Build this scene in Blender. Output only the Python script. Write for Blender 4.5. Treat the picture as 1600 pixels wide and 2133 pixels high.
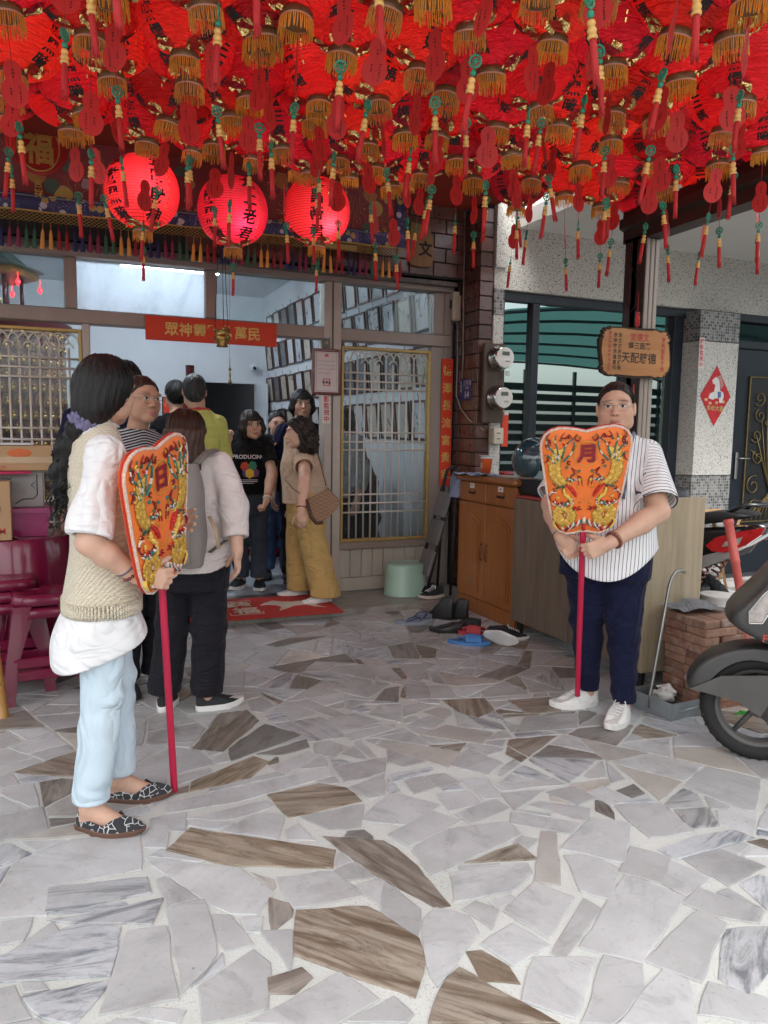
import bpy, math, random
import numpy as np
from mathutils import Matrix, Vector
import openvdb

for _o in list(bpy.data.objects):
    bpy.data.objects.remove(_o)
SC = bpy.context.scene
COL = SC.collection
rnd = random.Random(7)
PI = math.pi

# ---------------------------------------------------------------- camera, sky, sun, exposure
FPX = 1585.0                                   # focal length in pixels of the 1600 x 2133 frame
CAM = np.array([0.0, 0.0, 1.35])
_ya, _pi, _ro = np.radians([23.67, 6.16, 0.87])
_cy, _sy, _cp, _sp = np.cos(_ya), np.sin(_ya), np.cos(_pi), np.sin(_pi)
CF = np.array([_sy * _cp, _cy * _cp, -_sp])
_R0 = np.array([_cy, -_sy, 0.0]); _U0 = np.cross(_R0, CF)
CR = _R0 * np.cos(_ro) + _U0 * np.sin(_ro)
CU = _U0 * np.cos(_ro) - _R0 * np.sin(_ro)
cam = bpy.data.cameras.new('camera')
cam_ob = bpy.data.objects.new('camera', cam); COL.objects.link(cam_ob)
cam_ob.matrix_world = Matrix(((CR[0], CU[0], -CF[0], CAM[0]), (CR[1], CU[1], -CF[1], CAM[1]), (CR[2], CU[2], -CF[2], CAM[2]), (0, 0, 0, 1)))
cam.sensor_fit = 'VERTICAL'; cam.sensor_height = 36.0; cam.lens = 36.0 * FPX / 2133.0
cam.clip_start = 0.05; cam.clip_end = 800
SC.camera = cam_ob

SUN_EL, SUN_AZ = math.radians(58), math.radians(200)     # azimuth measured from +Y towards +X: behind the camera, a little left
world = bpy.data.worlds.new('World'); SC.world = world; world.use_nodes = True
_nt = world.node_tree; _nt.nodes.clear()
_sky = _nt.nodes.new('ShaderNodeTexSky'); _sky.sky_type = 'NISHITA'; _sky.sun_disc = False
_sky.sun_elevation = SUN_EL; _sky.sun_rotation = SUN_AZ; _sky.dust_density = 3.5; _sky.air_density = 1.2; _sky.ozone_density = 1.0
_hs = _nt.nodes.new('ShaderNodeHueSaturation'); _hs.inputs['Saturation'].default_value = 0.28
_bg = _nt.nodes.new('ShaderNodeBackground'); _bg.inputs['Strength'].default_value = 0.15
_ou = _nt.nodes.new('ShaderNodeOutputWorld')
_nt.links.new(_sky.outputs[0], _hs.inputs['Color']); _nt.links.new(_hs.outputs[0], _bg.inputs['Color']); _nt.links.new(_bg.outputs[0], _ou.inputs[0])
_sl = bpy.data.lights.new('sun', 'SUN'); _sl.energy = 1.4; _sl.angle = math.radians(40); _sl.color = (1.0, 0.98, 0.95)
_so = bpy.data.objects.new('sun', _sl); COL.objects.link(_so)
_sd = Vector((math.sin(SUN_AZ) * math.cos(SUN_EL), math.cos(SUN_AZ) * math.cos(SUN_EL), math.sin(SUN_EL)))
_so.rotation_euler = _sd.to_track_quat('Z', 'Y').to_euler()
_so.location = (0, -3, 9)
SC.view_settings.view_transform = 'Standard'; SC.view_settings.look = 'None'
SC.view_settings.exposure = 1.38; SC.view_settings.gamma = 1.0; SC.view_settings.use_curve_mapping = False
SC.render.engine = 'CYCLES'
SC.cycles.use_denoising = True
try:
    SC.cycles.denoiser = 'OPENIMAGEDENOISE'; SC.cycles.denoising_input_passes = 'RGB_ALBEDO_NORMAL'
except Exception:
    pass
SC.cycles.max_bounces = 8; SC.cycles.diffuse_bounces = 4; SC.cycles.glossy_bounces = 4; SC.cycles.transmission_bounces = 6; SC.cycles.transparent_max_bounces = 12
SC.cycles.sample_clamp_indirect = 6.0; SC.cycles.caustics_reflective = False; SC.cycles.caustics_refractive = False
# ---------------------------------------------------------------- survey helpers: where a sight line meets a real plane
def ray(x, y): return CF + CR * (x - 800) / FPX - CU * (y - 1066.5) / FPX
def on_z(x, y, z=0.0):
    d = ray(x, y); return CAM + d * (z - CAM[2]) / d[2]
def on_y(x, y, Y):
    d = ray(x, y); return CAM + d * Y / d[1]
def on_x(x, y, X):
    d = ray(x, y); return CAM + d * X / d[0]
def at_d(x, y, D): return CAM + ray(x, y) * D

# ---------------------------------------------------------------- materials
MATS = {}
class NT:
    """small node-graph writer"""
    def __init__(s, m):
        m.use_nodes = True; s.t = m.node_tree; s.t.nodes.clear()
    def n(s, kind, ins=None, **kw):
        nd = s.t.nodes.new('ShaderNode' + kind)
        for k, v in kw.items(): setattr(nd, k, v)
        for k, v in (ins or {}).items():
            sk = nd.inputs[k]
            if isinstance(v, bpy.types.NodeSocket): s.t.links.new(v, sk)
            elif isinstance(v, bpy.types.Node): s.t.links.new(v.outputs[0], sk)
            else:
                if sk.type == 'RGBA' and len(v) == 3: v = (*v, 1)
                sk.default_value = v
        return nd
    def math(s, op, a, b=0.0, c=None):
        d = {0: a, 1: b}
        if c is not None: d[2] = c
        return s.n('Math', d, operation=op).outputs[0]
    def mix(s, fac, a, b, kind='MIX'):
        nd = s.n('Mix', data_type='RGBA', blend_type=kind)
        for k, v in ((0, fac), (6, a), (7, b)):
            if isinstance(v, bpy.types.NodeSocket): s.t.links.new(v, nd.inputs[k])
            else: nd.inputs[k].default_value = ((*v, 1) if k and len(v) == 3 else v)
        return nd.outputs[2]
    def ramp(s, fac, stops):
        nd = s.n('ValToRGB', {0: fac}); e = nd.color_ramp.elements
        while len(e) < len(stops): e.new(0.5)
        for i, (p, c) in enumerate(stops):
            e[i].position = p; e[i].color = (*c, 1) if len(c) == 3 else c
        return nd.outputs[0]
    def coord(s, kind='Object', scale=(1, 1, 1), rand=True, loc=None, rot=(0, 0, 0)):
        tc = s.n('TexCoord').outputs[kind]
        mp = s.n('Mapping', {0: tc, 'Scale': scale, 'Rotation': rot})
        if rand:
            oi = s.n('ObjectInfo').outputs['Random']
            s.t.links.new(s.n('CombineXYZ', {0: s.math('MULTIPLY', oi, 37.0), 1: s.math('MULTIPLY', oi, 91.0), 2: s.math('MULTIPLY', oi, 17.0)}).outputs[0], mp.inputs['Location'])
        return mp.outputs[0]
    def noise(s, vec, scale, detail=4.0, rough=0.6, dist=0.0):
        return s.n('TexNoise', {'Vector': vec, 'Scale': scale, 'Detail': detail, 'Roughness': rough, 'Distortion': dist}).outputs[0]
    def bump(s, h, strength=0.3, dist=0.01):
        return s.n('Bump', {'Height': h, 'Strength': strength, 'Distance': dist}).outputs[0]
    def out(s, sh): s.n('OutputMaterial', {0: sh})
    def pbr(s, **ins):
        nm = {'color': 'Base Color', 'rough': 'Roughness', 'metal': 'Metallic', 'normal': 'Normal', 'spec': 'Specular IOR Level', 'coat': 'Coat Weight', 'sheen': 'Sheen Weight', 'alpha': 'Alpha', 'sub': 'Subsurface Weight', 'trans': 'Transmission Weight', 'emit': 'Emission Color', 'estr': 'Emission Strength'}
        return s.n('BsdfPrincipled', {nm[k]: v for k, v in ins.items()})

def mat(name, color, rough=0.5, metal=0.0, var=0.12, vscale=6.0, bump=0.0, bscale=60.0, stretch=(1, 1, 1), spec=0.5, coat=0.0, sheen=0.0, objvar=0.0, sub=0.0, dirt=None, rvar=0.12, emit=None, estr=0.0, bdist=0.004, wrinkle=0.0):
    """plain procedural material: base colour with mottling, per-object shift, fine relief and optional grime"""
    if name in MATS: return MATS[name]
    m = bpy.data.materials.new(name); t = NT(m); MATS[name] = m
    v = t.coord('Object', stretch)
    n1 = t.noise(v, vscale, 5.0)
    dark = tuple(c * (1 - var) for c in color); lite = tuple(min(1, c * (1 + var)) for c in color)
    c = t.ramp(n1, [(0.3, dark), (0.7, lite)])
    if objvar:
        oi = t.n('ObjectInfo').outputs['Random']
        hs = t.n('HueSaturation', {'Color': c, 'Value': t.math('MULTIPLY_ADD', oi, 2 * objvar, 1 - objvar)}); c = hs.outputs[0]
    if dirt:
        n2 = t.noise(v, dirt[1], 6.0, 0.7)
        c = t.mix(t.ramp(n2, [(dirt[2], (0, 0, 0)), (dirt[2] + 0.22, (1, 1, 1))]), c, dirt[0])
    r = t.math('MULTIPLY_ADD', n1, rvar * 2, rough - rvar)
    kw = dict(color=c, rough=r, metal=metal, spec=spec)
    if bump: kw['normal'] = t.bump(t.noise(v, bscale, 3.0), bump, bdist)
    if wrinkle:
        wz = t.noise(t.coord('Object', (1, 1, 0.5)), 4.5, 1.0, 0.4, 1.8); wy = t.noise(t.coord('Object', (0.7, 0.7, 1.5)), 8.0, 1.0, 0.4, 2.2)
        rg = t.math('ADD', t.math('ABSOLUTE', t.math('SUBTRACT', wz, 0.5)), t.math('MULTIPLY', t.math('ABSOLUTE', t.math('SUBTRACT', wy, 0.5)), 0.5))
        nb = t.n('Bump', {'Height': rg, 'Strength': wrinkle, 'Distance': 0.09})
        if bump: t.t.links.new(kw['normal'], nb.inputs['Normal'])
        kw['normal'] = nb.outputs[0]
    if coat: kw['coat'] = coat
    if sheen: kw['sheen'] = sheen
    if sub: kw['sub'] = sub
    if emit: kw['emit'] = emit; kw['estr'] = estr
    p = t.pbr(**kw)
    if sub: p.inputs['Subsurface Radius'].default_value = (0.02, 0.008, 0.004)
    t.out(p.outputs[0]); return m

# ---------------------------------------------------------------- mesh builder
def unit(v):
    v = np.asarray(v, float); n = np.linalg.norm(v); return v / n if n > 1e-9 else np.array([0, 0, 1.0])
def frame_of(d):
    d = unit(d); h = np.array([0, 0, 1.0]) if abs(d[2]) < 0.95 else np.array([1.0, 0, 0])
    u = unit(np.cross(h, d)); return u, np.cross(d, u), d
def rotz(a):
    c, s = math.cos(a), math.sin(a); return np.array([[c, -s, 0], [s, c, 0], [0, 0, 1.0]])

class MB:
    def __init__(s): s.v = []; s.f = []; s.m = []; s.mi = 0
    def add(s, vs, fs):
        b = len(s.v); s.v += [tuple(map(float, p)) for p in vs]
        s.f += [tuple(b + i for i in f) for f in fs]; s.m += [s.mi] * len(fs); return s
    def box(s, lo, hi, R=None, o=(0, 0, 0), bev=0.0):
        lo, hi = np.minimum(lo, hi), np.maximum(lo, hi)
        if bev <= 0:
            P = np.array([[(lo, hi)[i][0], (lo, hi)[j][1], (lo, hi)[k][2]] for i in (0, 1) for j in (0, 1) for k in (0, 1)])
            F = [(0, 1, 3, 2), (4, 6, 7, 5), (0, 4, 5, 1), (2, 3, 7, 6), (0, 2, 6, 4), (1, 5, 7, 3)]
        else:
            b = min(bev, *(0.45 * (hi - lo))); P = []; idx = {}
            for i in (0, 1):
                for j in (0, 1):
                    for k in (0, 1):
                        c = [(lo, hi)[i][0], (lo, hi)[j][1], (lo, hi)[k][2]]; sg = [1 - 2 * i, 1 - 2 * j, 1 - 2 * k]
                        for a in range(3):
                            p = [c[q] + (0 if q == a else sg[q] * b) for q in range(3)]
                            idx[(i, j, k, a)] = len(P); P.append(p)
            F = []
            for a in range(3):
                for e in (0, 1):
                    q = [x for x in range(3) if x != a]; r = []
                    for (u, w) in ((0, 0), (1, 0), (1, 1), (0, 1)):
                        t = [0, 0, 0]; t[a] = e; t[q[0]] = u; t[q[1]] = w; r.append(idx[(*t, a)])
                    F.append(tuple(r) if (e == 1) == (a != 1) else tuple(r[::-1]))
            for a in range(3):
                q = [x for x in range(3) if x != a]
                for u in (0, 1):
                    for w in (0, 1):
                        t0 = [0, 0, 0]; t1 = [0, 0, 0]; t1[a] = 1
                        for t in (t0, t1): t[q[0]] = u; t[q[1]] = w
                        F.append((idx[(*t0, q[0])], idx[(*t1, q[0])], idx[(*t1, q[1])], idx[(*t0, q[1])]))
            for i in (0, 1):
                for j in (0, 1):
                    for k in (0, 1): F.append(tuple(idx[(i, j, k, a)] for a in range(3)))
            P = np.array(P)
        if R is not None: P = P @ np.asarray(R).T
        return s.add(P + np.asarray(o), F)
    def tube(s, pts, rad, n=8, cap=True, flat=1.0):
        pts = [np.asarray(p, float) for p in pts]
        if not hasattr(rad, '__len__'): rad = [rad] * len(pts)
        rings = []; up = None
        for i, p in enumerate(pts):
            d = unit(pts[min(i + 1, len(pts) - 1)] - pts[max(i - 1, 0)])
            if up is None: u, w, _ = frame_of(d)
            else:
                u = unit(up - d * (up @ d)); w = np.cross(d, u)
            up = u
            rings.append([p + rad[i] * (math.cos(2 * PI * k / n) * u + flat * math.sin(2 * PI * k / n) * w) for k in range(n)])
        return s.loft(rings, cap)
    def loft(s, rings, cap=True, closed=True):
        n = len(rings[0]); V = [p for r in rings for p in r]; F = []
        for i in range(len(rings) - 1):
            for k in range(n if closed else n - 1):
                a, b = i * n + k, i * n + (k + 1) % n; F.append((a, b, b + n, a + n))
        if cap and closed:
            F.append(tuple(range(n))[::-1]); F.append(tuple((len(rings) - 1) * n + k for k in range(n)))
        return s.add(V, F)
    def lathe(s, prof, n=24, o=(0, 0, 0), R=None, sx=1.0, sy=1.0, cap=True):
        rings = []
        for r, z in prof:
            ring = np.array([[sx * r * math.cos(2 * PI * k / n), sy * r * math.sin(2 * PI * k / n), z] for k in range(n)])
            if R is not None: ring = ring @ np.asarray(R).T
            rings.append(ring + np.asarray(o))
        return s.loft(rings, cap)
    def prism(s, poly, axis_o, ux, uy, depth, back=0.0):
        """polygon (2D) placed at axis_o with axes ux, uy, extruded along ux x uy from -back to depth"""
        ux, uy = np.asarray(ux, float), np.asarray(uy, float); nn = np.cross(ux, uy); o = np.asarray(axis_o, float)
        n = len(poly); A = [o + ux * x + uy * y + nn * depth for x, y in poly]; B = [o + ux * x + uy * y - nn * back for x, y in poly]
        return s.add(A + B, [tuple(range(n)), tuple(range(2 * n - 1, n - 1, -1))] + [(i, i + n, (i + 1) % n + n, (i + 1) % n) for i in range(n)])
    def ell(s, c, r, n=12, m=8, R=None):
        V = [(0, 0, -1)]
        for i in range(1, m):
            a = -PI / 2 + PI * i / m
            V += [(math.cos(a) * math.cos(2 * PI * k / n), math.cos(a) * math.sin(2 * PI * k / n), math.sin(a)) for k in range(n)]
        V.append((0, 0, 1)); P = np.array(V) * np.asarray(r)
        if R is not None: P = P @ np.asarray(R).T
        F = [(0, 1 + (k + 1) % n, 1 + k) for k in range(n)]
        for i in range(m - 2):
            for k in range(n):
                a, b = 1 + i * n + k, 1 + i * n + (k + 1) % n; F.append((a, b, b + n, a + n))
        e = len(V) - 1; q = 1 + (m - 2) * n
        F += [(e, q + k, q + (k + 1) % n) for k in range(n)]
        return s.add(P + np.asarray(c), F)
    def mesh(s, name, mats, smooth=False):
        me = bpy.data.meshes.new(name); me.from_pydata(s.v, [], s.f)
        for m in (mats if isinstance(mats, (list, tuple)) else [mats]): me.materials.append(m)
        if len(me.materials) > 1: me.polygons.foreach_set('material_index', s.m)
        if smooth: me.polygons.foreach_set('use_smooth', [True] * len(me.polygons))
        me.update(); return me
    def build(s, name, mats, parent=None, smooth=False, loc=None):
        return link(name, s.mesh(name, mats, smooth), parent, loc)

def link(name, data, parent=None, loc=None, rz=None, R=None):
    o = bpy.data.objects.new(name, data); COL.objects.link(o)
    if parent is not None: o.parent = parent
    if loc is not None: o.location = loc
    if rz is not None: o.rotation_euler = (0, 0, rz)
    if R is not None: o.rotation_euler = Matrix(np.asarray(R).tolist()).to_euler()
    return o
def tag(o, label, cat, group=None):
    o['label'] = label; o['category'] = cat
    if group: o['group'] = group
    return o
def thing(name, label, cat, loc=(0, 0, 0), rz=0.0, group=None, R=None):
    return tag(link(name, None, None, loc, rz, R), label, cat, group)
def struct(o): o['kind'] = 'structure'; return o
def autosmooth(o, ang=40):
    me = o.data
    me.polygons.foreach_set('use_smooth', [True] * len(me.polygons))
    try: me.set_sharp_from_angle(angle=math.radians(ang))
    except Exception: pass
    return o

# ---------------------------------------------------------------- lettering
_TC = {}
_tcu = bpy.data.curves.new('lettering_source', 'FONT'); _tob = bpy.data.objects.new('lettering_source', _tcu)
def glyphs(txt, bold=0.012):
    key = (txt, bold)
    if key not in _TC:
        _tcu.body = txt; _tcu.size = 1.0; _tcu.offset = bold; _tcu.resolution_u = 2; _tcu.fill_mode = 'FRONT'
        if _tob.name not in COL.objects: COL.objects.link(_tob)
        dg = bpy.context.evaluated_depsgraph_get(); dg.update()
        me = bpy.data.meshes.new_from_object(_tob.evaluated_get(dg))
        V = np.array([v.co[:2] for v in me.vertices]).reshape(-1, 2); me.calc_loop_triangles()
        T = [tuple(t.vertices) for t in me.loop_triangles]; bpy.data.meshes.remove(me)
        _TC[key] = (V, T)
    return _TC[key]
def text2d(txt, size, vertical=False, pitch=1.08, bold=0.012, center=True):
    """(V2d, tris) of a line of lettering, centred on 0,0"""
    if vertical:
        Vs, Ts, b = [], [], 0
        for i, ch in enumerate(txt):
            if ch == ' ': continue
            V, T = glyphs(ch, bold)
            w = (V[:, 0].min() + V[:, 0].max()) / 2
            Vs.append((V - [w, 0.38]) * size + [0, -(i - (len(txt) - 1) / 2) * size * pitch]); Ts += [tuple(j + b for j in t) for t in T]; b += len(V)
        return np.vstack(Vs), Ts
    V, T = glyphs(txt, bold); V = V * size
    return V - (V.min(0) + V.max(0)) / 2, T
def put_text(name, txt, size, o, ux, uy, m, parent=None, vertical=False, pitch=1.08, bold=0.012, sx=1.0):
    V, T = text2d(txt, size, vertical, pitch, bold)
    ux, uy, o = np.asarray(ux, float), np.asarray(uy, float), np.asarray(o, float)
    mb = MB(); mb.add([o + ux * x * sx + uy * y for x, y in V], T)
    return mb.build(name, m, parent)
BLACK_RUB = mat('black_rubber', (0.009, 0.009, 0.01), 0.65, bump=0.2, bscale=90.0)
# ================================================================ setting
YF = 5.70                                            # plane of the temple front
LEDGE = 0.05
# ---- marble and grout
def marble(name, base, vein, streak, brown=False):
    m = bpy.data.materials.new(name); t = NT(m)
    v = t.coord('Object', (1, 1, 1), True); vs = t.coord('Object', (1.6, 9.0 if streak else 4.0, 1), True)
    n1 = t.noise(v, 5.0, 6.0, 0.65); n2 = t.noise(vs, 2.2 if streak else 1.6, 8.0, 0.72, 1.2); n3 = t.noise(v, 70.0, 3.0)
    oi = t.n('ObjectInfo').outputs['Random']
    c = t.ramp(n1, [(0.25, tuple(q * 0.78 for q in base)), (0.72, tuple(min(1, q * 1.12) for q in base))])
    lo, hi = (0.48, 0.64) if streak else (0.53, 0.70)
    c = t.mix(t.math('MULTIPLY', t.ramp(n2, [(lo, (0, 0, 0)), (hi, (1, 1, 1))]), 0.9 if streak else 0.7), c, vein)
    if brown: c = t.mix(t.math('MULTIPLY', t.ramp(t.noise(t.coord('Object', (1.2, 14, 1)), 1.7, 6.0, 0.6, 0.8), [(0.45, (0, 0, 0)), (0.6, (1, 1, 1))]), 0.6), c, (0.11, 0.078, 0.052))
    c = t.n('HueSaturation', {'Color': c, 'Value': t.math('MULTIPLY_ADD', oi, 0.34, 0.80), 'Saturation': t.math('MULTIPLY_ADD', oi, 0.9, 0.5)}).outputs[0]
    c = t.mix(t.math('MULTIPLY', t.ramp(n3, [(0.6, (0, 0, 0)), (0.75, (1, 1, 1))]), 0.35), c, tuple(q * 0.5 for q in vein))
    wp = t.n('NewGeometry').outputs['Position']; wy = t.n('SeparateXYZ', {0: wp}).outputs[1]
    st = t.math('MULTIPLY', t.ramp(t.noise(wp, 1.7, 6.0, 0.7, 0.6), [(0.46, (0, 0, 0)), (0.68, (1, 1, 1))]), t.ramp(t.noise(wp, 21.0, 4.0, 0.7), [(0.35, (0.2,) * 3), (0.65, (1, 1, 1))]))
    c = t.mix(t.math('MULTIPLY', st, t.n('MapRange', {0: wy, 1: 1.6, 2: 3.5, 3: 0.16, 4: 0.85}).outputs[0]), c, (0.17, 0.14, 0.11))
    sc_ = t.math('LESS_THAN', t.n('TexVoronoi', {'Vector': wp, 'Scale': 9.0}).outputs['Distance'], 0.035); c = t.mix(t.math('MULTIPLY', sc_, 0.6), c, (0.13, 0.11, 0.09))
    t.out(t.pbr(color=c, rough=t.math('MULTIPLY_ADD', n1, 0.3, 0.24), spec=0.5, normal=t.bump(t.math('ADD', n3, t.math('MULTIPLY', n2, 0.5)), 0.12, 0.004)).outputs[0]); return m
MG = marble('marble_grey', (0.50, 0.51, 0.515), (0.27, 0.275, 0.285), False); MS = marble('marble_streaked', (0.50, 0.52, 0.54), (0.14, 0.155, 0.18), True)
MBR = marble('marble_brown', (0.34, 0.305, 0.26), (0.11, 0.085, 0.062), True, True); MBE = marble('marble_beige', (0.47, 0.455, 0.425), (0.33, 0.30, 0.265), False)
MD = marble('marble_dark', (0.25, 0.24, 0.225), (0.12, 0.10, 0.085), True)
def grout_mat():
    m = bpy.data.materials.new('cement_grout'); t = NT(m); v = t.n('TexCoord').outputs['Object']
    n1 = t.noise(v, 3.0, 6.0); n2 = t.noise(v, 130.0, 5.0, 0.7); n3 = t.noise(v, 1.6, 4.0, 0.6)
    sx = t.n('SeparateXYZ', {0: v}).outputs
    worn = t.ramp(t.math('ADD', n2, t.math('MULTIPLY', t.math('SUBTRACT', n3, 0.5), 0.5)), [(0.58, (0, 0, 0)), (0.70, (1, 1, 1))])
    c = t.ramp(n1, [(0.3, (0.55, 0.57, 0.54)), (0.7, (0.67, 0.695, 0.665))]); c = t.mix(t.math('MULTIPLY', worn, 0.6), c, (0.30, 0.265, 0.23))
    # foot traffic grime by the shoe rack and along the entrance
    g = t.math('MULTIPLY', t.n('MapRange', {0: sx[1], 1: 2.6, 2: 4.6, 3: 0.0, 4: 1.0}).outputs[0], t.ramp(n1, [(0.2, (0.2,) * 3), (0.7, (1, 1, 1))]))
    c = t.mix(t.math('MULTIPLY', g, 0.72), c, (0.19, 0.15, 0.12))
    t.out(t.pbr(color=c, rough=0.85, spec=0.25, normal=t.bump(n2, 0.6, 0.006)).outputs[0]); return m
GROUT = grout_mat()

# ---- crazy paving: surveyed stones first, the rest broken up at random
def hull(P):
    P = sorted(map(tuple, P)); lo, up = [], []
    for seq, h in ((P, lo), (P[::-1], up)):
        for p in seq:
            while len(h) > 1 and (h[-1][0] - h[-2][0]) * (p[1] - h[-2][1]) - (h[-1][1] - h[-2][1]) * (p[0] - h[-2][0]) <= 1e-9: h.pop()
            h.append(p)
    return lo[:-1] + up[:-1]
def clip(poly, a, b, c):                             # keep a x + b y + c >= 0
    o = []
    for i in range(len(poly)):
        p, q = poly[i], poly[(i + 1) % len(poly)]; dp = a * p[0] + b * p[1] + c; dq = a * q[0] + b * q[1] + c
        if dp >= 0: o.append(p)
        if dp * dq < 0:
            t = dp / (dp - dq); o.append((p[0] + t * (q[0] - p[0]), p[1] + t * (q[1] - p[1])))
    return o
def area(p): return 0.5 * sum(p[i][0] * p[(i + 1) % len(p)][1] - p[(i + 1) % len(p)][0] * p[i][1] for i in range(len(p)))
def shrink(p, d):
    q = list(p)
    for i in range(len(p)):
        a, b = p[i], p[(i + 1) % len(p)]; L = math.hypot(b[0] - a[0], b[1] - a[1])
        if L < 1e-6: continue
        nx, ny = -(b[1] - a[1]) / L, (b[0] - a[0]) / L; q = clip(q, nx, ny, -(nx * a[0] + ny * a[1]) - d * rnd.uniform(0.55, 1.45))
        if len(q) < 3: return []
    return q
_L = '60,400 300,300 580,280 585,425 200,490 0,520;800,255 1390,345 1380,418 960,405 700,345 b;1120,115 1330,70 1440,85 1500,140 1210,205 b;605,380 1000,425 1135,520 1070,610 960,608 830,540;1160,465 1390,435 1505,535 1230,588;650,475 690,460 820,545 700,580;205,505 605,460 625,525 195,605 s;205,640 670,548 630,655 300,650 s;0,515 205,500 190,615 0,625;0,650 130,630 100,720 0,740;35,780 210,650 245,690;0,790 330,655 495,670 455,865 0,895 s;530,690 690,665 740,960 420,1025;690,590 850,555 905,770 765,940;880,620 960,615 1055,735 940,765;1115,545 1220,575 1215,620 1140,685 b;1010,635 1090,625 1090,685 1030,685;1090,690 1215,680 1215,845;1118,880 1250,840 1295,878 1230,938 1125,943 b;830,915 1050,765 1120,820 1115,1000 850,1066 840,1000;1410,860 1575,965 1400,1066 1040,1066;95,960 450,890 370,1000 310,1066 190,1040 s;0,930 60,920 125,1040 0,1066;540,1040 620,1000 765,1010 740,1066;930,265 1060,195 1180,200 1160,295;1250,205 1510,155 1500,250 1380,262;635,215 770,190 765,265 625,265;610,275 700,270 690,335 608,333;0,210 170,165 195,255 0,305;1195,265 1240,235 1310,300 1200,300;710,145 1370,0 1385,35 960,150 700,190;785,215 1100,140 1140,160 1060,190 950,220;1390,0 1600,-40 1600,20 1440,60;1450,90 1600,30 1600,115 1540,130;1400,430 1490,395 1560,455 1440,470;1490,495 1600,455 1600,590;1240,600 1530,585 1740,710 1764,800 1730,954 1234,784 b;1350,290 1600,310 1700,380 1874,570 1810,580 1540,430 b'
_Rr = '120,345 220,270 510,225 570,280 210,450;20,280 200,185 320,225 110,330;740,340 860,215 1025,235 1000,395;755,370 850,365 970,420 950,550 820,510;650,270 715,270 738,485 625,475 e;345,400 550,318 630,380 b;535,190 810,230 770,275 535,235;605,160 650,140 850,170 840,225;300,195 460,135 520,170 370,235;225,110 345,100 400,150 275,180;320,50 430,45 485,125 420,130;495,110 670,95 550,175;680,105 780,80 880,125 810,155;860,105 910,80 1025,130 950,158;455,75 700,45 755,70 500,100;770,70 930,48 935,75 830,105 e;965,160 1150,150 1290,265 1110,290 1030,230;1215,180 1350,170 1395,240 1280,250 s;1390,180 1550,190 1535,275 1400,235;980,440 1030,335 1190,375 1160,480;1160,480 1195,390 1360,460 1265,535;1250,385 1400,345 1585,410 1440,495;1145,345 1300,290 1450,262 1535,295 1230,380 s;1000,450 1255,540 1080,810 820,750 960,580;1090,805 1300,600 1425,650 1320,890;1250,570 1310,505 1575,595 1560,650 1370,620;700,770 830,550 900,590 765,795;505,600 625,480 790,545 690,710;410,740 535,660 685,740 545,825;285,440 590,400 620,450 520,515 300,558;165,640 210,590 350,625 390,690 230,910 170,800;335,595 380,560 475,590 450,670;345,775 410,765 510,825 565,895 410,885 b;310,840 720,1066 195,1066 240,930 b;625,800 880,800 800,1040 580,975;910,785 1070,830 1075,940 960,1066 830,1066;1160,840 1260,890 1300,1066 985,1066;1350,895 1600,960 1600,1066 1320,1030;1420,680 1600,665 1600,830 1520,945 1395,880 s;1490,490 1560,450 1600,460 1600,590 s;445,560 520,530 545,550 480,590;0,480 145,590 140,700 0,610;575,290 640,300 600,335 545,315'
_Mm = '5,520 120,375 225,362 275,405 130,530 b;155,520 300,420 455,465 170,570 d;275,545 470,485 485,515 380,545 d;0,660 250,555 315,575 240,640 0,700 b;350,420 540,390 640,470 480,490 s;1045,320 1215,312 1255,360 1190,388 1130,375 b;1320,320 1490,308 1535,365 1400,372 b;770,510 800,485 1110,535 1065,598 e;965,465 1060,425 1250,455 1200,500 e;765,320 800,275 860,263 858,325 d;600,620 750,570 860,605 665,665;820,630 990,598 1005,615 850,658 s;645,695 810,637 880,685 740,735;885,660 960,640 1020,680 930,708;975,640 1050,625 1110,660 1030,682;705,820 825,708 1035,755 900,840;590,275 640,240 800,265 730,310;570,395 680,375 790,410 620,450;640,460 840,418 840,440 670,490;350,345 400,330 520,375 420,405;430,335 480,318 640,380 590,388;740,380 785,340 870,338 870,410;905,425 985,385 1050,405 1000,438;1360,455 1385,390 1600,375 1600,435;1075,590 1150,525 1295,580 1230,628;585,200 640,175 720,170 760,210 760,235;860,170 990,165 950,240 915,235;890,250 980,260 990,310 900,315;990,262 1060,258 1100,310 1000,312;755,175 820,180 880,240 790,235;510,500 570,488 650,515 590,555 520,540;320,600 480,535 520,550 400,625'
STONES = []
for txt, ox, oy in ((_L, 0, 1600), (_Rr, 800, 1600), (_Mm, 400, 1300)):
    for it in txt.split(';'):
        tk = it.split(); kind = tk.pop() if tk[-1].isalpha() else 'g'
        P = [on_z(float(a) / 2 + ox, float(b) / 2 + oy)[:2] for a, b in (q.split(',') for q in tk)]
        h = hull(P); hc_ = np.mean(h, 0); h = [tuple(hc_ + (np.array(q) - hc_) * (1 + 0.0085 / max(0.03, np.hypot(*(np.array(q) - hc_))))) for q in h]
        if len(h) > 2 and not any(all(np.hypot(*(np.mean(h, 0) - np.mean(s[0], 0))) < 0.05 for _ in (0,)) for s in STONES): STONES.append((h, kind, True))
FX0, FX1, FY0, FY1 = -2.6, 6.2, -0.6, 5.085
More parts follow.
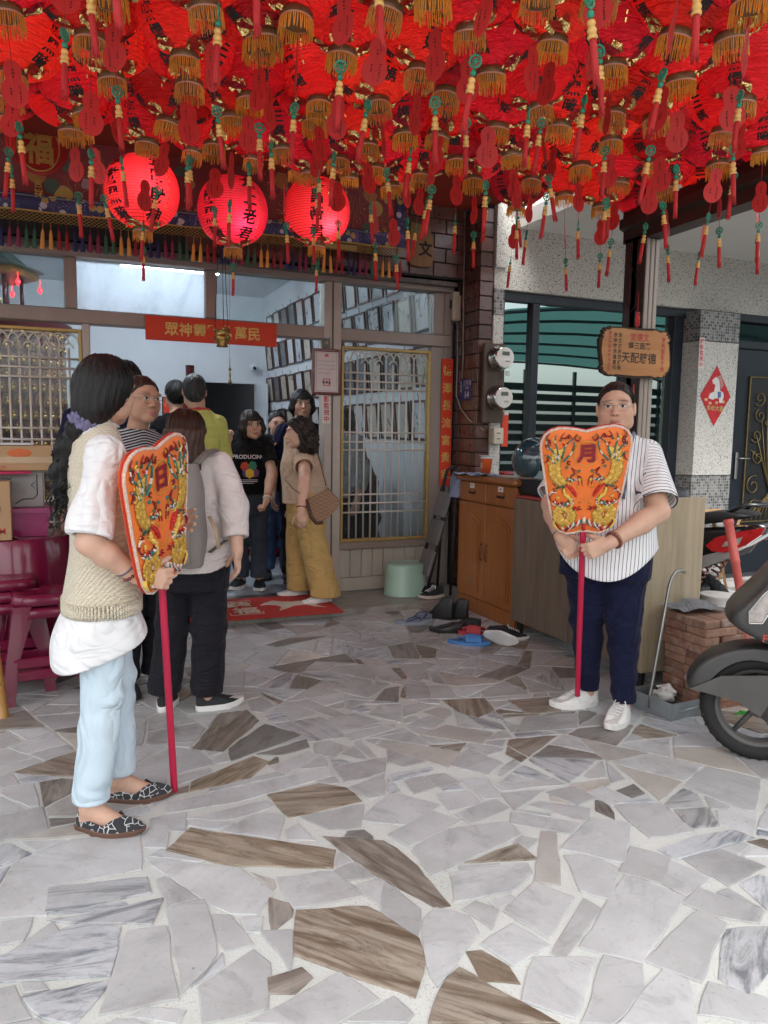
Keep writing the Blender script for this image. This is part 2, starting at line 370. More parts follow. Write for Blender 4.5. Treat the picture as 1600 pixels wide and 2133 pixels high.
def split(p, out, depth=0):
    A = area(p); c = np.mean(p, 0); target = 0.055 if c[1] < 3 else 0.042
    if A < target * rnd.uniform(0.45, 1.9) or depth > 14: out.append(p); return
    q = np.array(p); d = q - q.mean(0); w, e = np.linalg.eigh(d.T @ d); ang = math.atan2(e[1, 1], e[0, 1]) + PI / 2 + rnd.gauss(0, 0.42); k = q.mean(0) + (q[rnd.randrange(len(q))] - q.mean(0)) * rnd.uniform(0, 0.3)
    a, b = -math.sin(ang), math.cos(ang); cc = -(a * k[0] + b * k[1]); u, v = clip(p, a, b, cc), clip(p, -a, -b, -cc)
    if len(u) < 3 or len(v) < 3: out.append(p); return
    split(u, out, depth + 1); split(v, out, depth + 1)
base = []; split([(FX0, FY0), (FX1, FY0), (FX1, FY1), (FX0, FY1)], base)
fill = []
traced = [s[0] for s in STONES]
for p in base:
    pcs = [p]
    for T in traced:
        x0, x1 = min(q[0] for q in T), max(q[0] for q in T); y0, y1 = min(q[1] for q in T), max(q[1] for q in T); nx = []
        for pc in pcs:
            if max(q[0] for q in pc) < x0 or min(q[0] for q in pc) > x1 or max(q[1] for q in pc) < y0 or min(q[1] for q in pc) > y1: nx.append(pc); continue
            rest = pc; parts = []
            for i in range(len(T)):
                a, b = T[i], T[(i + 1) % len(T)]; n_ = (-(b[1] - a[1]), b[0] - a[0]); c_ = -(n_[0] * a[0] + n_[1] * a[1])
                o = clip(rest, -n_[0], -n_[1], -c_)
                if len(o) > 2 and area(o) > 1e-5: parts.append(o)
                rest = clip(rest, n_[0], n_[1], c_)
                if len(rest) < 3: break
            nx += parts if len(rest) > 2 and area(rest) > 1e-6 else [pc]
        pcs = nx
    fill += pcs
for p in fill:
    p = shrink(p, 0.006)
    if len(p) > 2 and area(p) > 0.0022:
        per = sum(math.hypot(p[i][0] - p[i - 1][0], p[i][1] - p[i - 1][1]) for i in range(len(p)))
        if area(p) / per ** 2 < 0.018: continue
        c = np.mean(p, 0); r = rnd.random()
        kind = 'b' if r < 0.06 else 's' if r < 0.24 else 'e' if r < 0.29 else 'd' if r < (0.40 if c[1] > 3.4 else 0.33) else 'g'
        if c[0] > 2.2 and c[1] > 2.2 and rnd.random() < 0.25: kind = rnd.choice('bde')
        STONES.append((p, kind, False))
floor = MB()
floor.add([(FX0, FY0, 0), (FX1, FY0, 0), (FX1, 5.2, 0), (FX0, 5.2, 0)], [(0, 1, 2, 3)])
floor_ob = struct(floor.build('floor', GROUT))
def view_size(p):
    c = np.mean(p, 0); d = np.array([c[0], c[1], -1.35]); z = d @ CF
    if z < 0.5: return 0
    x = 800 + FPX * (d @ CR) / z; y = 1066.5 - FPX * (d @ CU) / z
    return area(p) / z ** 3 if -60 < x < 1660 and 1180 < y < 2220 else 0
STONES.sort(key=lambda s: -view_size(s[0]))
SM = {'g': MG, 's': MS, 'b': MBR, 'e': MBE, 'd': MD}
def stone_mesh(mb, p, o, ang, rough=0.004):
    c, s = math.cos(-ang), math.sin(-ang); Q = []
    for i in range(len(p)):
        a, b = np.array(p[i]), np.array(p[(i + 1) % len(p)]); L = np.hypot(*(b - a)); n = max(1, int(L / 0.045)); nn = np.array([-(b - a)[1], (b - a)[0]]) / max(L, 1e-6)
        for k in range(n): Q.append(a + (b - a) * k / n + nn * (rnd.uniform(-1, 1) * rough if k else rnd.uniform(0, 0.006)))
    Q = np.array(Q) - o; Q = np.stack([c * Q[:, 0] - s * Q[:, 1], s * Q[:, 0] + c * Q[:, 1]], 1); n = len(Q); ctr = Q.mean(0); inn = Q + (ctr - Q) * (0.004 / np.maximum(np.linalg.norm(Q - ctr, axis=1), 0.01))[:, None]
    h = rnd.uniform(0.0035, 0.006); V = [(x, y, 0.0006) for x, y in Q] + [(x, y, h - 0.0012) for x, y in Q] + [(x, y, h) for x, y in inn]
    mb.add(V, [tuple(range(2 * n, 3 * n))] + [(i, (i + 1) % n, (i + 1) % n + n, i + n) for i in range(n)] + [(i + n, (i + 1) % n + n, (i + 1) % n + 2 * n, i + 2 * n) for i in range(n)])
rest = {k: MB() for k in SM}
for i, (p, kind, tr) in enumerate(STONES):
    o = np.mean(p, 0)
    if i < 300 and view_size(p) > 0:
        ang = rnd.uniform(0, PI)
        if kind in 'bsd':
            q = np.array(p) - o; w, e = np.linalg.eigh(q.T @ q); ang = math.atan2(e[1, 1], e[0, 1]) + rnd.gauss(0, 0.15)
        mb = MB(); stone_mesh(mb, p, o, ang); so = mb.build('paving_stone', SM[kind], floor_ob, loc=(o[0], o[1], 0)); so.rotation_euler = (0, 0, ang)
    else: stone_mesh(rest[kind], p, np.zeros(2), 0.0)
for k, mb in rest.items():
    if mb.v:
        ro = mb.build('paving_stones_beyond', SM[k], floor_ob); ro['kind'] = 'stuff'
ASPH = mat('asphalt', (0.055, 0.055, 0.057), 0.9, var=0.25, vscale=3.0, bump=0.5, bscale=220.0)
mb = MB(); mb.add([(-300, -300, -0.03), (300, -300, -0.03), (300, 300, -0.03), (-300, 300, -0.03)], [(0, 1, 2, 3)]); struct(mb.build('ground', ASPH))
CONC = mat('pale_concrete', (0.45, 0.44, 0.42), 0.85, var=0.15, bump=0.3, bscale=80.0)
mb = MB(); mb.box((-9, -5.2, -0.029), (9, -0.605, -0.006)); struct(mb.build('forecourt', CONC))
# ---- entrance ledge
LEDGE_M = marble('ledge_marble', (0.34, 0.325, 0.29), (0.2, 0.17, 0.14), True)
mb = MB(); mb.box((-2.6, 5.09, -0.01), (3.115, 5.66, LEDGE - 0.004), bev=0.006); struct(mb.build('entrance_ledge', LEDGE_M))

# ---------------------------------------------------------------- temple shell
WALLP = mat('white_wall_paint', (0.72, 0.75, 0.78), 0.7, var=0.05, vscale=1.5, bump=0.1, bscale=30.0)
CEILP = mat('ceiling_paint', (0.66, 0.69, 0.72), 0.8, var=0.04)
ALU = mat('taupe_aluminium', (0.30, 0.245, 0.215), 0.42, 0.25, 0.10, 4.0, 0.06, 90.0, (1, 1, 0.15), dirt=((0.32, 0.28, 0.25), 9.0, 0.62))
CREAM = mat('cream_aluminium', (0.46, 0.41, 0.36), 0.5, 0.1, 0.1, 5.0, 0.08, 60.0, dirt=((0.26, 0.19, 0.14), 16.0, 0.68))
GOLD_FR = mat('gold_anodised', (0.46, 0.31, 0.10), 0.38, 0.4, 0.12, 20.0)
TILE = mat('brown_glazed_tile', (0.115, 0.052, 0.040), 0.30, var=0.22, vscale=14.0, bump=0.15, bscale=40.0, objvar=0.32, coat=0.3)
JOINT = mat('black_mortar', (0.03, 0.027, 0.025), 0.9, bump=0.4)
DARKBR = mat('dark_brown_steel', (0.042, 0.027, 0.023), 0.45, 0.2, 0.18, 5.0, dirt=((0.16, 0.12, 0.09), 6.0, 0.66)); LITEBR = mat('lit_brown_steel', (0.33, 0.28, 0.24), 0.45, 0.15, 0.10, 5.0, stretch=(1, 1, 0.1))
def glass_mat(name, tint=(0.9, 0.95, 0.95), dust=0.06, refl=1.0, dscale=20.0):
    m = bpy.data.materials.new(name); t = NT(m); v = t.coord('Object', rand=True)
    fr = t.n('Fresnel', {'IOR': 1.5}).outputs[0]
    g = t.n('BsdfGlossy', {'Color': (0.95, 0.97, 1.0), 'Roughness': 0.015}); tr = t.n('BsdfTransparent', {'Color': tint})
    mx = t.n('MixShader', {0: t.math('MULTIPLY', fr, refl), 1: tr.outputs[0], 2: g.outputs[0]})
    sm = t.noise(t.coord('Object', (1, 1, 0.35)), 3.0, 5.0, 0.6, 0.8); sp = t.n('TexVoronoi', {'Vector': v, 'Scale': dscale * 3.2}).outputs['Distance']
    spots = t.math('MULTIPLY', t.math('LESS_THAN', sp, 0.10), 0.5)
    d = t.math('MULTIPLY', t.math('ADD', t.ramp(sm, [(0.25, (0.25,) * 3 if dust > 0.5 else (0, 0, 0)), (0.7, (1, 1, 1))]), spots), dust)
    df = t.n('BsdfDiffuse', {'Color': (0.72, 0.76, 0.8)}); tl = t.n('BsdfTranslucent', {'Color': (0.72, 0.78, 0.85)}); dd = t.n('MixShader', {0: 0.6, 1: df.outputs[0], 2: tl.outputs[0]})
    t.out(t.n('MixShader', {0: d, 1: mx.outputs[0], 2: dd.outputs[0]}).outputs[0]); return m
GLASS = glass_mat('door_glass', dust=0.05, refl=0.55); GLASS_D = glass_mat('dusty_transom_glass', dust=0.8, dscale=16.0, refl=0.5)

YB, XR, ZC = 11.75, 3.06, 3.34
temple = thing('temple_building', 'temple hall with brown glazed tiles, white inner walls and open front', 'temple')
def slab(name, lo, hi, m, parent, bev=0.0):
    mb = MB(); mb.box(lo, hi, bev=bev); return mb.build(name, m, parent)
slab('inner_wall', (XR, 5.76, 0), (XR + 0.1, YB + 0.1, ZC), WALLP, temple); slab('inner_wall', (-3.4, 5.76, 0), (-3.3, YB + 0.1, ZC), WALLP, temple)
_dx0, _dx1, _dz = on_y(395, 795, YB)[0], on_y(533, 800, YB)[0], on_y(460, 797, YB)[2]
slab('back_wall', (-3.3, YB, 0), (_dx0, YB + 0.1, ZC), WALLP, temple); slab('back_wall', (_dx0, YB, _dz), (_dx1, YB + 0.1, ZC), WALLP, temple); slab('back_wall', (_dx1, YB, 0), (XR, YB + 0.1, ZC), WALLP, temple)
slab('ceiling', (-3.4, 5.6, ZC), (XR + 0.1, YB + 1.6, ZC + 0.1), CEILP, temple)
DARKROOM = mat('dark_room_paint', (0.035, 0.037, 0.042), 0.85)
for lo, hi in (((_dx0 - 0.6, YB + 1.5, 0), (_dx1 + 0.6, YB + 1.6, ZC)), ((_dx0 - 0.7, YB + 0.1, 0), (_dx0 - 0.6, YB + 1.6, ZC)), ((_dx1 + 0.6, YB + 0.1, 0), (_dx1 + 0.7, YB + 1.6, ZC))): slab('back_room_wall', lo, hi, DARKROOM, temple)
dl = slab('inner_door', (_dx1 + 0.005, YB - 0.55, LEDGE), (_dx1 + 0.05, YB - 0.01, _dz - 0.02), WALLP, temple, 0.004)
# inner floor of polished slabs
fb = slab('inner_floor', (-3.4, 5.67, -0.02), (XR, YB + 1.5, LEDGE - 0.004), mat('floor_joint', (0.3, 0.3, 0.3), 0.8), temple)
MI = marble('polished_floor_marble', (0.40, 0.44, 0.48), (0.2, 0.22, 0.25), True)
for i in range(11):
    for j in range(10):
        x, y = -3.3 + i * 0.575, 5.70 + j * 0.6; w = 0.57
        mb = MB(); mb.box((-w / 2, -0.2975, 0), (w / 2, 0.2975, 0.0045)); o = mb.build('floor_slab', MI, fb, loc=(x + w / 2, y + 0.3, LEDGE - 0.0045)); o.rotation_euler = (0, 0, PI * rnd.randrange(2))
# tiled fascia above the front, side return and corner pier
YT = 5.55
slab('fascia_core', (-2.6, YT + 0.012, 2.56), (3.115, 5.9, 4.2), JOINT, temple); slab('pier_core', (3.132, 5.325, 0), (3.24, 5.9, 4.2), JOINT, temple)
def tile_run(o, ux, uy, nu, w, h, rows, offs=0.5, th=0.012, gap=0.008, lenu=None):
    """glazed tiles laid in running bond over a rectangle: o corner, ux/uy unit axes"""
    ux, uy = np.array(ux, float), np.array(uy, float); nn = np.cross(ux, uy)
    for r in range(rows):
        u = -(w * offs if r % 2 else 0.0)
        while u < lenu - 0.01:
            a, b = max(u, 0), min(u + w - gap, lenu); u += w
            if b - a < 0.02: continue
            mb = MB(); L, hh = b - a, h - gap; mb.box((-L / 2, -hh / 2, 0), (L / 2, hh / 2, th), bev=0.003)
            c = o + ux * (a + b) / 2 + uy * (r * h + h / 2); mb2 = mb.mesh('tile', TILE)
            t = link('tile', mb2, temple, c, R=np.stack([ux, uy, nn], 1))
tile_run(np.array([0.9, YT + 0.012, 2.57]), (1, 0, 0), (0, 0, 1), 0, 0.215, 0.112, 7, lenu=2.2)
tile_run(np.array([0.9, YT + 0.012, 2.56]), (1, 0, 0), (0, 1, 0), 0, 0.215, 0.066, 2, lenu=2.2)
tile_run(np.array([3.132, 5.70, 0.06]), (0, -1, 0), (0, 0, 1), 0, 0.215, 0.112, 27, lenu=0.365)
tile_run(np.array([3.122, 5.325, 0.06]), (1, 0, 0), (0, 0, 1), 0, 0.13, 0.112, 27, lenu=0.118, offs=0.0)
# aluminium front
front = thing('shopfront', 'taupe aluminium temple front with dusty transom panes', 'shopfront')
def bar(name, x0, x1, z0, z1, m=ALU, y0=YF - 0.05, y1=YF + 0.05, parent=None): return slab(name, (x0, y0, z0), (x1, y1, z1), m, parent or front, 0.006)
bar('head_rail', -2.6, 3.06, 2.47, 2.555, y0=YF - 0.09); bar('transom_rail', -2.6, 3.06, 2.035, 2.13, y0=YF - 0.07)
bar('head_ledge', -2.6, 3.06, 2.505, 2.545, m=mat('dark_wavy_stone', (0.09, 0.075, 0.07), 0.4, var=0.6, vscale=30.0), y0=YF - 0.145, y1=YF - 0.091)
for x0, x1, z0, z1, m_ in ((0.115, 0.195, 2.13, 2.47, ALU), (1.05, 1.13, 2.13, 2.47, ALU), (1.945, 2.086, LEDGE, 2.47, CREAM), (2.99, 3.06, LEDGE, 2.47, ALU), (0.219, 0.268, LEDGE, 2.035, CREAM), (-0.95, -0.88, LEDGE, 2.47, ALU)):
    bar('frame_post', x0, x1, z0, z1, m_, y0=YF - (0.075 if m_ is CREAM else 0.055))
bar('post_groove', 2.006, 2.02, LEDGE, 2.47, mat('dark_seam', (0.12, 0.1, 0.085), 0.7), YF - 0.078, YF - 0.0755)
for x0, x1, m_ in ((-0.88, 0.115, GLASS), (0.195, 1.05, GLASS_D), (1.13, 1.945, GLASS), (2.09, 2.90, GLASS)):
    slab('transom_pane', (x0, YF - 0.004, 2.131), (x1, YF + 0.002, 2.469), m_, front)
bar('side_fill', 2.90, 2.99, 2.13, 2.47)
BARM = mat('champagne_bar', (0.62, 0.56, 0.49), 0.38, 0.15, 0.08); PANELM = mat('cream_panel', (0.42, 0.38, 0.32), 0.5, 0.05, 0.08, stretch=(1, 1, 0.2), dirt=((0.28, 0.24, 0.2), 7.0, 0.66))
def grille_door(x0, x1, label):
    d = thing('grille_door', label, 'door', ((x0 + x1) / 2, YF, LEDGE)); W = (x1 - x0) / 2; z0, z1 = 0.451 - LEDGE, 1.995 - LEDGE
    def b(name, lo, hi, m, bev=0.004): mb = MB(); mb.box(lo, hi, bev=bev); return mb.build(name, m, d)
    gw = 0.022
    for a, bb in (((-W, -0.06, z0), (-W + gw, 0.0, z1)), ((W - gw, -0.06, z0), (W, 0.0, z1)), ((-W + gw, -0.06, z0), (W - gw, 0.0, z0 + gw)), ((-W + gw, -0.06, z1 - gw), (W - gw, 0.0, z1))):
        b('gold_frame', a, bb, GOLD_FR)
    b('glass_pane', (-W + gw, 0.001, z0 + gw), (W - gw, 0.005, z1 - gw), GLASS, 0)
    b('mid_rail', (-W - 0.005, -0.055, z0 - 0.062), (W + 0.005, 0.02, z0 - 0.002), ALU); b('bottom_rail', (-W - 0.005, -0.045, 0.0), (W + 0.005, 0.02, 0.105), PANELM)
    n = 8; pw = 2 * W / n
    for k in range(n): b('cladding_panel', (-W + k * pw + 0.002, -0.03, 0.107), (-W + (k + 1) * pw - 0.002, -0.012, z0 - 0.064), PANELM, 0.004)
    iw = W - gw; nb = 12; s = 2 * iw / nb; ztop = z1 - gw - 0.01 - s
    for k in range(1, nb):
        mb = MB(); top = ztop if k % 2 == 0 else ztop - s * 0.55; mb.tube([(-iw + k * s, -0.03, z0 + gw), (-iw + k * s, -0.03, top)], 0.0078, 6); mb.build('grille_bar', BARM, d, True)
    for k in range(0, nb - 1, 2):
        if k + 3 <= nb + 1:
            mb = MB(); c = -iw + (k + 1) * s; mb.tube([(c + s * math.cos(a), -0.03 - 0.004 * (k % 4 == 0), ztop + s * math.sin(a)) for a in np.linspace(0, PI, 13)], 0.0062, 6); mb.build('grille_arch', BARM, d, True)
            if k + 2 < nb:
                mb = MB(); c = -iw + (k + 2) * s; mb.tube([(c + s * math.cos(a), -0.038, ztop + s * math.sin(a)) for a in np.linspace(0, PI, 13)], 0.0062, 6); mb.build('grille_arch', BARM, d, True)
            mb = MB(); mb.tube([(c - s + 0.5 * s * math.cos(a) + (0 if k + 2 < nb else s), -0.03, ztop - s * 0.55 + 0.5 * s * math.sin(a)) for a in np.linspace(0, PI, 9)], 0.0055, 6); mb.build('grille_arch', BARM, d, True)
    for z in (1.795, 1.73, 1.667, 1.327, 1.251, 1.187, 0.831, 0.76, 0.687):
        mb = MB(); mb.tube([(-iw, -0.04, z - LEDGE), (iw, -0.04, z - LEDGE)], 0.0078, 6); mb.build('grille_bar', BARM, d, True)
    return d
grille_door(2.094, 2.876, 'arched grille door with gold trim beside the tiled pier'); grille_door(-0.565, 0.217, 'arched grille door with gold trim behind the maroon stools')
slab('door_stile', (2.876, YF - 0.05, LEDGE), (2.99, YF + 0.02, 2.035), ALU, front, 0.005)
slab('door_stile', (-0.88, YF - 0.05, LEDGE), (-0.572, YF + 0.02, 2.035), ALU, front, 0.005)
slab('threshold', (0.27, YF - 0.06, LEDGE - 0.003), (1.944, YF + 0.06, LEDGE + 0.006), mat('steel_track', (0.3, 0.29, 0.27), 0.35, 0.8), front)

# ---- lit tubes on the hall ceiling (seen bright through the dusty transom)
LED = mat('led_tube', (1, 1, 1), 0.5, emit=(0.80, 0.90, 1.0), estr=40.0)
for k, (x, y) in enumerate(((1.42, 9.88), (0.75, 6.25), (-1.4, 8.6))):
    t = thing('ceiling_lamp', ['lit white tube lamp on the temple ceiling nearest the back wall', 'lit white tube lamp on the temple ceiling near the front glass', 'lit white tube lamp on the temple ceiling over the left side'][k], 'ceiling lamp', (x, y, ZC if k != 1 else 2.72), 0.0, 'ceiling lamps')
    mb = MB(); mb.box((-0.62, -0.06, -0.05), (0.62, 0.06, 0.0), bev=0.008); mb.build('housing', WALLP, t)
    for s_ in (-0.028, 0.028):
        mb = MB(); mb.tube([(-0.58, s_, -0.066), (0.58, s_, -0.066)], 0.0125, 8); mb.build('tube', LED, t, True)

# ---------------------------------------------------------------- canopy over the forecourt
ROOFM = bpy.data.materials.new('milky_polycarbonate'); _t = NT(ROOFM)
_t.out(_t.n('MixShader', {0: 0.75, 1: _t.n('BsdfDiffuse', {'Color': (0.62, 0.61, 0.58)}).outputs[0], 2: _t.n('BsdfTranslucent', {'Color': (0.88, 0.87, 0.85)}).outputs[0]}).outputs[0])
mb = MB()
xs = np.arange(-2.55, 3.26, 0.12)
for i, x in enumerate(xs[:-1]): mb.box((x, -1.1, 3.13 + (0.02 if i % 2 else 0)), (x + 0.12, 4.15, 3.15 + (0.02 if i % 2 else 0)))
struct(mb.build('canopy_roof', ROOFM))
ROOFM2 = bpy.data.materials.new('dark_red_polycarbonate'); _t = NT(ROOFM2)
_t.out(_t.n('MixShader', {0: 0.6, 1: _t.n('BsdfDiffuse', {'Color': (0.12, 0.05, 0.04)}).outputs[0], 2: _t.n('BsdfTranslucent', {'Color': (0.2, 0.06, 0.045)}).outputs[0]}).outputs[0])
struct(slab('canopy_rear_board', (-2.55, 4.15, 3.11), (3.25, 5.54, 3.17), ROOFM2, None))  # added rear board, tinted dark so backlit gaps between lanterns stay dim
for y in (-0.9, 0.2, 1.3, 2.4, 3.7):
    struct(slab('roof_beam', (-2.5, y - 0.03, 3.05), (3.2, y + 0.03, 3.128), DARKBR, None))
XG = 3.30
gut = thing('canopy_gutter', 'dark brown box gutter along the canopy edge', 'gutter', (XG, 0, 0))
prof = [(-0.05, 2.50), (0.07, 2.50), (0.075, 2.56), (0.1, 2.575), (0.1, 2.68), (0.085, 2.70), (-0.055, 2.70), (-0.06, 2.645), (-0.085, 2.64), (-0.085, 2.585), (-0.05, 2.57)]
mb = MB(); mb.loft([[(x, 0.4, z + 0.06) for x, z in prof], [(x, 3.83, z) for x, z in prof]]); mb.build('trough', DARKBR, gut)
mb = MB(); mb.box((-0.1, 0.4, 2.76), (-0.062, 3.86, 3.12)); mb.build('fascia', DARKBR, gut)
post = thing('canopy_post', 'brown folded steel canopy post carrying the wooden plaque', 'post', (XG + 0.0, 3.72, 0))
mb = MB(); mb.loft([[(-0.05, -0.085, z), (-0.05, 0.085, z), (-0.042, 0.06, z), (-0.042, 0.03, z), (-0.05, 0.02, z), (-0.05, -0.02, z), (-0.042, -0.03, z), (-0.042, -0.06, z)][::1] for z in (0.0, 2.52)], False); mb.build('side_groove', DARKBR, post)
mb = MB(); mb.box((-0.046, -0.084, 0), (0.055, 0.09, 2.55), bev=0.004); mb.build('shaft', DARKBR, post)
for k in range(3):
    mb = MB(); mb.box((-0.044 + k * 0.034, -0.094, 0), (-0.014 + k * 0.034, -0.085, 2.5), bev=0.004); mb.build('front_flute', LITEBR, post)  # paler brown puts the lit front face of the post into the colour
mb = MB(); mb.tube([(-0.058, 0.02, 2.5), (-0.06, 0.03, 2.38), (-0.06, -0.055, 2.25), (-0.06, -0.05, 2.13), (-0.06, 0.0, 2.08), (-0.06, 0.03, 2.12), (-0.06, 0.05, 2.13)], 0.003, 5); mb.build('cable', BLACK_RUB, post)

# ---------------------------------------------------------------- neighbouring house
PEB = None
def pebble_mat():
    m = bpy.data.materials.new('pebbledash'); t = NT(m); v = t.n('TexCoord').outputs['Object']
    vo = t.n('TexVoronoi', {'Vector': v, 'Scale': 160.0, 'Randomness': 1.0}); r = t.n('SeparateColor', {0: vo.outputs['Color']}).outputs[0]
    e = t.n('TexVoronoi', {'Vector': v, 'Scale': 160.0}, feature='DISTANCE_TO_EDGE').outputs['Distance']
    c = t.ramp(r, [(0.0, (0.10, 0.10, 0.095)), (0.09, (0.15, 0.14, 0.13)), (0.11, (0.54, 0.53, 0.49)), (0.9, (0.70, 0.68, 0.62))]); c = t.mix(t.math('LESS_THAN', e, 0.04), c, (0.3, 0.29, 0.27))
    t.out(t.pbr(color=c, rough=0.8, normal=t.bump(e, 0.6, 0.006)).outputs[0]); return m
PEB = pebble_mat()
def mosaic_mat():
    m = bpy.data.materials.new('grey_mosaic'); t = NT(m); v = t.n('TexCoord').outputs['Object']; s3 = t.n('SeparateXYZ', {0: v}).outputs
    uv = t.n('CombineXYZ', {0: t.math('ADD', s3[0], s3[1]), 1: s3[2], 2: 0.0}).outputs[0]; P = 0.0265
    cell = t.n('VectorMath', {0: uv, 1: (1 / P, 1 / P, 1)}, operation='MULTIPLY').outputs[0]; fl = t.n('VectorMath', {0: cell}, operation='FLOOR').outputs[0]; fr = t.n('VectorMath', {0: cell}, operation='FRACTION').outputs[0]
    wn = t.n('TexWhiteNoise', {'Vector': fl}, noise_dimensions='3D').outputs['Value']; f = t.n('SeparateXYZ', {0: fr}).outputs
    g = t.math('MAXIMUM', t.math('LESS_THAN', f[0], 0.13), t.math('LESS_THAN', f[1], 0.13)); c = t.mix(g, t.ramp(wn, [(0.0, (0.05, 0.052, 0.055)), (0.45, (0.1, 0.1, 0.1)), (0.5, (0.17, 0.17, 0.165)), (1.0, (0.27, 0.26, 0.25))]), (0.38, 0.37, 0.35))
    t.out(t.pbr(color=c, rough=t.math('MULTIPLY_ADD', g, 0.5, 0.3), normal=t.bump(t.math('SUBTRACT', 1.0, g), 0.4, 0.003)).outputs[0]); return m
MOS = mosaic_mat()
NAVYFR = mat('black_blue_frame', (0.012, 0.016, 0.024), 0.35, 0.1, 0.15)
YN = 5.325
house = thing('neighbour_house', 'pebbledash house with dark framed window and mosaic bands', 'house')
_zs = 2.955; _zh = 2.475
slab('header_wall', (3.245, YN - 0.02, _zh), (9.0, YN + 0.3, _zs + 0.6), PEB, house)
slab('upper_pier', (3.243, YN - 0.045, _zh + 0.16), (3.34, YN - 0.0205, 3.3), PEB, house)
slab('strip_mosaic', (3.243, YN - 0.03, 2.27), (3.335, YN + 0.2, _zh - 0.002), MOS, house); slab('strip_pebble', (3.243, YN - 0.03, 0), (3.335, YN + 0.2, 2.268), PEB, house)
SOFF = mat('soffit_white', (0.62, 0.61, 0.57), 0.8, var=0.03)
slab('soffit', (3.45, 3.7, _zs), (9.0, YN - 0.021, _zs + 0.12), SOFF, house)
_w0, _w1 = 3.338, 5.30
def wbar(x0, x1, z0, z1, y0=YN + 0.03): return slab('window_frame', (x0, y0, z0), (x1, y0 + 0.07, z1), NAVYFR, house, 0.004)
wbar(_w0, _w1, _zh - 0.075, _zh - 0.003); wbar(_w0, _w0 + 0.045, 0.6, _zh - 0.076); wbar(_w1 - 0.13, _w1 - 0.04, 0.6, _zh - 0.076); wbar(_w1 - 0.039, _w1, 0.6, _zh - 0.076, YN + 0.05); wbar(on_y(1113, 700, YN)[0], on_y(1128, 700, YN)[0], 0.6, _zh - 0.076); wbar(_w0 + 0.046, _w1 - 0.131, 0.60, 0.67)
slab('window_sill_wall', (3.336, YN, 0), (_w1, YN + 0.1, 0.598), PEB, house)
def mirror_glass():
    m = bpy.data.materials.new('dark_window_glass'); t = NT(m); fr = t.n('LayerWeight', {'Blend': 0.35}).outputs['Facing']
    g = t.n('BsdfGlossy', {'Color': (0.58, 0.70, 0.69), 'Roughness': 0.012}); d = t.n('BsdfDiffuse', {'Color': (0.008, 0.014, 0.015)})
    t.out(t.n('MixShader', {0: t.math('MULTIPLY_ADD', fr, 0.3, 0.5), 1: d.outputs[0], 2: g.outputs[0]}).outputs[0]); return m
slab('window_pane', (_w0 + 0.02, YN + 0.075, 0.6), (_w1 - 0.02, YN + 0.085, _zh - 0.02), mirror_glass(), house)
_p0, _p1 = on_y(1478, 800, YN - 0.08)[0] - 0.02, on_y(1536, 800, YN - 0.08)[0] + 0.01
_p0 = _w1 + 0.005; _p1 = on_y(1540, 700, YN - 0.14)[0]
slab('pillar_mosaic', (_p0, YN - 0.14, 2.185), (_p1, YN + 0.15, _zh - 0.03), MOS, house); slab('pillar_pebble', (_p0, YN - 0.145, 0.985), (_p1 - 0.005, YN + 0.15, 2.178), PEB, house); slab('pillar_mosaic', (_p0, YN - 0.14, 0), (_p1, YN + 0.15, 0.978), MOS, house)
hd_ = [('door_frame', (_p1 + 0.002, YN - 0.03, 0), (_p1 + 0.07, YN + 0.1, _zh - 0.002)), ('door_frame', (_p1 + 0.071, YN - 0.03, _zh - 0.07), (9, YN + 0.1, _zh - 0.002)), ('door_frame', (_p1 + 0.071, YN - 0.03, 2.16), (9, YN + 0.1, 2.23)), ('fanlight', (_p1 + 0.071, YN + 0.04, 2.231), (9, YN + 0.06, _zh - 0.071)), ('door_leaf', (_p1 + 0.073, YN, 0.01), (_p1 + 1.1, YN + 0.06, 2.155))]
for nm, lo, hi in hd_: dlf = slab(nm, lo, hi, NAVYFR if nm != 'fanlight' else mat('dark_glass', (0.006, 0.008, 0.01), 0.06), house, 0.003)
BRASS = mat('aged_brass', (0.22, 0.16, 0.07), 0.4, 0.8, 0.2, 30.0); STEEL = mat('brushed_steel', (0.35, 0.34, 0.32), 0.35, 0.9)
gx0 = on_y(1562, 800, YN)[0]; gz1 = on_y(1565, 787, YN)[2]; gz0 = on_y(1550, 1085, YN)[2]
slab('door_panel', (gx0, YN - 0.006, gz0), (gx0 + 0.7, YN - 0.001, gz1), mat('black_backing', (0.008, 0.008, 0.009), 0.5), dlf)
for lo, hi in (((gx0 - 0.014, YN - 0.02, gz0), (gx0, YN, gz1)), ((gx0 - 0.014, YN - 0.02, gz1), (gx0 + 0.714, YN, gz1 + 0.014)), ((gx0 + 0.7, YN - 0.02, gz0), (gx0 + 0.714, YN, gz1)), ((gx0 - 0.014, YN - 0.02, gz0 - 0.014), (gx0 + 0.714, YN, gz0))): slab('grille_frame', lo, hi, BRASS, dlf, 0.003)
def scroll(c, r, turns, a0, sg, n=40):
    return [(c[0] + r * (1 - 0.8 * k / n) * math.cos(a0 + sg * turns * 2 * PI * k / n), YN - 0.018, c[1] + r * (1 - 0.8 * k / n) * math.sin(a0 + sg * turns * 2 * PI * k / n)) for k in range(n)]
gm = gx0 + 0.35; gh = gz1 - gz0
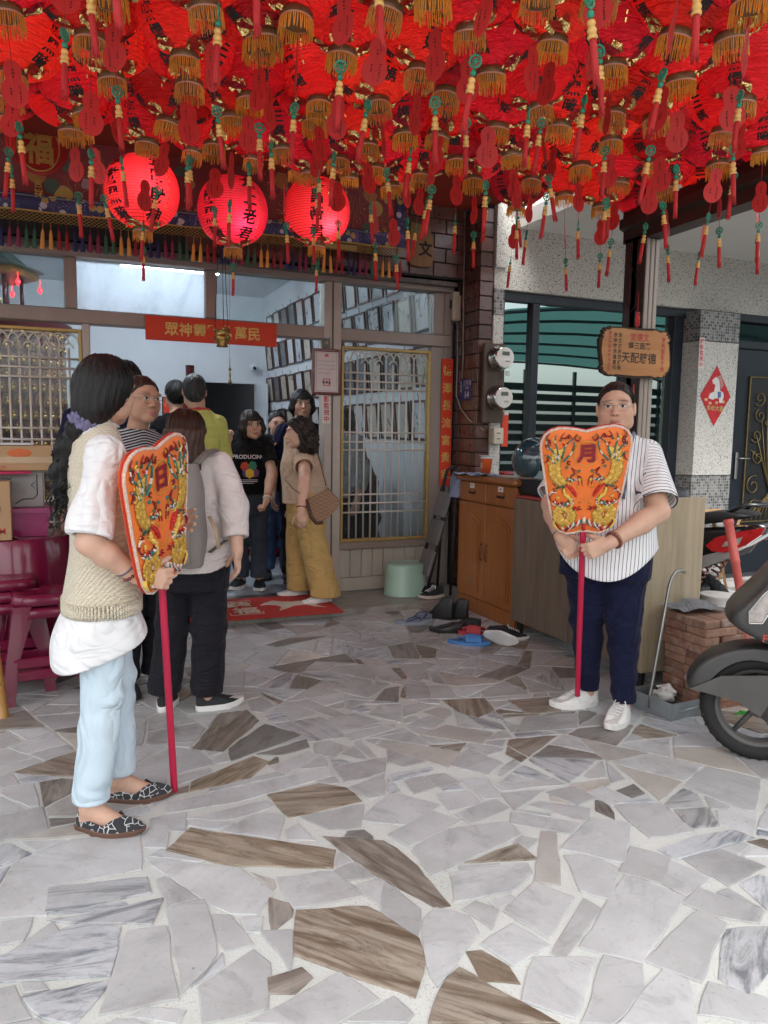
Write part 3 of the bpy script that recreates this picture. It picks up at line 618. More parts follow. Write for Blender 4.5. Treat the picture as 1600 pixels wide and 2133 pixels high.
for sg in (-1, 1):
    for (cx, cz, r, a0) in ((0.22, 0.86, 0.075, 4.0), (0.20, 0.74, 0.07, 2.0), (0.24, 0.6, 0.07, 3.6), (0.2, 0.45, 0.075, 2.2), (0.24, 0.25, 0.10, 1.2), (0.22, 0.1, 0.09, 5.0), (0.08, 0.7, 0.05, 3.0)):
        mb = MB(); mb.tube([(gm + sg * (p[0]), p[1], p[2]) for p in scroll((-cx, gz0 + cz * gh), r, 1.3, a0, 1)], 0.0055, 5); mb.build('iron_scroll', BRASS, dlf, True)
    for k in range(5):
        x1 = 0.06 + 0.06 * k; mb = MB(); mb.tube([(gm + sg * 0.012, YN - 0.016, gz0 + 0.2 * gh), (gm + sg * x1 * 0.5, YN - 0.016, gz0 + (0.32 + 0.03 * k) * gh), (gm + sg * x1, YN - 0.016, gz0 + (0.5 + 0.11 * (4 - k)) * gh)], 0.005, 5); mb.build('iron_stem', BRASS, dlf, True)
        mb = MB(); mb.tube([(gm + sg * 0.012, YN - 0.016, gz0 + 0.2 * gh), (gm + sg * x1 * 0.45, YN - 0.016, gz0 + 0.12 * gh), (gm + sg * x1, YN - 0.016, gz0 + 0.01 * gh)], 0.005, 5); mb.build('iron_stem', BRASS, dlf, True)
hp = on_y(1535, 970, YN - 0.02); mb = MB(); mb.box((hp[0] - 0.016, YN - 0.02, hp[2] - 0.13), (hp[0] + 0.016, YN - 0.002, hp[2] + 0.13), bev=0.006); hl = mb.build('door_handle', STEEL, dlf); mb = MB(); mb.tube([(hp[0], YN - 0.02, hp[2] + 0.07), (hp[0], YN - 0.06, hp[2] + 0.07), (hp[0] + 0.11, YN - 0.065, hp[2] + 0.068)], 0.008, 7); mb.build('lever', STEEL, hl, True)
mb = MB(); mb.box((3.44, 5.29, 2.2), (3.49, 5.30, 2.3)); 

# ---------------------------------------------------------------- the carport across the way, seen mirrored in the dark window
cp = thing('carport', 'teal arched carport with slatted timber fence mirrored in the dark window', 'carport', (11.6, 0.0, 0))
TEAL = bpy.data.materials.new('teal_polycarbonate'); _t = NT(TEAL)
_t.out(_t.n('MixShader', {0: 0.45, 1: _t.n('BsdfDiffuse', {'Color': (0.07, 0.15, 0.14)}).outputs[0], 2: _t.n('BsdfTranslucent', {'Color': (0.10, 0.23, 0.21)}).outputs[0]}).outputs[0])
def arch(y): return [(-6.2 + 12.4 * (0.5 - 0.5 * math.cos(a)), y, 2.05 + 1.45 * math.sin(a) ** 0.6 + 0.08 * (y + 3)) for a in np.linspace(0.02, PI - 0.02, 17)]
mb = MB(); mb.loft([arch(-6.5), arch(-0.5)], False, False); mb.build('roof_sheet', TEAL, cp, True)
for y in (-6.4, -5.2, -4.0, -2.8, -1.6, -0.55):
    mb = MB(); mb.tube([(x, yy, z - 0.05) for x, yy, z in arch(y)], 0.03, 6); mb.build('roof_rib', NAVYFR, cp, True)
for x in (-6.1, -4.6, -3.0, -1.5, 0, 1.6, 3.1, 4.6, 6.1):
    mb = MB(); mb.box((x - 0.04, -6.5, 0), (x + 0.04, -6.42, 3.0)); mb.build('post', NAVYFR, cp)
for k in range(9):
    mb = MB(); mb.box((-6.4, -6.6, 0.3 + 0.27 * k), (6.4, -6.55, 0.49 + 0.27 * k)); mb.build('fence_board', mat('dark_timber', (0.03, 0.026, 0.022), 0.7, var=0.3), cp)
# ================================================================ people
class Vol:
    """signed-distance volume that is turned into one continuous skin"""
    def __init__(s, lo, hi, h):
        s.lo = np.asarray(lo, float); s.h = h
        s.n = np.ceil((np.asarray(hi, float) - s.lo) / h).astype(int) + 1
        s.g = np.full(s.n, 0.5, np.float32)
        s.ax = [(s.lo[i] + h * np.arange(s.n[i])).astype(np.float32) for i in range(3)]
    def blk(s, lo, hi):
        a = np.clip(np.floor((np.asarray(lo) - s.lo) / s.h).astype(int), 0, s.n); b = np.clip(np.ceil((np.asarray(hi) - s.lo) / s.h).astype(int) + 1, 0, s.n)
        sl = tuple(slice(a[i], b[i]) for i in range(3))
        return sl, s.ax[0][sl[0]][:, None, None], s.ax[1][sl[1]][None, :, None], s.ax[2][sl[2]][None, None, :]
    def comb(s, sl, d, k, op):
        g = s.g[sl]
        if g.size == 0: return s
        if op == 'u':
            h = np.clip(0.5 + 0.5 * (g - d) / k, 0, 1); s.g[sl] = g * (1 - h) + d * h - k * h * (1 - h)
        else:
            d = -d if op == 's' else d
            h = np.clip(0.5 - 0.5 * (g - d) / k, 0, 1); s.g[sl] = g * (1 - h) + d * h + k * h * (1 - h)
        return s
    def cone(s, a, b, ra, rb, k=0.02, op='u', sq=None):
        a, b = np.asarray(a, float), np.asarray(b, float); m = max(ra, rb) + 3 * k + 2 * s.h
        sl, X, Y, Z = s.blk(np.minimum(a, b) - m, np.maximum(a, b) + m); d = b - a; L = float(d @ d) + 1e-12
        px, py, pz = X - a[0], Y - a[1], Z - a[2]
        t = np.clip((px * d[0] + py * d[1] + pz * d[2]) / L, 0, 1)
        q = np.sqrt((px - t * d[0]) ** 2 + (py - t * d[1]) ** 2 + (pz - t * d[2]) ** 2) - (ra + (rb - ra) * t)
        return s.comb(sl, q, k, op)
    def chain(s, pts, rad, k=0.02, op='u'):
        for i in range(len(pts) - 1): s.cone(pts[i], pts[i + 1], rad[i], rad[i + 1], k, op)
        return s
    def ell(s, c, r, k=0.02, op='u', R=None):
        c, r = np.asarray(c, float), np.asarray(r, float); m = r.max() + 3 * k + 2 * s.h
        sl, X, Y, Z = s.blk(c - m, c + m); x, y, z = X - c[0], Y - c[1], Z - c[2]
        if R is not None:
            x, y, z = (R[0][0] * x + R[1][0] * y + R[2][0] * z), (R[0][1] * x + R[1][1] * y + R[2][1] * z), (R[0][2] * x + R[1][2] * y + R[2][2] * z)
        k0 = np.sqrt((x / r[0]) ** 2 + (y / r[1]) ** 2 + (z / r[2]) ** 2); k1 = np.sqrt((x / r[0] ** 2) ** 2 + (y / r[1] ** 2) ** 2 + (z / r[2] ** 2) ** 2) + 1e-9
        return s.comb(sl, k0 * (k0 - 1) / k1, k, op)
    def torso(s, rows, k=0.02, op='u', pw=2.3):
        """rows of (z, cx, cy, rx, ry): a body of stacked rounded sections"""
        rows = sorted(rows); A = np.array(rows); m = 0.08
        lo = [(A[:, 1] - A[:, 3]).min() - m, (A[:, 2] - A[:, 4]).min() - m, A[0, 0] - m]; hi = [(A[:, 1] + A[:, 3]).max() + m, (A[:, 2] + A[:, 4]).max() + m, A[-1, 0] + m]
        sl, X, Y, Z = s.blk(lo, hi); z = np.asarray(Z)[0, 0]
        zz = np.linspace(A[0, 0], A[-1, 0], 60); f = []
        for j in range(1, 5):
            v = np.interp(zz, A[:, 0], A[:, j]); v = np.convolve(np.pad(v, 4, mode='edge'), np.ones(9) / 9, 'valid'); f.append(np.interp(z, zz, v)[None, None, :])
        q = ((np.abs(X - f[0]) / f[2]) ** pw + (np.abs(Y - f[1]) / f[3]) ** pw) ** (1 / pw)
        d = (q - 1) * np.minimum(f[2], f[3])
        dz = np.maximum(A[0, 0] - z, z - A[-1, 0])[None, None, :]
        d = np.maximum(d, dz) * 0.9
        return s.comb(sl, d.astype(np.float32), k, op)
    def cut(s, fn, k=0.006):
        d = fn(s.ax[0][:, None, None], s.ax[1][None, :, None], s.ax[2][None, None, :]).astype(np.float32)
        return s.comb(tuple(slice(0, n) for n in s.n), np.broadcast_to(d, s.g.shape), k, 'i')
    def disp(s, fn):
        s.g += fn(s.ax[0][:, None, None], s.ax[1][None, :, None], s.ax[2][None, None, :]).astype(np.float32); return s
    def build(s, name, m, parent=None, adapt=0.0, attr=None, smooth=True):
        bgv = 4 * s.h; gr = openvdb.FloatGrid(bgv); gr.copyFromArray(np.clip(s.g, -bgv, bgv))
        pts, tri, quad = gr.convertToPolygons(0.0, adapt)
        pts = pts * s.h + s.lo; fs = [tuple(q[::-1]) for q in quad.tolist()] + [tuple(q[::-1]) for q in tri.tolist()]
        me = bpy.data.meshes.new(name); me.from_pydata(pts.tolist(), [], fs); me.materials.append(m)
        if smooth: me.polygons.foreach_set('use_smooth', [True] * len(me.polygons))
        for an, fn in (attr or {}).items():
            at = me.attributes.new(an, 'FLOAT_VECTOR', 'POINT'); at.data.foreach_set('vector', np.ascontiguousarray(fn(pts), dtype=np.float32).ravel())
        me.update(); return link(name, me, parent)

def folds(seed, amp, kz=(20, 40), kxy=(5, 15), n=6):
    r = np.random.RandomState(seed); W = []
    for _ in range(n):
        a = r.uniform(0, 2 * PI); kk = r.uniform(*kxy); W.append((kk * math.cos(a), kk * math.sin(a), r.uniform(*kz) * r.choice([-1, 1]), r.uniform(0, 6.28), r.uniform(0.5, 1)))
    def fn(x, y, z):
        o = 0
        for a, b, c, p, w in W: o = o + w * np.sin(a * x + b * y + c * z + p + 1.3 * np.sin(7 * x - 9 * z + p))
        return o * amp / n * 1.6
    return fn

# ---- skin with face features drawn in head coordinates (x across, y forward, z up from the head's centre)
def skin_mat(name, tone, lip=(0.42, 0.13, 0.12), brow=(0.02, 0.014, 0.012), brow_a=0.75):
    m = bpy.data.materials.new(name); t = NT(m)
    at = t.n('Attribute', attribute_name='hc').outputs['Vector']; sp = t.n('SeparateXYZ', {0: at}); X, Yh, Zh = sp.outputs
    ax = t.math('ABSOLUTE', X)
    def blob(u0, v0, a, b, rot=0.0, soft=0.25, sym=True):
        u = t.math('SUBTRACT', ax if sym else X, u0); v = t.math('SUBTRACT', Zh, v0); c, s = math.cos(rot), math.sin(rot)
        uu = t.math('DIVIDE', t.math('ADD', t.math('MULTIPLY', u, c), t.math('MULTIPLY', v, s)), a)
        vv = t.math('DIVIDE', t.math('SUBTRACT', t.math('MULTIPLY', v, c), t.math('MULTIPLY', u, s)), b)
        r = t.math('SQRT', t.math('ADD', t.math('MULTIPLY', uu, uu), t.math('MULTIPLY', vv, vv)))
        k = t.n('MapRange', {0: r, 1: 1 - soft, 2: 1 + soft, 3: 1.0, 4: 0.0}).outputs[0]
        return t.math('MULTIPLY', k, t.math('GREATER_THAN', Yh, 0.045))
    n1 = t.noise(t.coord('Object', rand=True), 14.0, 4.0); n2 = t.noise(t.coord('Object', rand=True), 120.0, 2.0)
    c = t.ramp(n1, [(0.3, tuple(q * 0.9 for q in tone)), (0.7, tuple(min(1, q * 1.08) for q in tone))])
    red = (tone[0] * 1.0, tone[1] * 0.74, tone[2] * 0.68)
    c = t.mix(t.math('MULTIPLY', blob(0.045, -0.03, 0.03, 0.025, soft=0.8), 0.3), c, red)
    c = t.mix(t.math('MULTIPLY', blob(0.0, -0.024, 0.017, 0.014, soft=0.7), 0.3), c, red)
    c = t.mix(t.math('MULTIPLY', blob(0.033, 0.008, 0.024, 0.013, soft=0.6), 0.28), c, tuple(q * 0.55 for q in tone))
    c = t.mix(t.math('MULTIPLY', blob(0.035, 0.031, 0.022, 0.0042, rot=-0.12, soft=0.5), brow_a), c, brow)
    c = t.mix(blob(0.0325, 0.006, 0.0145, 0.0052, rot=0.06, soft=0.2), c, (0.62, 0.58, 0.55))
    c = t.mix(blob(0.0325, 0.0065, 0.0062, 0.0062, soft=0.2), c, (0.012, 0.008, 0.006))
    c = t.mix(t.math('MULTIPLY', blob(0.0325, 0.0118, 0.0165, 0.0024, rot=0.08, soft=0.4), 0.85), c, (0.02, 0.014, 0.012))
    c = t.mix(t.math('MULTIPLY', blob(0.0085, -0.034, 0.0045, 0.0022, soft=0.5), 0.7), c, (0.06, 0.025, 0.02))
    c = t.mix(t.math('MULTIPLY', blob(0.0, -0.0625, 0.023, 0.0048, soft=0.35), 0.75), c, lip)
    c = t.mix(t.math('MULTIPLY', blob(0.0, -0.0715, 0.0185, 0.0055, soft=0.4), 0.7), c, lip)
    c = t.mix(t.math('MULTIPLY', blob(0.0, -0.0665, 0.024, 0.0014, soft=0.5), 0.8), c, (0.1, 0.03, 0.03))
    p = t.pbr(color=c, rough=0.5, spec=0.4, sub=0.12, normal=t.bump(n2, 0.12, 0.002))
    p.inputs['Subsurface Radius'].default_value = (0.012, 0.005, 0.003)
    t.out(p.outputs[0]); return m
def hair_mat(name, col, hi, gloss=0.38):
    m = bpy.data.materials.new(name); t = NT(m)
    at = t.n('Attribute', attribute_name='hc').outputs['Vector']
    mp = t.n('Mapping', {0: at, 'Scale': (140, 140, 9)}).outputs[0]; mp2 = t.n('Mapping', {0: at, 'Scale': (40, 40, 4)}).outputs[0]
    n1 = t.noise(mp, 1.0, 4.0, 0.7, 0.6); n2 = t.noise(mp2, 1.0, 3.0, 0.6, 0.8)
    c = t.ramp(t.math('MULTIPLY_ADD', n1, 0.6, t.math('MULTIPLY', n2, 0.4)), [(0.32, tuple(q * 0.5 for q in col)), (0.55, col), (0.72, hi)])
    nb = t.bump(t.math('ADD', n1, n2), 0.9, 0.004)
    p = t.pbr(color=c, rough=t.math('MULTIPLY_ADD', n1, 0.25, gloss - 0.1), spec=0.32, normal=nb)
    t.out(p.outputs[0]); return m
SK_A = skin_mat('skin_fair', (0.60, 0.37, 0.27)); SK_B = skin_mat('skin_tan', (0.46, 0.26, 0.175), brow_a=0.45); SK_C = skin_mat('skin_medium', (0.60, 0.37, 0.265))
HAIR_K = hair_mat('hair_black', (0.008, 0.007, 0.007), (0.028, 0.025, 0.024)); HAIR_B = hair_mat('hair_brown', (0.055, 0.022, 0.013), (0.16, 0.07, 0.04), 0.34)
HAIR_D = hair_mat('hair_dark_brown', (0.022, 0.013, 0.010), (0.09, 0.055, 0.04)); HAIR_G = hair_mat('hair_greying', (0.03, 0.03, 0.032), (0.3, 0.3, 0.31), 0.5)

class Person:
    def __init__(s, label, loc, heading, H, skin, h=0.006, fat=1.0, group=None):
        s.rz = PI - math.radians(heading); s.H = H; s.h = h; s.fat = fat; s.skin = skin; s.loc = np.asarray(loc, float)
        s.root = thing('person', label, 'person', loc, s.rz, group)
        s.R = rotz(s.rz); s.hs = H / 7.3 / 0.222
        s.j = {'neck': np.array([0, 0.012, 0.845 * H]), 'pelvis': np.array([0, 0.0, 0.53 * H])}
        for q, sg in (('L', 1), ('R', -1)):
            s.j['sh' + q] = np.array([sg * 0.098 * H, 0.015, 0.803 * H]); s.j['el' + q] = np.array([sg * 0.145 * H, 0.03, 0.62 * H]); s.j['wr' + q] = np.array([sg * 0.15 * H, -0.035, 0.475 * H])
            s.j['hip' + q] = np.array([sg * 0.052 * H, 0, 0.52 * H]); s.j['kn' + q] = np.array([sg * 0.056 * H, -0.02, 0.285 * H]); s.j['an' + q] = np.array([sg * 0.058 * H, 0.02, 0.048 * H])
            s.j['toe' + q] = math.radians(8) * sg
        s.hand = {'L': None, 'R': None}
        s.hc = np.array([0, -0.012, 0.932 * H]); s.hr = (0, 0, 0)
        s.ffront = 1.0; s.hide = set()
    def loc_of(s, w): return s.R.T @ (np.asarray(w, float) - s.loc)
    def dir_of(s, w): return s.R.T @ np.asarray(w, float)
    def headR(s):
        y, p, r = [math.radians(a) for a in s.hr]          # yaw to the left positive, pitch up positive, roll
        Ry = rotz(y); Rx = np.array([[1, 0, 0], [0, math.cos(p), math.sin(p)], [0, -math.sin(p), math.cos(p)]]); Rr = np.array([[math.cos(r), 0, math.sin(r)], [0, 1, 0], [-math.sin(r), 0, math.cos(r)]])
        M = Ry @ Rx @ Rr
        return np.stack([M @ np.array([1, 0, 0]), M @ np.array([0, -1, 0]), M @ np.array([0, 0, 1.0])], 1)   # columns: head x, forward, up
    def hp(s, x, y, z): return s.hc + s.headR() @ (np.array([x, y, z]) * s.hs)
    def hcoord(s, pts): return ((np.asarray(pts) - s.hc) @ s.headR()) / s.hs
    def body(s, wide=1.0, feet=True, face=1.0):
        H, j, f, h = s.H, s.j, s.fat, s.h
        P = [v for v in j.values() if hasattr(v, '__len__')]; lo = np.min(P, 0) - 0.22; hi = np.max(P, 0) + 0.22; lo[2] = -0.01; hi[2] = s.hc[2] + 0.16
        v = Vol(lo, hi, h); R = s.headR(); q = s.hs
        E = lambda c, r, k, op='u': v.ell(s.hp(*c), np.array(r) * q, k * q, op, R)
        w = wide
        E((0, -0.012, 0.025), (0.074, 0.092, 0.088), 0.01); E((0, 0.022, -0.035), (0.060 * w, 0.062, 0.078), 0.03)
        E((0, 0.06, -0.093), (0.026 * w, 0.022, 0.018), 0.03)
        for g in (-1, 1):
            E((g * 0.04 * w, 0.045, -0.028), (0.028, 0.03, 0.032), 0.025); E((g * 0.05 * w, 0.015, -0.07), (0.018 * w, 0.03, 0.025), 0.03)
            E((g * 0.033, 0.077, 0.031), (0.026, 0.012, 0.010), 0.016)
            E((g * 0.0325, 0.094, 0.008), (0.019, 0.013, 0.011), 0.012, 's'); E((g * 0.0325, 0.067, 0.006), (0.0175, 0.0175, 0.0165), 0.005)
            E((g * 0.0125, 0.092, -0.029), (0.0085, 0.010, 0.0075), 0.006)
            v.ell(s.hp(g * 0.077 * (1 + w) / 2, -0.004, -0.006), np.array((0.010, 0.021, 0.032)) * q, 0.006, 'u', R); E((g * 0.088 * (1 + w) / 2, 0.003, -0.003), (0.006, 0.012, 0.02), 0.005, 's')
        v.cone(s.hp(0, 0.082, 0.014), s.hp(0, 0.1, -0.026), 0.0075 * q, 0.0125 * q, 0.012 * q)
        E((0, 0.088, -0.0615), (0.022, 0.011, 0.0065), 0.006); E((0, 0.087, -0.072), (0.018, 0.011, 0.007), 0.006); E((0, 0.102, -0.0665), (0.022, 0.008, 0.0016), 0.003, 's')
        v.cone(s.hp(0, -0.02, -0.055), j['neck'], 0.048 * q * f, 0.056 * q * f, 0.03)
        v.torso([(0.50 * H, *j['pelvis'][:2], 0.075 * H * f, 0.055 * H * f), (0.62 * H, *((j['pelvis'] + j['neck']) / 2)[:2], 0.068 * H * f, 0.05 * H * f), (0.75 * H, *(j['neck'] * 0.75 + j['pelvis'] * 0.25)[:2], 0.085 * H * f, 0.058 * H * f), (0.835 * H, *j['neck'][:2], 0.055 * H * f, 0.035 * H * f)], 0.03)
        for sd in 'LR':
            sh, el, wr = j['sh' + sd], j['el' + sd], j['wr' + sd]
            v.cone(j['neck'] * [1, 1, 1] - [0, 0, 0.02], sh, 0.04 * f, 0.044 * f, 0.03); v.cone(sh, el, 0.047 * f, 0.039 * f, 0.02); v.cone(el, el * 0.65 + wr * 0.35, 0.039 * f, 0.04 * f, 0.015); v.cone(el * 0.65 + wr * 0.35, wr, 0.04 * f, 0.026 * (0.6 + 0.4 * f), 0.015)
            s.do_hand(v, sd)
            hp, kn, an = j['hip' + sd], j['kn' + sd], j['an' + sd]
            v.cone(hp, kn, 0.07 * f, 0.048 * f, 0.03); v.cone(kn, kn * 0.7 + an * 0.3, 0.048 * f, 0.05 * f, 0.02); v.cone(kn * 0.7 + an * 0.3, an, 0.05 * f, 0.033, 0.02)
            if feet:
                a = j['toe' + sd]; d = np.array([math.sin(a), -math.cos(a), 0]); g0 = an * [1, 1, 0]
                v.cone(an, g0 + d * 0.1 + [0, 0, 0.03], 0.034, 0.024, 0.02); v.cone(g0 - d * 0.02 + [0, 0, 0.034], g0 + d * 0.05 + [0, 0, 0.03], 0.024, 0.025, 0.02); v.cone(g0 + d * 0.09 + [0.012, 0, 0.024], g0 + d * 0.155 + [0.0, 0, 0.02], 0.026, 0.018, 0.02); v.cone(g0 + d * 0.09 - [0.012, 0, -0.022], g0 + d * 0.14 - [0.012, 0, -0.018], 0.024, 0.016, 0.02)
        return v.build('body', s.skin, s.root, 0.02 if h > 0.005 else 0.0, {'hc': s.hcoord})
    def do_hand(s, v, sd):
        j = s.j; wr, el = j['wr' + sd], j['el' + sd]; sg = 1 if sd == 'L' else -1
        hd = s.hand[sd] or {}
        d = unit(hd.get('d', unit(wr - el) + np.array([0, -0.15, 0]))); n = np.asarray(hd.get('n', (-sg, 0.2, 0)), float); n = unit(n - d * (n @ d)); t = np.cross(n, d) * (1 if sd == 'R' else -1)
        t = t if hd.get('t') is None else unit(np.asarray(hd['t']) - d * (np.asarray(hd['t']) @ d)); q = s.hs * hd.get('scale', 1.0)
        cu = hd.get('curl', (18, 25, 18)); sp = hd.get('spread', 0.06)
        B = np.stack([t, n, d], 1)
        v.cone(wr, wr + d * 0.03 * q, 0.024 * q, 0.024 * q, 0.015)
        v.ell(wr + d * 0.052 * q, np.array((0.039, 0.0155, 0.048)) * q, 0.012, 'u', B)
        for i, L in enumerate((0.066, 0.076, 0.071, 0.056)):
            b = wr + (d * (0.088 - 0.003 * abs(i - 1.2)) + t * (0.0285 - 0.019 * i)) * q; dd = unit(d + t * sp * (1.5 - i)); a = 0.0; pts = [b - dd * 0.02 * q, b]; rr = [0.0095 * q, 0.0092 * q]
            for kx, (fr, c) in enumerate(zip((0.45, 0.32, 0.26), cu)):
                a += math.radians(c * (1 + 0.1 * (i - 1.5))); pts.append(pts[-1] + (dd * math.cos(a) + n * math.sin(a)) * L * fr * q); rr.append((0.0088, 0.008, 0.0068)[kx] * q)
            v.chain(pts, rr, 0.004)
        b = wr + (d * 0.022 + t * 0.026 + n * 0.006) * q; td = unit(np.asarray(hd['thumb'])) if 'thumb' in hd else unit(d * 0.75 + t * 0.55 + n * 0.35)
        p1 = b + td * 0.045 * q; td2 = unit(td + d * 0.35 + n * 0.1) if 'thumb' not in hd else unit(td + n * 0.35)
        v.chain([b, p1, p1 + td2 * 0.03 * q, p1 + td2 * 0.05 * q], [0.014 * q, 0.0115 * q, 0.0098 * q, 0.0078 * q], 0.008)
    # ---- clothing
    def vol(s, lo, hi, h=None): return Vol(lo, hi, h or s.h + 0.001)
    def arm_pts(s, sd, frac):
        """polyline shoulder..elbow..wrist cut at frac (1 = elbow, 2 = wrist)"""
        sh, el, wr = (s.j[k + sd] for k in ('sh', 'el', 'wr'))
        return [sh, sh + (el - sh) * min(frac, 1)] + ([el + (wr - el) * (frac - 1)] if frac > 1 else [])
    def top(s, m, rows, sleeve=0.55, sr=(0.075, 0.075, 0.06), hem=None, neckline=0.06, neckz=None, amp=0.006, seed=1, name='shirt', attr=None, h=None, kz=(14, 34), post=None, sides='LR'):
        H = s.H; A = np.array(rows); P = [s.j['sh' + q] for q in 'LR'] + [p for q in sides for p in s.arm_pts(q, sleeve)] + [A[:, [1, 2, 0]].min(0) - [A[:, 3].max(), A[:, 4].max(), 0], A[:, [1, 2, 0]].max(0) + [A[:, 3].max(), A[:, 4].max(), 0]]
        v = s.vol(np.min(P, 0) - 0.12, np.max(P, 0) + 0.12, h)
        v.torso(rows, 0.02); v2 = s.vol(np.min(P, 0) - 0.12, np.max(P, 0) + 0.12, h)
        for q in sides:
            pts = s.arm_pts(q, sleeve); rr = list(sr[:len(pts)])
            v.cone(s.j['neck'] - [0, 0, 0.03], pts[0], 0.04 * s.fat, sr[0] * 0.82, 0.05); v2.chain(pts, rr, 0.03)
        if amp:
            fo = folds(seed, amp, kz, (6, 22)); v.disp(fo); v2.disp(fo)
        for q in sides:                                   # open cuff: cut square and hollow
            pts = s.arm_pts(q, sleeve); e = pts[-1]; d = unit(pts[-1] - pts[-2]); r = sr[len(pts) - 1]
            sl, X, Y, Z = v2.blk(e - r - 0.1, e + r + 0.1)
            pl = (X - e[0]) * d[0] + (Y - e[1]) * d[1] + (Z - e[2]) * d[2]; rad = np.sqrt((X - e[0]) ** 2 + (Y - e[1]) ** 2 + (Z - e[2]) ** 2)
            v2.comb(sl, np.where(rad < r + 0.07, pl, -1.0).astype(np.float32), 0.006, 'i')
            v2.cone(e - d * 0.035, e + d * 0.05, r - 0.02, r - 0.015, 0.006, 's')
        v.comb(tuple(slice(0, n) for n in v.n), v2.g, 0.02, 'u')
        nk = s.j['neck'] + [0, -0.012, 0.02 if neckz is None else neckz]
        v.ell(nk, (neckline, neckline * 0.95, neckline * 0.7), 0.012, 's')
        if hem is not None:
            v.cut(hem, 0.006)
        if post: post(v)
        return v.build(name, m, s.root, 0.01, attr)
    def trousers(s, m, waist, rows, knee=0.075, hemr=0.07, hemz=0.06, amp=0.006, seed=3, h=None, kz=(12, 40), thigh=0.1, name='trousers', attr=None, wr=0.007):
        H = s.H; P = [s.j[k + q] for k in ('hip', 'kn', 'an') for q in 'LR']; lo = np.min(P, 0) - 0.2; hi = np.max(P, 0) + 0.2; lo[2] = 0.0; hi[2] = waist + 0.03
        v = s.vol(lo, hi, h); v.torso(rows, 0.02)
        for q in 'LR':
            hp, kn, an = s.j['hip' + q], s.j['kn' + q], s.j['an' + q]; an2 = kn + (an - kn) * ((kn[2] - hemz) / max(kn[2] - an[2], 1e-3))
            v.cone(hp - [0, 0, 0.02], kn, thigh, knee, 0.03); v.cone(kn, an2, knee, hemr, 0.02)
        v.disp(folds(seed, amp, kz, (8, 26)))
        zk = s.j['knL'][2]; f2 = folds(seed + 50, wr, (38, 75), (18, 40), 7)
        v.disp(lambda x, y, z: f2(x, y, z) * (np.exp(-((z - zk + 0.02) / 0.1) ** 2) + 0.9 * np.exp(-((z - hemz - 0.05) / 0.06) ** 2) + 0.35))
        v.cut(lambda x, y, z: np.maximum(hemz - z, z - waist) + 0 * x + 0 * y, 0.005)
        for q in 'LR':
            kn, an = s.j['kn' + q], s.j['an' + q]; an2 = kn + (an - kn) * ((kn[2] - hemz) / max(kn[2] - an[2], 1e-3)); v.cone(an2 + (kn - an2) * 0.1, an2 - [0, 0, 0.04], hemr - 0.02, hemr - 0.017, 0.006, 's')
        return v.build(name, m, s.root, 0.01, attr)
    def shoe(s, sd, upper, sole, L=0.235, low=False, name='shoe', lace=None, hgt=0.06, thick=0.024, topz=0.085, foot=None):
        a = s.j['toe' + sd]; an = s.j['an' + sd]; d = np.array([math.sin(a), -math.cos(a), 0]); t = np.array([-d[1], d[0], 0]); o = an * [1, 1, 0] - d * 0.055
        W = lambda u: 0.033 + 0.013 * math.sin(min(1, max(0, (u - 0.2) / 0.6)) * PI) + (0.004 if u > 0.5 else 0)
        def prof(u, z0, wk):
            return None
        outl = []
        for k in range(28):
            th = 2 * PI * k / 28; u = 0.5 - 0.5 * math.cos(th); sx = 1 if th < PI else -1; w = W(u) * math.sqrt(max(0, 1 - abs(2 * u - 1) ** 3.2)); outl.append((u * L, sx * w))
        mb = MB(); rings = []
        for z, gr in ((0.0, -0.003), (0.004, 0.002), (thick - 0.003, 0.003), (thick, 0.0)):
            rings.append([o + d * (x + (gr if x > L / 2 else -gr)) + t * (y + math.copysign(gr, y)) + [0, 0, z + (0.012 * max(0, x / L - 0.75) * 4 * (1 if z < 0.01 else 0.6))] for x, y in outl])
        mb.loft(rings); so = None
        mu = MB(); rings = []
        lv = ((0.0, 1.0), (0.25, 0.99), (0.5, 0.93), (0.75, 0.78), (0.95, 0.52), (1.0, 0.4)) if not low else ((0.0, 1.0), (0.3, 0.98), (0.6, 0.94), (0.85, 0.88), (1.0, 0.85))
        for f, sc in lv:
            ring = []
            for x, y in outl:
                u = x / L; top = (topz if u < 0.42 else topz - (topz - 0.034) * min(1, (u - 0.42) / 0.5)) if not low else (0.06 - 0.02 * min(1, u / 0.4) + 0.012 * min(1, max(0, u - 0.5) / 0.12) - 0.014 * max(0, u - 0.8) * 5)
                hz = thick + (top - thick) * f; cx = L * (0.3 if not low else 0.5); xs = cx + (x - cx) * (1 if u < 0.3 and not low else sc ** (0.7 if not low else 0.5)); ring.append(o + d * xs + t * (y * (sc if not (low and u > 0.6) else sc * (1 - f ** 2 * min(1, (u - 0.6) / 0.08) * 0.97))) + [0, 0, hz + (0.008 * f * f if low and u > 0.6 else 0)])
            rings.append(ring)
        mu.loft(rings, cap=not low)
        root = autosmooth(mu.build(name, upper, s.root), 60); autosmooth(mb.build('sole', sole, root), 35)
        if lace is not None:
            ml = MB()
            for k in range(5):
                x = L * (0.40 + 0.07 * k); z = topz - 0.004 - (topz - 0.05) * (k / 6.5)
                ml.tube([o + d * (x - 0.006) + t * 0.02 + [0, 0, z - 0.006], o + d * x + [0, 0, z + 0.006 - 0.0012 * k], o + d * (x + 0.006) - t * 0.02 + [0, 0, z - 0.006]], 0.0032, 5)
            for g in (-1, 1): ml.tube([o + d * L * 0.38 + [0, 0, topz + 0.002], o + d * L * 0.4 + t * g * 0.022 + [0, 0, topz + 0.008], o + d * L * 0.43 + t * g * 0.03 + [0, 0, topz - 0.012]], 0.0028, 5)
            ml.build('lace', lace, root, True)
        return root
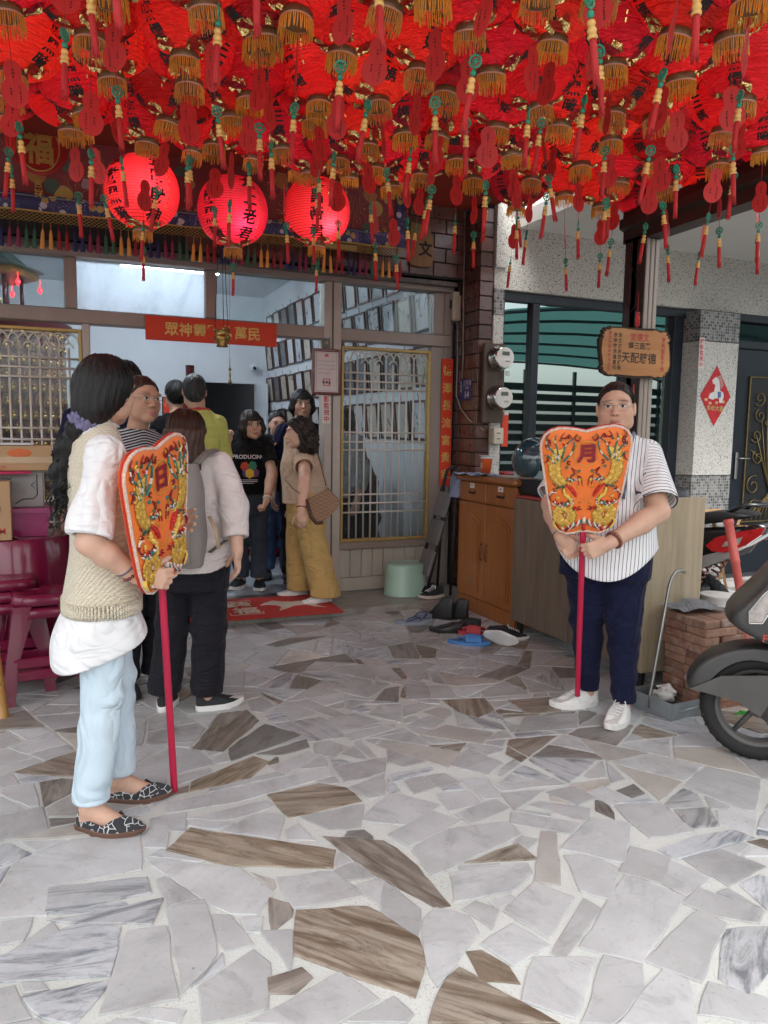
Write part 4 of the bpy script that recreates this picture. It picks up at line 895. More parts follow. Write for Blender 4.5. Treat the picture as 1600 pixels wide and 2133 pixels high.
    # ---- hair
    def hairvol(s, lo, hi, h=0.005):
        pts = [s.hp(x, y, z) for x in (lo[0], hi[0]) for y in (lo[1], hi[1]) for z in (lo[2], hi[2])]
        return Vol(np.min(pts, 0), np.max(pts, 0), h)
    def cap(s, v, grow=0.012, slope=1.0, off=0.005, k=0.006, back=0.0):
        R = s.headR(); v.ell(s.hp(0, -0.014 - back, 0.026 + back * 0.3), (np.array((0.074, 0.093, 0.088)) + grow) * s.hs, 0.004, 'u', R)
        v.ell(s.hp(0, -0.05, -0.02), (np.array((0.062, 0.05, 0.06)) + grow * 0.6) * s.hs, 0.02, 'u', R)
        def f(x, y, z):
            X, Y, Z = s.hgrid(x, y, z); return (Y - (off + slope * Z)) * 0.7
        v.cut(f, k)
    def hgrid(s, x, y, z):
        R = s.headR(); x, y, z = x - s.hc[0], y - s.hc[1], z - s.hc[2]
        return [(R[0, i] * x + R[1, i] * y + R[2, i] * z) / s.hs for i in range(3)]
    def strands(s, v, amp=0.0022, fr=26, fz=8):
        def f(x, y, z):
            X, Y, Z = s.hgrid(x, y, z); a = np.arctan2(X, -Y + 0.0)
            return amp * (np.sin(fr * a + 2.0 * np.sin(fz * Z * 4) + 5 * Z) + 0.7 * np.sin(2.3 * fr * a - 30 * Z + 1.0) + 0.6 * np.sin(60 * Z + 7 * a))
        v.disp(f)
    def combed(s, v, amp=0.0012, fr=230):
        def f(x, y, z):
            X, Y, Z = s.hgrid(x, y, z); return amp * (np.sin(fr * X + 6 * np.sin(12 * Y) + 60 * Z * np.sign(X)) + 0.6 * np.sin(1.7 * fr * X - 40 * Z + 10 * Y))
        v.disp(f)
    def hair(s, v, m, name='hair'): return v.build(name, m, s.root, 0.005, {'hc': s.hcoord})
    def loose_strands(s, m, n, seed, end, spread=0.02, a0=0.5, a1=2 * PI - 0.5, grow=0.02, wav=0.0, top=1.25):
        R_ = random.Random(seed); mb = MB()
        for _ in range(n):
            a = R_.uniform(a0, a1); e0 = R_.uniform(0.15, top); pts = []; g = grow + R_.uniform(-0.002, 0.003); ph = R_.uniform(0, 6.28)
            e = np.array(end) + np.array([R_.gauss(0, spread), R_.gauss(0, spread), R_.gauss(0, spread)]) if end is not None else None
            for k in range(9):
                t = k / 8; el = e0 - t * (e0 + 0.55); q = np.array([(0.074 + g) * math.cos(el) * math.sin(a), -0.014 + (0.093 + g) * math.cos(el) * math.cos(a), 0.026 + (0.088 + g) * math.sin(el)])
                if e is not None: w_ = max(0, t - 0.35) / 0.65; q = q * (1 - w_ ** 1.5) + e * w_ ** 1.5
                q = q + wav * np.array([math.sin(ph + 5 * t), math.cos(ph + 4 * t), 0]); pts.append(s.hp(*q))
            mb.tube(pts, [0.0016 * (1 - 0.6 * k / 8) for k in range(9)], 3, False)
        o = mb.build('loose_strands', m, s.root, True); o['kind'] = 'stuff'; return o
    def glasses(s, m, rim=None, w=0.024, hgt=0.017):
        mb = MB()
        for g in (-1, 1):
            pts = [s.hp(g * 0.033 + w * math.copysign(abs(math.cos(a)) ** 0.7, math.cos(a)), 0.099 - 0.2 * abs(0.033 + g * w * math.cos(a) * g - 0.0) * 0.12, 0.002 + hgt * math.copysign(abs(math.sin(a)) ** 0.7, math.sin(a))) for a in np.linspace(0, 2 * PI, 25)]
            mb.tube(pts, 0.0011, 5, False)
            mb.tube([s.hp(g * 0.057, 0.097, 0.008), s.hp(g * 0.074, 0.085, 0.008), s.hp(g * 0.081, 0.0, 0.006)], 0.0012, 5)
        mb.tube([s.hp(-0.009, 0.1, 0.006), s.hp(0, 0.104, 0.008), s.hp(0.009, 0.1, 0.006)], 0.0012, 5)
        return mb.build('glasses', m, s.root, True)
    def band(s, m, sd, name='bracelet', r=0.031, tr=0.0035, frac=0.06, beads=0, off=0.0):
        wr, el = s.j['wr' + sd], s.j['el' + sd]; u, w, d = frame_of(wr - el); c = wr - d * (0.01 + frac); mb = MB()
        if beads:
            for k in range(beads):
                a = 2 * PI * k / beads; mb.ell(c + r * (math.cos(a) * u + math.sin(a) * w) + d * 0.004 * math.sin(a + off), (tr,) * 3, 6, 4)
        else: mb.tube([c + r * (math.cos(a) * u + math.sin(a) * w) + d * 0.006 * math.sin(a + off) for a in np.linspace(0, 2 * PI, 21)], tr, 6, False)
        return mb.build(name, m, s.root, True)
# ---- cloth materials
def cloth(name, col, rough=0.85, bs=380.0, b=0.25, var=0.07, **kw): return mat(name, col, rough, 0, var, 5.0, b, bs, sheen=0.04, spec=0.2, bdist=0.0015, wrinkle=kw.pop('wrinkle', 0.55), **kw)
def stripe_mat(name, base, line, period, width, axis=0, attr='suv'):
    m = bpy.data.materials.new(name); t = NT(m)
    at = t.n('Attribute', attribute_name=attr).outputs['Vector']; x = t.n('SeparateXYZ', {0: at}).outputs[axis]
    wob = t.math('MULTIPLY_ADD', t.noise(t.coord('Object', rand=False), 9.0, 2.0), 0.004, x)
    fr = t.math('FRACT', t.math('DIVIDE', wob, period)); k = t.math('LESS_THAN', fr, width / period)
    c = t.mix(k, base, line); p = t.pbr(color=c, rough=0.85, spec=0.2, normal=t.bump(t.math('ABSOLUTE', t.math('SUBTRACT', t.noise(t.coord('Object', (1, 1, 0.5), rand=False), 4.5, 1.0, 0.4, 1.8), 0.5)), 0.5, 0.07)); t.out(p.outputs[0]); return m
def knit_mat():
    m = bpy.data.materials.new('cream_knit'); t = NT(m)
    v = t.coord('Object', rand=False)
    w1 = t.n('TexWave', {'Vector': v, 'Scale': 60.0, 'Distortion': 2.0, 'Detail': 1.0, 'Detail Scale': 2.0}, bands_direction='Z').outputs['Fac']
    w2 = t.n('TexWave', {'Vector': v, 'Scale': 32.0, 'Distortion': 2.5, 'Detail': 1.0}, bands_direction='DIAGONAL').outputs['Fac']
    hgt = t.math('MULTIPLY', w1, w2); c = t.ramp(hgt, [(0.05, (0.68, 0.60, 0.45)), (0.5, (0.88, 0.81, 0.66))])
    t.out(t.pbr(color=c, rough=0.95, spec=0.15, sheen=0.3, normal=t.bump(hgt, 0.8, 0.006)).outputs[0]); return m
def denim_mat(name, col, fade, amt=0.5):
    m = bpy.data.materials.new(name); t = NT(m); v = t.coord('Object', rand=False)
    n = t.noise(t.coord('Object', (1, 1, 0.5), rand=False), 7.0, 4.0); g = t.noise(v, 420.0, 2.0)
    c = t.mix(t.math('MULTIPLY', t.ramp(n, [(0.35, (0, 0, 0)), (0.7, (1, 1, 1))]), amt), col, fade); c = t.mix(t.math('MULTIPLY', g, 0.35), c, tuple(min(1, q * 1.4 + 0.03) for q in col))
    rg = t.math('ABSOLUTE', t.math('SUBTRACT', t.noise(t.coord('Object', (1, 1, 0.7), rand=False), 6.0, 1.0, 0.4, 2.2), 0.5)); nb = t.n('Bump', {'Height': rg, 'Strength': 0.55, 'Distance': 0.08, 'Normal': t.bump(g, 0.3, 0.0015)})
    t.out(t.pbr(color=c, rough=0.9, spec=0.2, normal=nb.outputs[0]).outputs[0]); return m
WHITE_CL = cloth('white_cotton', (0.78, 0.79, 0.80)); KNIT = knit_mat(); NAVY = cloth('navy_cloth', (0.007, 0.009, 0.034)); BLACK_CL = cloth('black_cloth', (0.007, 0.007, 0.008)); CHAR_CL = cloth('charcoal_cloth', (0.013, 0.012, 0.017))
DENIM_L = denim_mat('pale_denim', (0.50, 0.62, 0.70), (0.66, 0.75, 0.80)); DENIM_G = denim_mat('grey_denim', (0.035, 0.045, 0.065), (0.10, 0.115, 0.14)); DENIM_B = denim_mat('blue_denim', (0.04, 0.085, 0.19), (0.16, 0.24, 0.38))
BLOUSE = cloth('pale_pinkish_cotton', (0.66, 0.60, 0.58)); BEIGE = cloth('beige_knit', (0.52, 0.38, 0.27), bs=160.0); TANP = cloth('mustard_cloth', (0.52, 0.35, 0.13)); LIME = cloth('lime_cloth', (0.50, 0.52, 0.14)); GREYC = cloth('grey_cloth', (0.3, 0.31, 0.33))
STRIPE_J = stripe_mat('white_black_stripe', (0.82, 0.82, 0.83), (0.05, 0.05, 0.06), 0.0165, 0.0027); STRIPE_C = stripe_mat('fine_grey_stripe', (0.5, 0.5, 0.52), (0.02, 0.02, 0.03), 0.012, 0.007, 0)
WHITE_RUB = mat('white_rubber', (0.75, 0.74, 0.71), 0.6, var=0.08, dirt=((0.4, 0.37, 0.33), 18.0, 0.55)); BLACK_RUB = mat('black_rubber', (0.015, 0.015, 0.016), 0.65, bump=0.2, bscale=90.0); BLACK_MESH = mat('black_mesh_fabric', (0.014, 0.015, 0.017), 0.7, bump=0.4, bscale=200.0)
WHITE_MESH = mat('white_mesh_fabric', (0.72, 0.72, 0.70), 0.75, bump=0.5, bscale=150.0, dirt=((0.45, 0.44, 0.42), 10.0, 0.6)); LACE_W = mat('white_lace', (0.75, 0.75, 0.74), 0.8); BROWN_SOLE = mat('brown_sole', (0.12, 0.06, 0.04), 0.6); STEEL_WIRE = mat('thin_gold_metal', (0.5, 0.42, 0.36), 0.25, 1.0, 0.05); RED_CORD = mat('red_cord', (0.5, 0.03, 0.03), 0.7); BEADM = mat('dark_red_bead', (0.16, 0.03, 0.025), 0.25, var=0.5, vscale=60.0)
def flat_mat():
    m = bpy.data.materials.new('doodled_black_canvas'); t = NT(m); v = t.coord('Object', rand=True)
    e = t.n('TexVoronoi', {'Vector': v, 'Scale': 42.0}, feature='DISTANCE_TO_EDGE').outputs['Distance']; k = t.math('LESS_THAN', e, 0.05)
    n = t.n('TexNoise', {'Vector': v, 'Scale': 30.0}).outputs[0]; k = t.math('MULTIPLY', k, t.math('GREATER_THAN', n, 0.42))
    t.out(t.pbr(color=t.mix(k, (0.03, 0.031, 0.035), (0.5, 0.5, 0.5)), rough=0.9, normal=t.bump(k, 0.5, 0.003)).outputs[0]); return m
DOODLE = flat_mat()
def hd(w): a = math.radians(w); return np.array([math.sin(a), math.cos(a), 0.0])
def set_foot(p, sd, heel, toe):
    heel, toe = np.asarray(heel, float), np.asarray(toe, float); d = unit(toe - heel); a = heel + d * 0.055; l = p.loc_of([a[0], a[1], p.loc[2] + 0.048 * p.H]); p.j['an' + sd] = l
    dl = p.dir_of([d[0], d[1], 0]); p.j['toe' + sd] = math.atan2(dl[0], -dl[1]); p.j['kn' + sd][:2] = (p.j['hip' + sd][:2] + l[:2]) / 2 + [0, -0.02]
def cap_hole(v): pass

# ======== the woman on the left with the sun fan
pA = Person('woman in cream knit vest and pale jeans holding a fan, low ponytail', (0.143, 2.70, 0), 92, 1.60, SK_A, 0.0045)
set_foot(pA, 'R', (0.041, 2.639), (0.243, 2.515)); set_foot(pA, 'L', (0.137, 2.806), (0.369, 2.744))
pA.hs *= 0.94; pA.hc = np.array([-0.005, -0.035, 1.462]); pA.hr = (50, -4, 0)
A_POLE0 = np.array([0.385, 2.777, 0.0]); A_GRIP = at_d(338, 1228, 2.53)
A_UP = unit(A_GRIP - A_POLE0)
pA.j['shR'] = np.array([-0.142, -0.018, 1.258]); pA.j['shL'] = np.array([0.145, 0.0, 1.262])
pA.j['elR'] = pA.loc_of(at_d(186, 1130, 2.33)); pA.j['wrR'] = pA.loc_of(at_d(287, 1200, 2.43))
pA.j['elL'] = np.array([0.20, -0.07, 1.02]); A_LH = at_d(384, 1095, 2.72); pA.j['wrL'] = pA.loc_of(at_d(350, 1085, 2.74))
pA.hand['R'] = dict(d=pA.dir_of(CR * 0.93 - CU * 0.12 + CF * 0.25), n=pA.dir_of(CF * 0.9 - CR * 0.2), t=pA.dir_of(CU), curl=(42, 62, 45), thumb=pA.dir_of(CR * 0.8 + CU * 0.4 + CF * 0.35), scale=1.0)
pA.hand['L'] = dict(d=pA.dir_of(CR * 0.9 + CU * 0.02 - CF * 0.32), n=pA.dir_of(-CF), t=pA.dir_of(CU), curl=(16, 22, 14), spread=0.16, scale=1.0)
pA.body()
def hemA(x, y, z): return (0.655 - 0.10 * np.clip(0.25 + y / 0.3, -0.2, 1) + 0.035 * np.sin(9 * x) - z) * 0.9
pA.top(WHITE_CL, [(0.48, 0, 0.005, 0.205, 0.165), (0.62, 0, 0.003, 0.195, 0.155), (0.70, 0, 0.002, 0.185, 0.14), (0.745, 0, 0.0, 0.17, 0.122), (0.80, 0, 0.0, 0.13, 0.088), (0.95, 0, 0.0, 0.115, 0.07), (1.12, 0, -0.005, 0.12, 0.075), (1.25, 0, 0.01, 0.12, 0.07), (1.35, 0, 0.012, 0.085, 0.07)], 0.94, (0.053, 0.068, 0.07), hemA, 0.05, 0.035, amp=0.013, seed=11, name='blouse', kz=(10, 30), sides='LR')
def hemV(x, y, z): return np.maximum(0.735 - z, z - 1.385) + 0 * x + 0 * y
vv = pA.vol((-0.32, -0.3, 0.66), (0.32, 0.3, 1.45), 0.0055)
vv.torso([(0.66, 0, 0.0, 0.188, 0.135), (0.8, 0, -0.003, 0.175, 0.125), (0.97, 0, -0.01, 0.155, 0.105), (1.12, 0, -0.008, 0.155, 0.11), (1.24, 0, 0.004, 0.145, 0.1), (1.30, 0, 0.01, 0.12, 0.088), (1.37, 0, 0.014, 0.08, 0.07)], 0.02)
vv.cone(pA.j['neck'] - [0, 0, 0.035], pA.j['shR'] * [0.9, 1, 1], 0.055, 0.068, 0.04); vv.cone(pA.j['neck'] - [0, 0, 0.035], pA.j['shL'] * [0.9, 1, 1], 0.055, 0.068, 0.04)
vv.disp(folds(5, 0.006, (8, 22), (6, 18)))
for g, q in ((-1, 'R'), (1, 'L')):
    vv.ell((g * 0.225, 0.01, 1.17), (0.06, 0.075, 0.105), 0.015, 's')
vv.ell((0, -0.03, 1.40), (0.062, 0.09, 0.075), 0.012, 's'); vv.cut(hemV, 0.008); vest = vv.build('knit_vest', KNIT, pA.root, 0.01)
rb = MB()
for k in range(84):
    a = 2 * PI * k / 84; x, y = 0.181 * math.copysign(abs(math.cos(a)) ** 0.87, math.cos(a)), -0.002 + 0.128 * math.copysign(abs(math.sin(a)) ** 0.87, math.sin(a)); rb.tube([(x * 0.985, y * 0.985, 0.733), (x * 0.985, y * 0.985, 0.78)], 0.0048, 5)
rb.build('ribbed_hem', KNIT, vest, True)['kind'] = 'stuff'
col = MB()
for q in (-1, 1):
    r0 = []; r1 = []
    for k in range(9):
        a = math.radians(-80 + 170 * k / 8); r0.append((q * 0.056 * math.cos(a), 0.012 + 0.058 * math.sin(a), 1.382 + 0.012 * math.sin(a))); r1.append((q * 0.088 * math.cos(a), 0.012 + 0.085 * math.sin(a), 1.342 - 0.006 * math.sin(a)))
    col.loft([r0, r1, [(x * 0.97, y * 0.97, z - 0.004) for x, y, z in r1], [(x * 0.95, y * 0.95, z - 0.006) for x, y, z in r0]], False, False)
col.build('collar', WHITE_CL, pA.root, True)
pA.trousers(DENIM_L, 0.8, [(0.62, 0, 0.012, 0.15, 0.112), (0.74, 0, 0.012, 0.148, 0.112), (0.86, 0, 0.005, 0.135, 0.1)], 0.066, 0.062, 0.105, 0.004, 4, thigh=0.08, wr=0.004)
for sd in 'RL': pA.shoe(sd, DOODLE, BROWN_SOLE, 0.245, True, 'flat_shoe', thick=0.02)
v = pA.hairvol((-0.24, -0.30, -0.46), (0.24, 0.16, 0.16), 0.0048)
pA.cap(v, 0.017, 0.72, 0.036); v.ell(pA.hp(0.0, -0.045, 0.0), (0.08, 0.085, 0.095), 0.03, 'u', pA.headR()); v.ell(pA.hp(0, -0.085, -0.075), (0.06, 0.055, 0.06), 0.04)
def fA(x, y, z):
    X, Y, Z = pA.hgrid(x, y, z); return (Y - (0.03 + 0.72 * Z)) * 0.8
v.cut(fA, 0.006); pA.strands(v, 0.0012, 30)
_lf = pA.dir_of(-CR); _nr = pA.dir_of(-CF); tl = [pA.hp(0.01, -0.092, -0.105) + _lf * a + _nr * c + np.array([0, 0, -b]) for a, b, c in ((0, 0, 0), (0.03, 0.035, 0.005), (0.058, 0.10, 0.0), (0.078, 0.18, -0.01), (0.08, 0.25, -0.015), (0.065, 0.30, -0.015))]
v.chain(tl, [0.028, 0.036, 0.043, 0.043, 0.032, 0.01], 0.02)
v.disp(lambda x, y, z: np.where(z < tl[0][2] - 0.02, 0.008 * np.sin(62 * z + 40 * x + 3 * np.sin(50 * y)) * np.sin(75 * y - 30 * z + 60 * x), 0))
pA.hair(v, HAIR_K); pA.loose_strands(HAIR_K, 260, 5, (0, -0.1, -0.11), 0.012, 0.9, 2 * PI - 0.9, 0.0175)
cu = MB(); rr = random.Random(3)
for k in range(110):
    t0 = rr.uniform(0.12, 0.95); i = min(4, int(t0 * 5)); b = tl[i] + (tl[i + 1] - tl[i]) * (t0 * 5 - i); off = np.array([rr.gauss(0, 1), rr.gauss(0, 1), 0]); off = unit(off) * rr.uniform(0.02, 0.046) * (1 - 0.4 * abs(t0 - 0.5)); L = rr.uniform(0.05, 0.13); ph = rr.uniform(0, 6.28); amp = rr.uniform(0.006, 0.016)
    cu.tube([b + off * (1 + 0.25 * s) + np.array([amp * math.sin(ph + 9 * s), amp * math.cos(ph + 9 * s), -L * s]) for s in np.linspace(0, 1, 7)], [0.004 * (1 - 0.75 * s) for s in np.linspace(0, 1, 7)], 4)
co = cu.build('curls', HAIR_K, pA.root, True); co['kind'] = 'stuff'
sc = MB(); u, w, d = frame_of(tl[1] - tl[0])
c0 = tl[0] * 0.75 + tl[1] * 0.25
for k in range(3): sc.tube([c0 + d * 0.012 * (k - 1) + (0.036 + 0.005 * math.sin(13 * a + k * 2)) * (math.cos(a) * u + math.sin(a) * w) + d * 0.006 * math.sin(9 * a + k) for a in np.linspace(0, 2 * PI, 61)], 0.012, 7, False)
sc.build('scrunchie', cloth('lilac_grey_cloth', (0.17, 0.16, 0.27), bs=90.0, b=0.7), pA.root, True)
pA.band(mat('purple_grey_band', (0.12, 0.1, 0.16), 0.5), 'R', r=0.031, tr=0.004, frac=0.035); pA.band(BEADM, 'R', r=0.031, tr=0.0062, frac=0.012, beads=16)

# ======== the woman on the right with the moon fan
pJ = Person('heavyset woman in striped white shirt and navy trousers holding a fan', (2.41, 2.86, 0), 226, 1.57, SK_C, 0.0045, 1.22)
set_foot(pJ, 'R', (2.462, 2.93), (2.275, 2.97)); set_foot(pJ, 'L', (2.50, 2.76), (2.325, 2.66))
pJ.hc = pJ.loc_of(at_d(1283, 851, 3.45)); pJ.hr = (4, 1, -2); pJ.j['neck'] = np.array([0.0, 0.03, 1.325])
pJ.j['shL'] = np.array([0.158, 0.02, 1.248]); pJ.j['shR'] = np.array([-0.158, 0.02, 1.248])
J_POLE0 = on_z(1203, 1448, 0.088); J_GRIP = at_d(1213, 1140, 3.30); J_UP = unit(J_GRIP - J_POLE0)
pJ.j['elL'] = pJ.loc_of(at_d(1372, 1066, 3.36)); pJ.j['wrL'] = pJ.loc_of(at_d(1268, 1132, 3.24))
pJ.j['elR'] = pJ.loc_of(at_d(1150, 1050, 3.55)); pJ.j['wrR'] = pJ.loc_of(at_d(1168, 1118, 3.36))
pJ.hand['L'] = dict(d=pJ.dir_of(-CR * 0.9 - CU * 0.35), n=pJ.dir_of(CF), t=pJ.dir_of(CU), curl=(48, 60, 40), thumb=pJ.dir_of(-CR * 0.8 + CU * 0.35 + CF * 0.5), scale=1.0)
pJ.hand['R'] = dict(d=pJ.dir_of(CR * 0.55 - CU * 0.75), n=pJ.dir_of(CF * 0.8 + CR * 0.5), t=pJ.dir_of(CR * 0.8 + CU * 0.5), curl=(30, 45, 35), scale=1.0)
pJ.body(feet=False, wide=1.14)
JR = [(0.60, 0, 0.01, 0.25, 0.235), (0.75, 0, 0.005, 0.245, 0.225), (0.92, 0, -0.01, 0.222, 0.20), (1.05, 0, -0.01, 0.208, 0.185), (1.18, 0, 0.0, 0.2, 0.165), (1.26, 0, 0.02, 0.172, 0.115), (1.335, 0, 0.03, 0.09, 0.075)]
def uvJ(pts):
    x, y, z = pts.T; A_ = np.array(sorted(JR)); rx_ = np.interp(z, A_[:, 0], A_[:, 3]); u = np.arctan2(x, -y) * rx_ * 0.93; w_ = np.clip((z - 1.08) / 0.12, 0, 1); w_ = w_ * w_ * (3 - 2 * w_); u = u * (1 - w_) + x * 1.03 * w_
    o = np.stack([u, z, 0 * z], 1)
    for q in 'LR':
        sh, el = pJ.j['sh' + q], pJ.j['el' + q]; d = unit(el - sh); rel = pts - sh; a = rel @ d; r = np.linalg.norm(rel - a[:, None] * d, axis=1)
        k = (np.abs(x) > 0.165) & (a > -0.01) & (z > 0.98) & (r < 0.118); o[k, 0] = a[k] * 0.9 + 0.25 * r[k]
    return o
def hemJ(x, y, z): return (0.70 + 0.13 * np.clip((np.abs(x) / 0.24), 0, 1) ** 2.2 - 0.02 * np.sin(8 * x + 1) - z) * 0.85
def hollow(v): v.torso([(0.5, 0, 0, 0.232, 0.216), (0.78, 0, 0, 0.225, 0.206)], 0.01, 's')
pJ.top(STRIPE_J, JR, 0.86, (0.072, 0.098, 0.0), hemJ, 0.062, 0.03, amp=0.009, seed=21, name='striped_shirt', attr={'suv': uvJ}, h=0.005, kz=(6, 16), post=hollow)
cl = MB()
for q in (-1, 1):
    r0 = []; r1 = []
    for k in range(9):
        a = math.radians(-70 + 160 * k / 8); r0.append((q * 0.066 * math.cos(a), 0.03 + 0.066 * math.sin(a), 1.365 + 0.02 * math.sin(a))); r1.append((q * (0.1) * math.cos(a), 0.02 + 0.096 * math.sin(a), 1.318 + 0.008 * math.sin(a)))
    cl.loft([r0, r1, [(x * 0.97, y * 0.97, z - 0.005) for x, y, z in r1], [(x * 0.95, y * 0.95, z - 0.007) for x, y, z in r0]], False, False)
co = cl.build('collar', STRIPE_J, pJ.root, True); at = co.data.attributes.new('suv', 'FLOAT_VECTOR', 'POINT'); at.data.foreach_set('vector', np.array([(math.atan2(p.co.x, -p.co.y) * 0.09, 0, 0) for p in co.data.vertices], dtype=np.float32).ravel())
pJ.trousers(NAVY, 0.9, [(0.68, 0, 0.01, 0.21, 0.175), (0.8, 0, 0.01, 0.21, 0.18), (0.92, 0, 0.0, 0.2, 0.17)], 0.08, 0.052, 0.09, 0.005, 14, thigh=0.122, kz=(30, 60), wr=0.006)
for sd in 'RL': pJ.shoe(sd, WHITE_MESH, WHITE_RUB, 0.255, False, 'running_shoe', LACE_W, thick=0.034, topz=0.098)
v = pJ.hairvol((-0.13, -0.17, -0.13), (0.13, 0.13, 0.15), 0.0045); pJ.cap(v, 0.0115, 0.9, -0.013, 0.003, 0.0115); v.ell(pJ.hp(0, -0.115, -0.02), (0.04, 0.035, 0.04), 0.02); pJ.combed(v); pJ.hair(v, HAIR_D); pJ.loose_strands(HAIR_D, 170, 7, (0, -0.12, -0.02), 0.015, 1.15, 2 * PI - 1.15, 0.010, top=1.1)
pJ.glasses(STEEL_WIRE)
mb = MB(); mb.tube([(0.085, -0.19, 1.06), (0.09, -0.175, 1.16), (0.095, -0.125, 1.27), (0.1, -0.04, 1.335), (0.1, 0.06, 1.33), (0.1, 0.16, 1.2)], 0.03, 8, True, 0.25); mb.build('bag_strap', cloth('grey_blue_strap', (0.16, 0.17, 0.24)), pJ.root, True)
pJ.band(BEADM, 'L', r=0.036, tr=0.0065, frac=0.02, beads=18); pJ.band(mat('copper_beads', (0.4, 0.2, 0.12), 0.35, 0.6), 'L', r=0.036, tr=0.0055, frac=0.034, beads=18, off=1.0); pJ.band(STEEL_WIRE, 'R', r=0.034, tr=0.003, frac=0.0)

# ======== the woman with the grey backpack, seen from behind
pB = Person('woman from behind in pale blouse and black trousers wearing a grey backpack', (0.60, 3.60, 0), 30, 1.47, SK_A, 0.006)
set_foot(pB, 'R', (0.60, 3.56), (0.80, 3.60)); set_foot(pB, 'L', (0.445, 3.60), (0.52, 3.80))
pB.hr = (-8, -6, 0); pB.hc = pB.loc_of(at_d(390, 905, 3.5)); pB.j['neck'][:2] = pB.hc[:2] * 0.7
pB.j['elR'] = pB.loc_of(at_d(487, 1055, 3.47)); pB.j['wrR'] = pB.loc_of(at_d(494, 1145, 3.42)); pB.hand['R'] = dict(d=pB.dir_of(-CU + CR * 0.02 + 0.1 * CF), n=pB.dir_of(-CR), curl=(14, 22, 20), t=pB.dir_of(CF * 0.8 - CR * 0.4))
pB.j['elL'] = np.array([0.2, -0.08, 0.95]); pB.j['wrL'] = np.array([0.1, -0.25, 0.98])
pB.body(feet=False)
pB.top(BLOUSE, [(0.68, 0, 0.015, 0.205, 0.18), (0.82, 0, 0.015, 0.195, 0.17), (0.98, 0, 0.0, 0.165, 0.125), (1.08, 0, 0.0, 0.165, 0.12), (1.16, 0, 0.01, 0.155, 0.1), (1.24, 0, 0.012, 0.08, 0.066)], 1.72, (0.058, 0.066, 0.055), lambda x, y, z: (0.745 - 0.05 * np.clip(y / 0.15, -1, 1) - z) + 0 * x, 0.055, amp=0.011, seed=8, name='blouse')
pB.trousers(CHAR_CL, 0.82, [(0.6, 0, 0.01, 0.165, 0.125), (0.74, 0, 0.02, 0.175, 0.145), (0.84, 0, 0.01, 0.16, 0.13)], 0.08, 0.078, 0.085, 0.006, 17, thigh=0.092, kz=(5, 14), wr=0.005)
for sd in 'RL': pB.shoe(sd, BLACK_MESH, WHITE_RUB, 0.24, False, 'trainer', None, thick=0.03, topz=0.085)
v = pB.hairvol((-0.15, -0.2, -0.26), (0.15, 0.14, 0.15), 0.005); pB.cap(v, 0.016, 1.0, 0.015)
v.torso([(pB.hc[2] - 0.215, pB.hp(0, -0.045, 0)[0], pB.hp(0, -0.045, 0)[1], 0.092, 0.075), (pB.hc[2] - 0.1, pB.hp(0, -0.04, 0)[0], pB.hp(0, -0.04, 0)[1], 0.1, 0.085), (pB.hc[2] + 0.02, pB.hp(0, -0.02, 0)[0], pB.hp(0, -0.02, 0)[1], 0.09, 0.095)], 0.03)
def fB(x, y, z):
    X, Y, Z = pB.hgrid(x, y, z); return np.minimum(Y - (0.012 + 0.9 * np.maximum(Z, -0.02)), 0.4) * 0.8
v.cut(fB); pB.strands(v, 0.0016, 26, 4); pB.hair(v, HAIR_B); pB.loose_strands(HAIR_B, 160, 6, None, 0, 1.2, 2 * PI - 1.2, 0.019)
hb = MB(); R_ = pB.headR()
for k in range(9): hb.ell(pB.hp(-0.045 + 0.011 * k, -0.112 + 0.0006 * (k - 4) ** 2, 0.035 - 0.0012 * (k - 4) ** 2), (0.004,) * 3, 6, 4)
hb.build('hair_clip', mat('dark_brown_bead', (0.06, 0.03, 0.02), 0.3), pB.root, True)

# ======== the woman with round glasses
pC = Person('older woman with round glasses and a fine striped shirt, looking aside', (0.40, 3.98, 0), 158, 1.55, SK_B, 0.005)
pC.hc = pC.loc_of(at_d(298, 834, 3.75)); pC.hr = (4, 0, 3); pC.body(feet=False, wide=0.98)
def uvC(p): return np.stack([p[:, 2] * 0.9 + 0.25 * np.abs(p[:, 0]), p[:, 1], p[:, 2]], 1)
pC.top(STRIPE_C, [(0.75, 0, 0, 0.18, 0.14), (1.0, 0, 0, 0.17, 0.12), (1.2, 0, 0.01, 0.165, 0.1), (1.335, 0, 0.012, 0.085, 0.07)], 0.9, (0.06, 0.075, 0.06), lambda x, y, z: 0.78 - z + 0 * x + 0 * y, 0.05, 0.03, amp=0.006, seed=31, name='shirt', attr={'suv': uvC})
pC.trousers(CHAR_CL, 0.82, [(0.62, 0, 0.01, 0.16, 0.12), (0.84, 0, 0, 0.16, 0.13)], 0.08, 0.075, 0.07, h=0.009)
for sd in 'RL': pC.shoe(sd, BLACK_MESH, BLACK_RUB, 0.24)
v = pC.hairvol((-0.13, -0.17, -0.13), (0.13, 0.13, 0.16), 0.005); pC.cap(v, 0.0125, 0.95, -0.012, 0.003, 0.0115); v.ell(pC.hp(0, -0.11, -0.02), (0.04, 0.04, 0.05), 0.02); pC.combed(v, 0.0016, 170); pC.hr = pC.hr; pC.hair(v, hair_mat('hair_reddish_brown', (0.035, 0.016, 0.011), (0.11, 0.05, 0.035)))
pC.glasses(STEEL_WIRE, w=0.0235, hgt=0.0205)

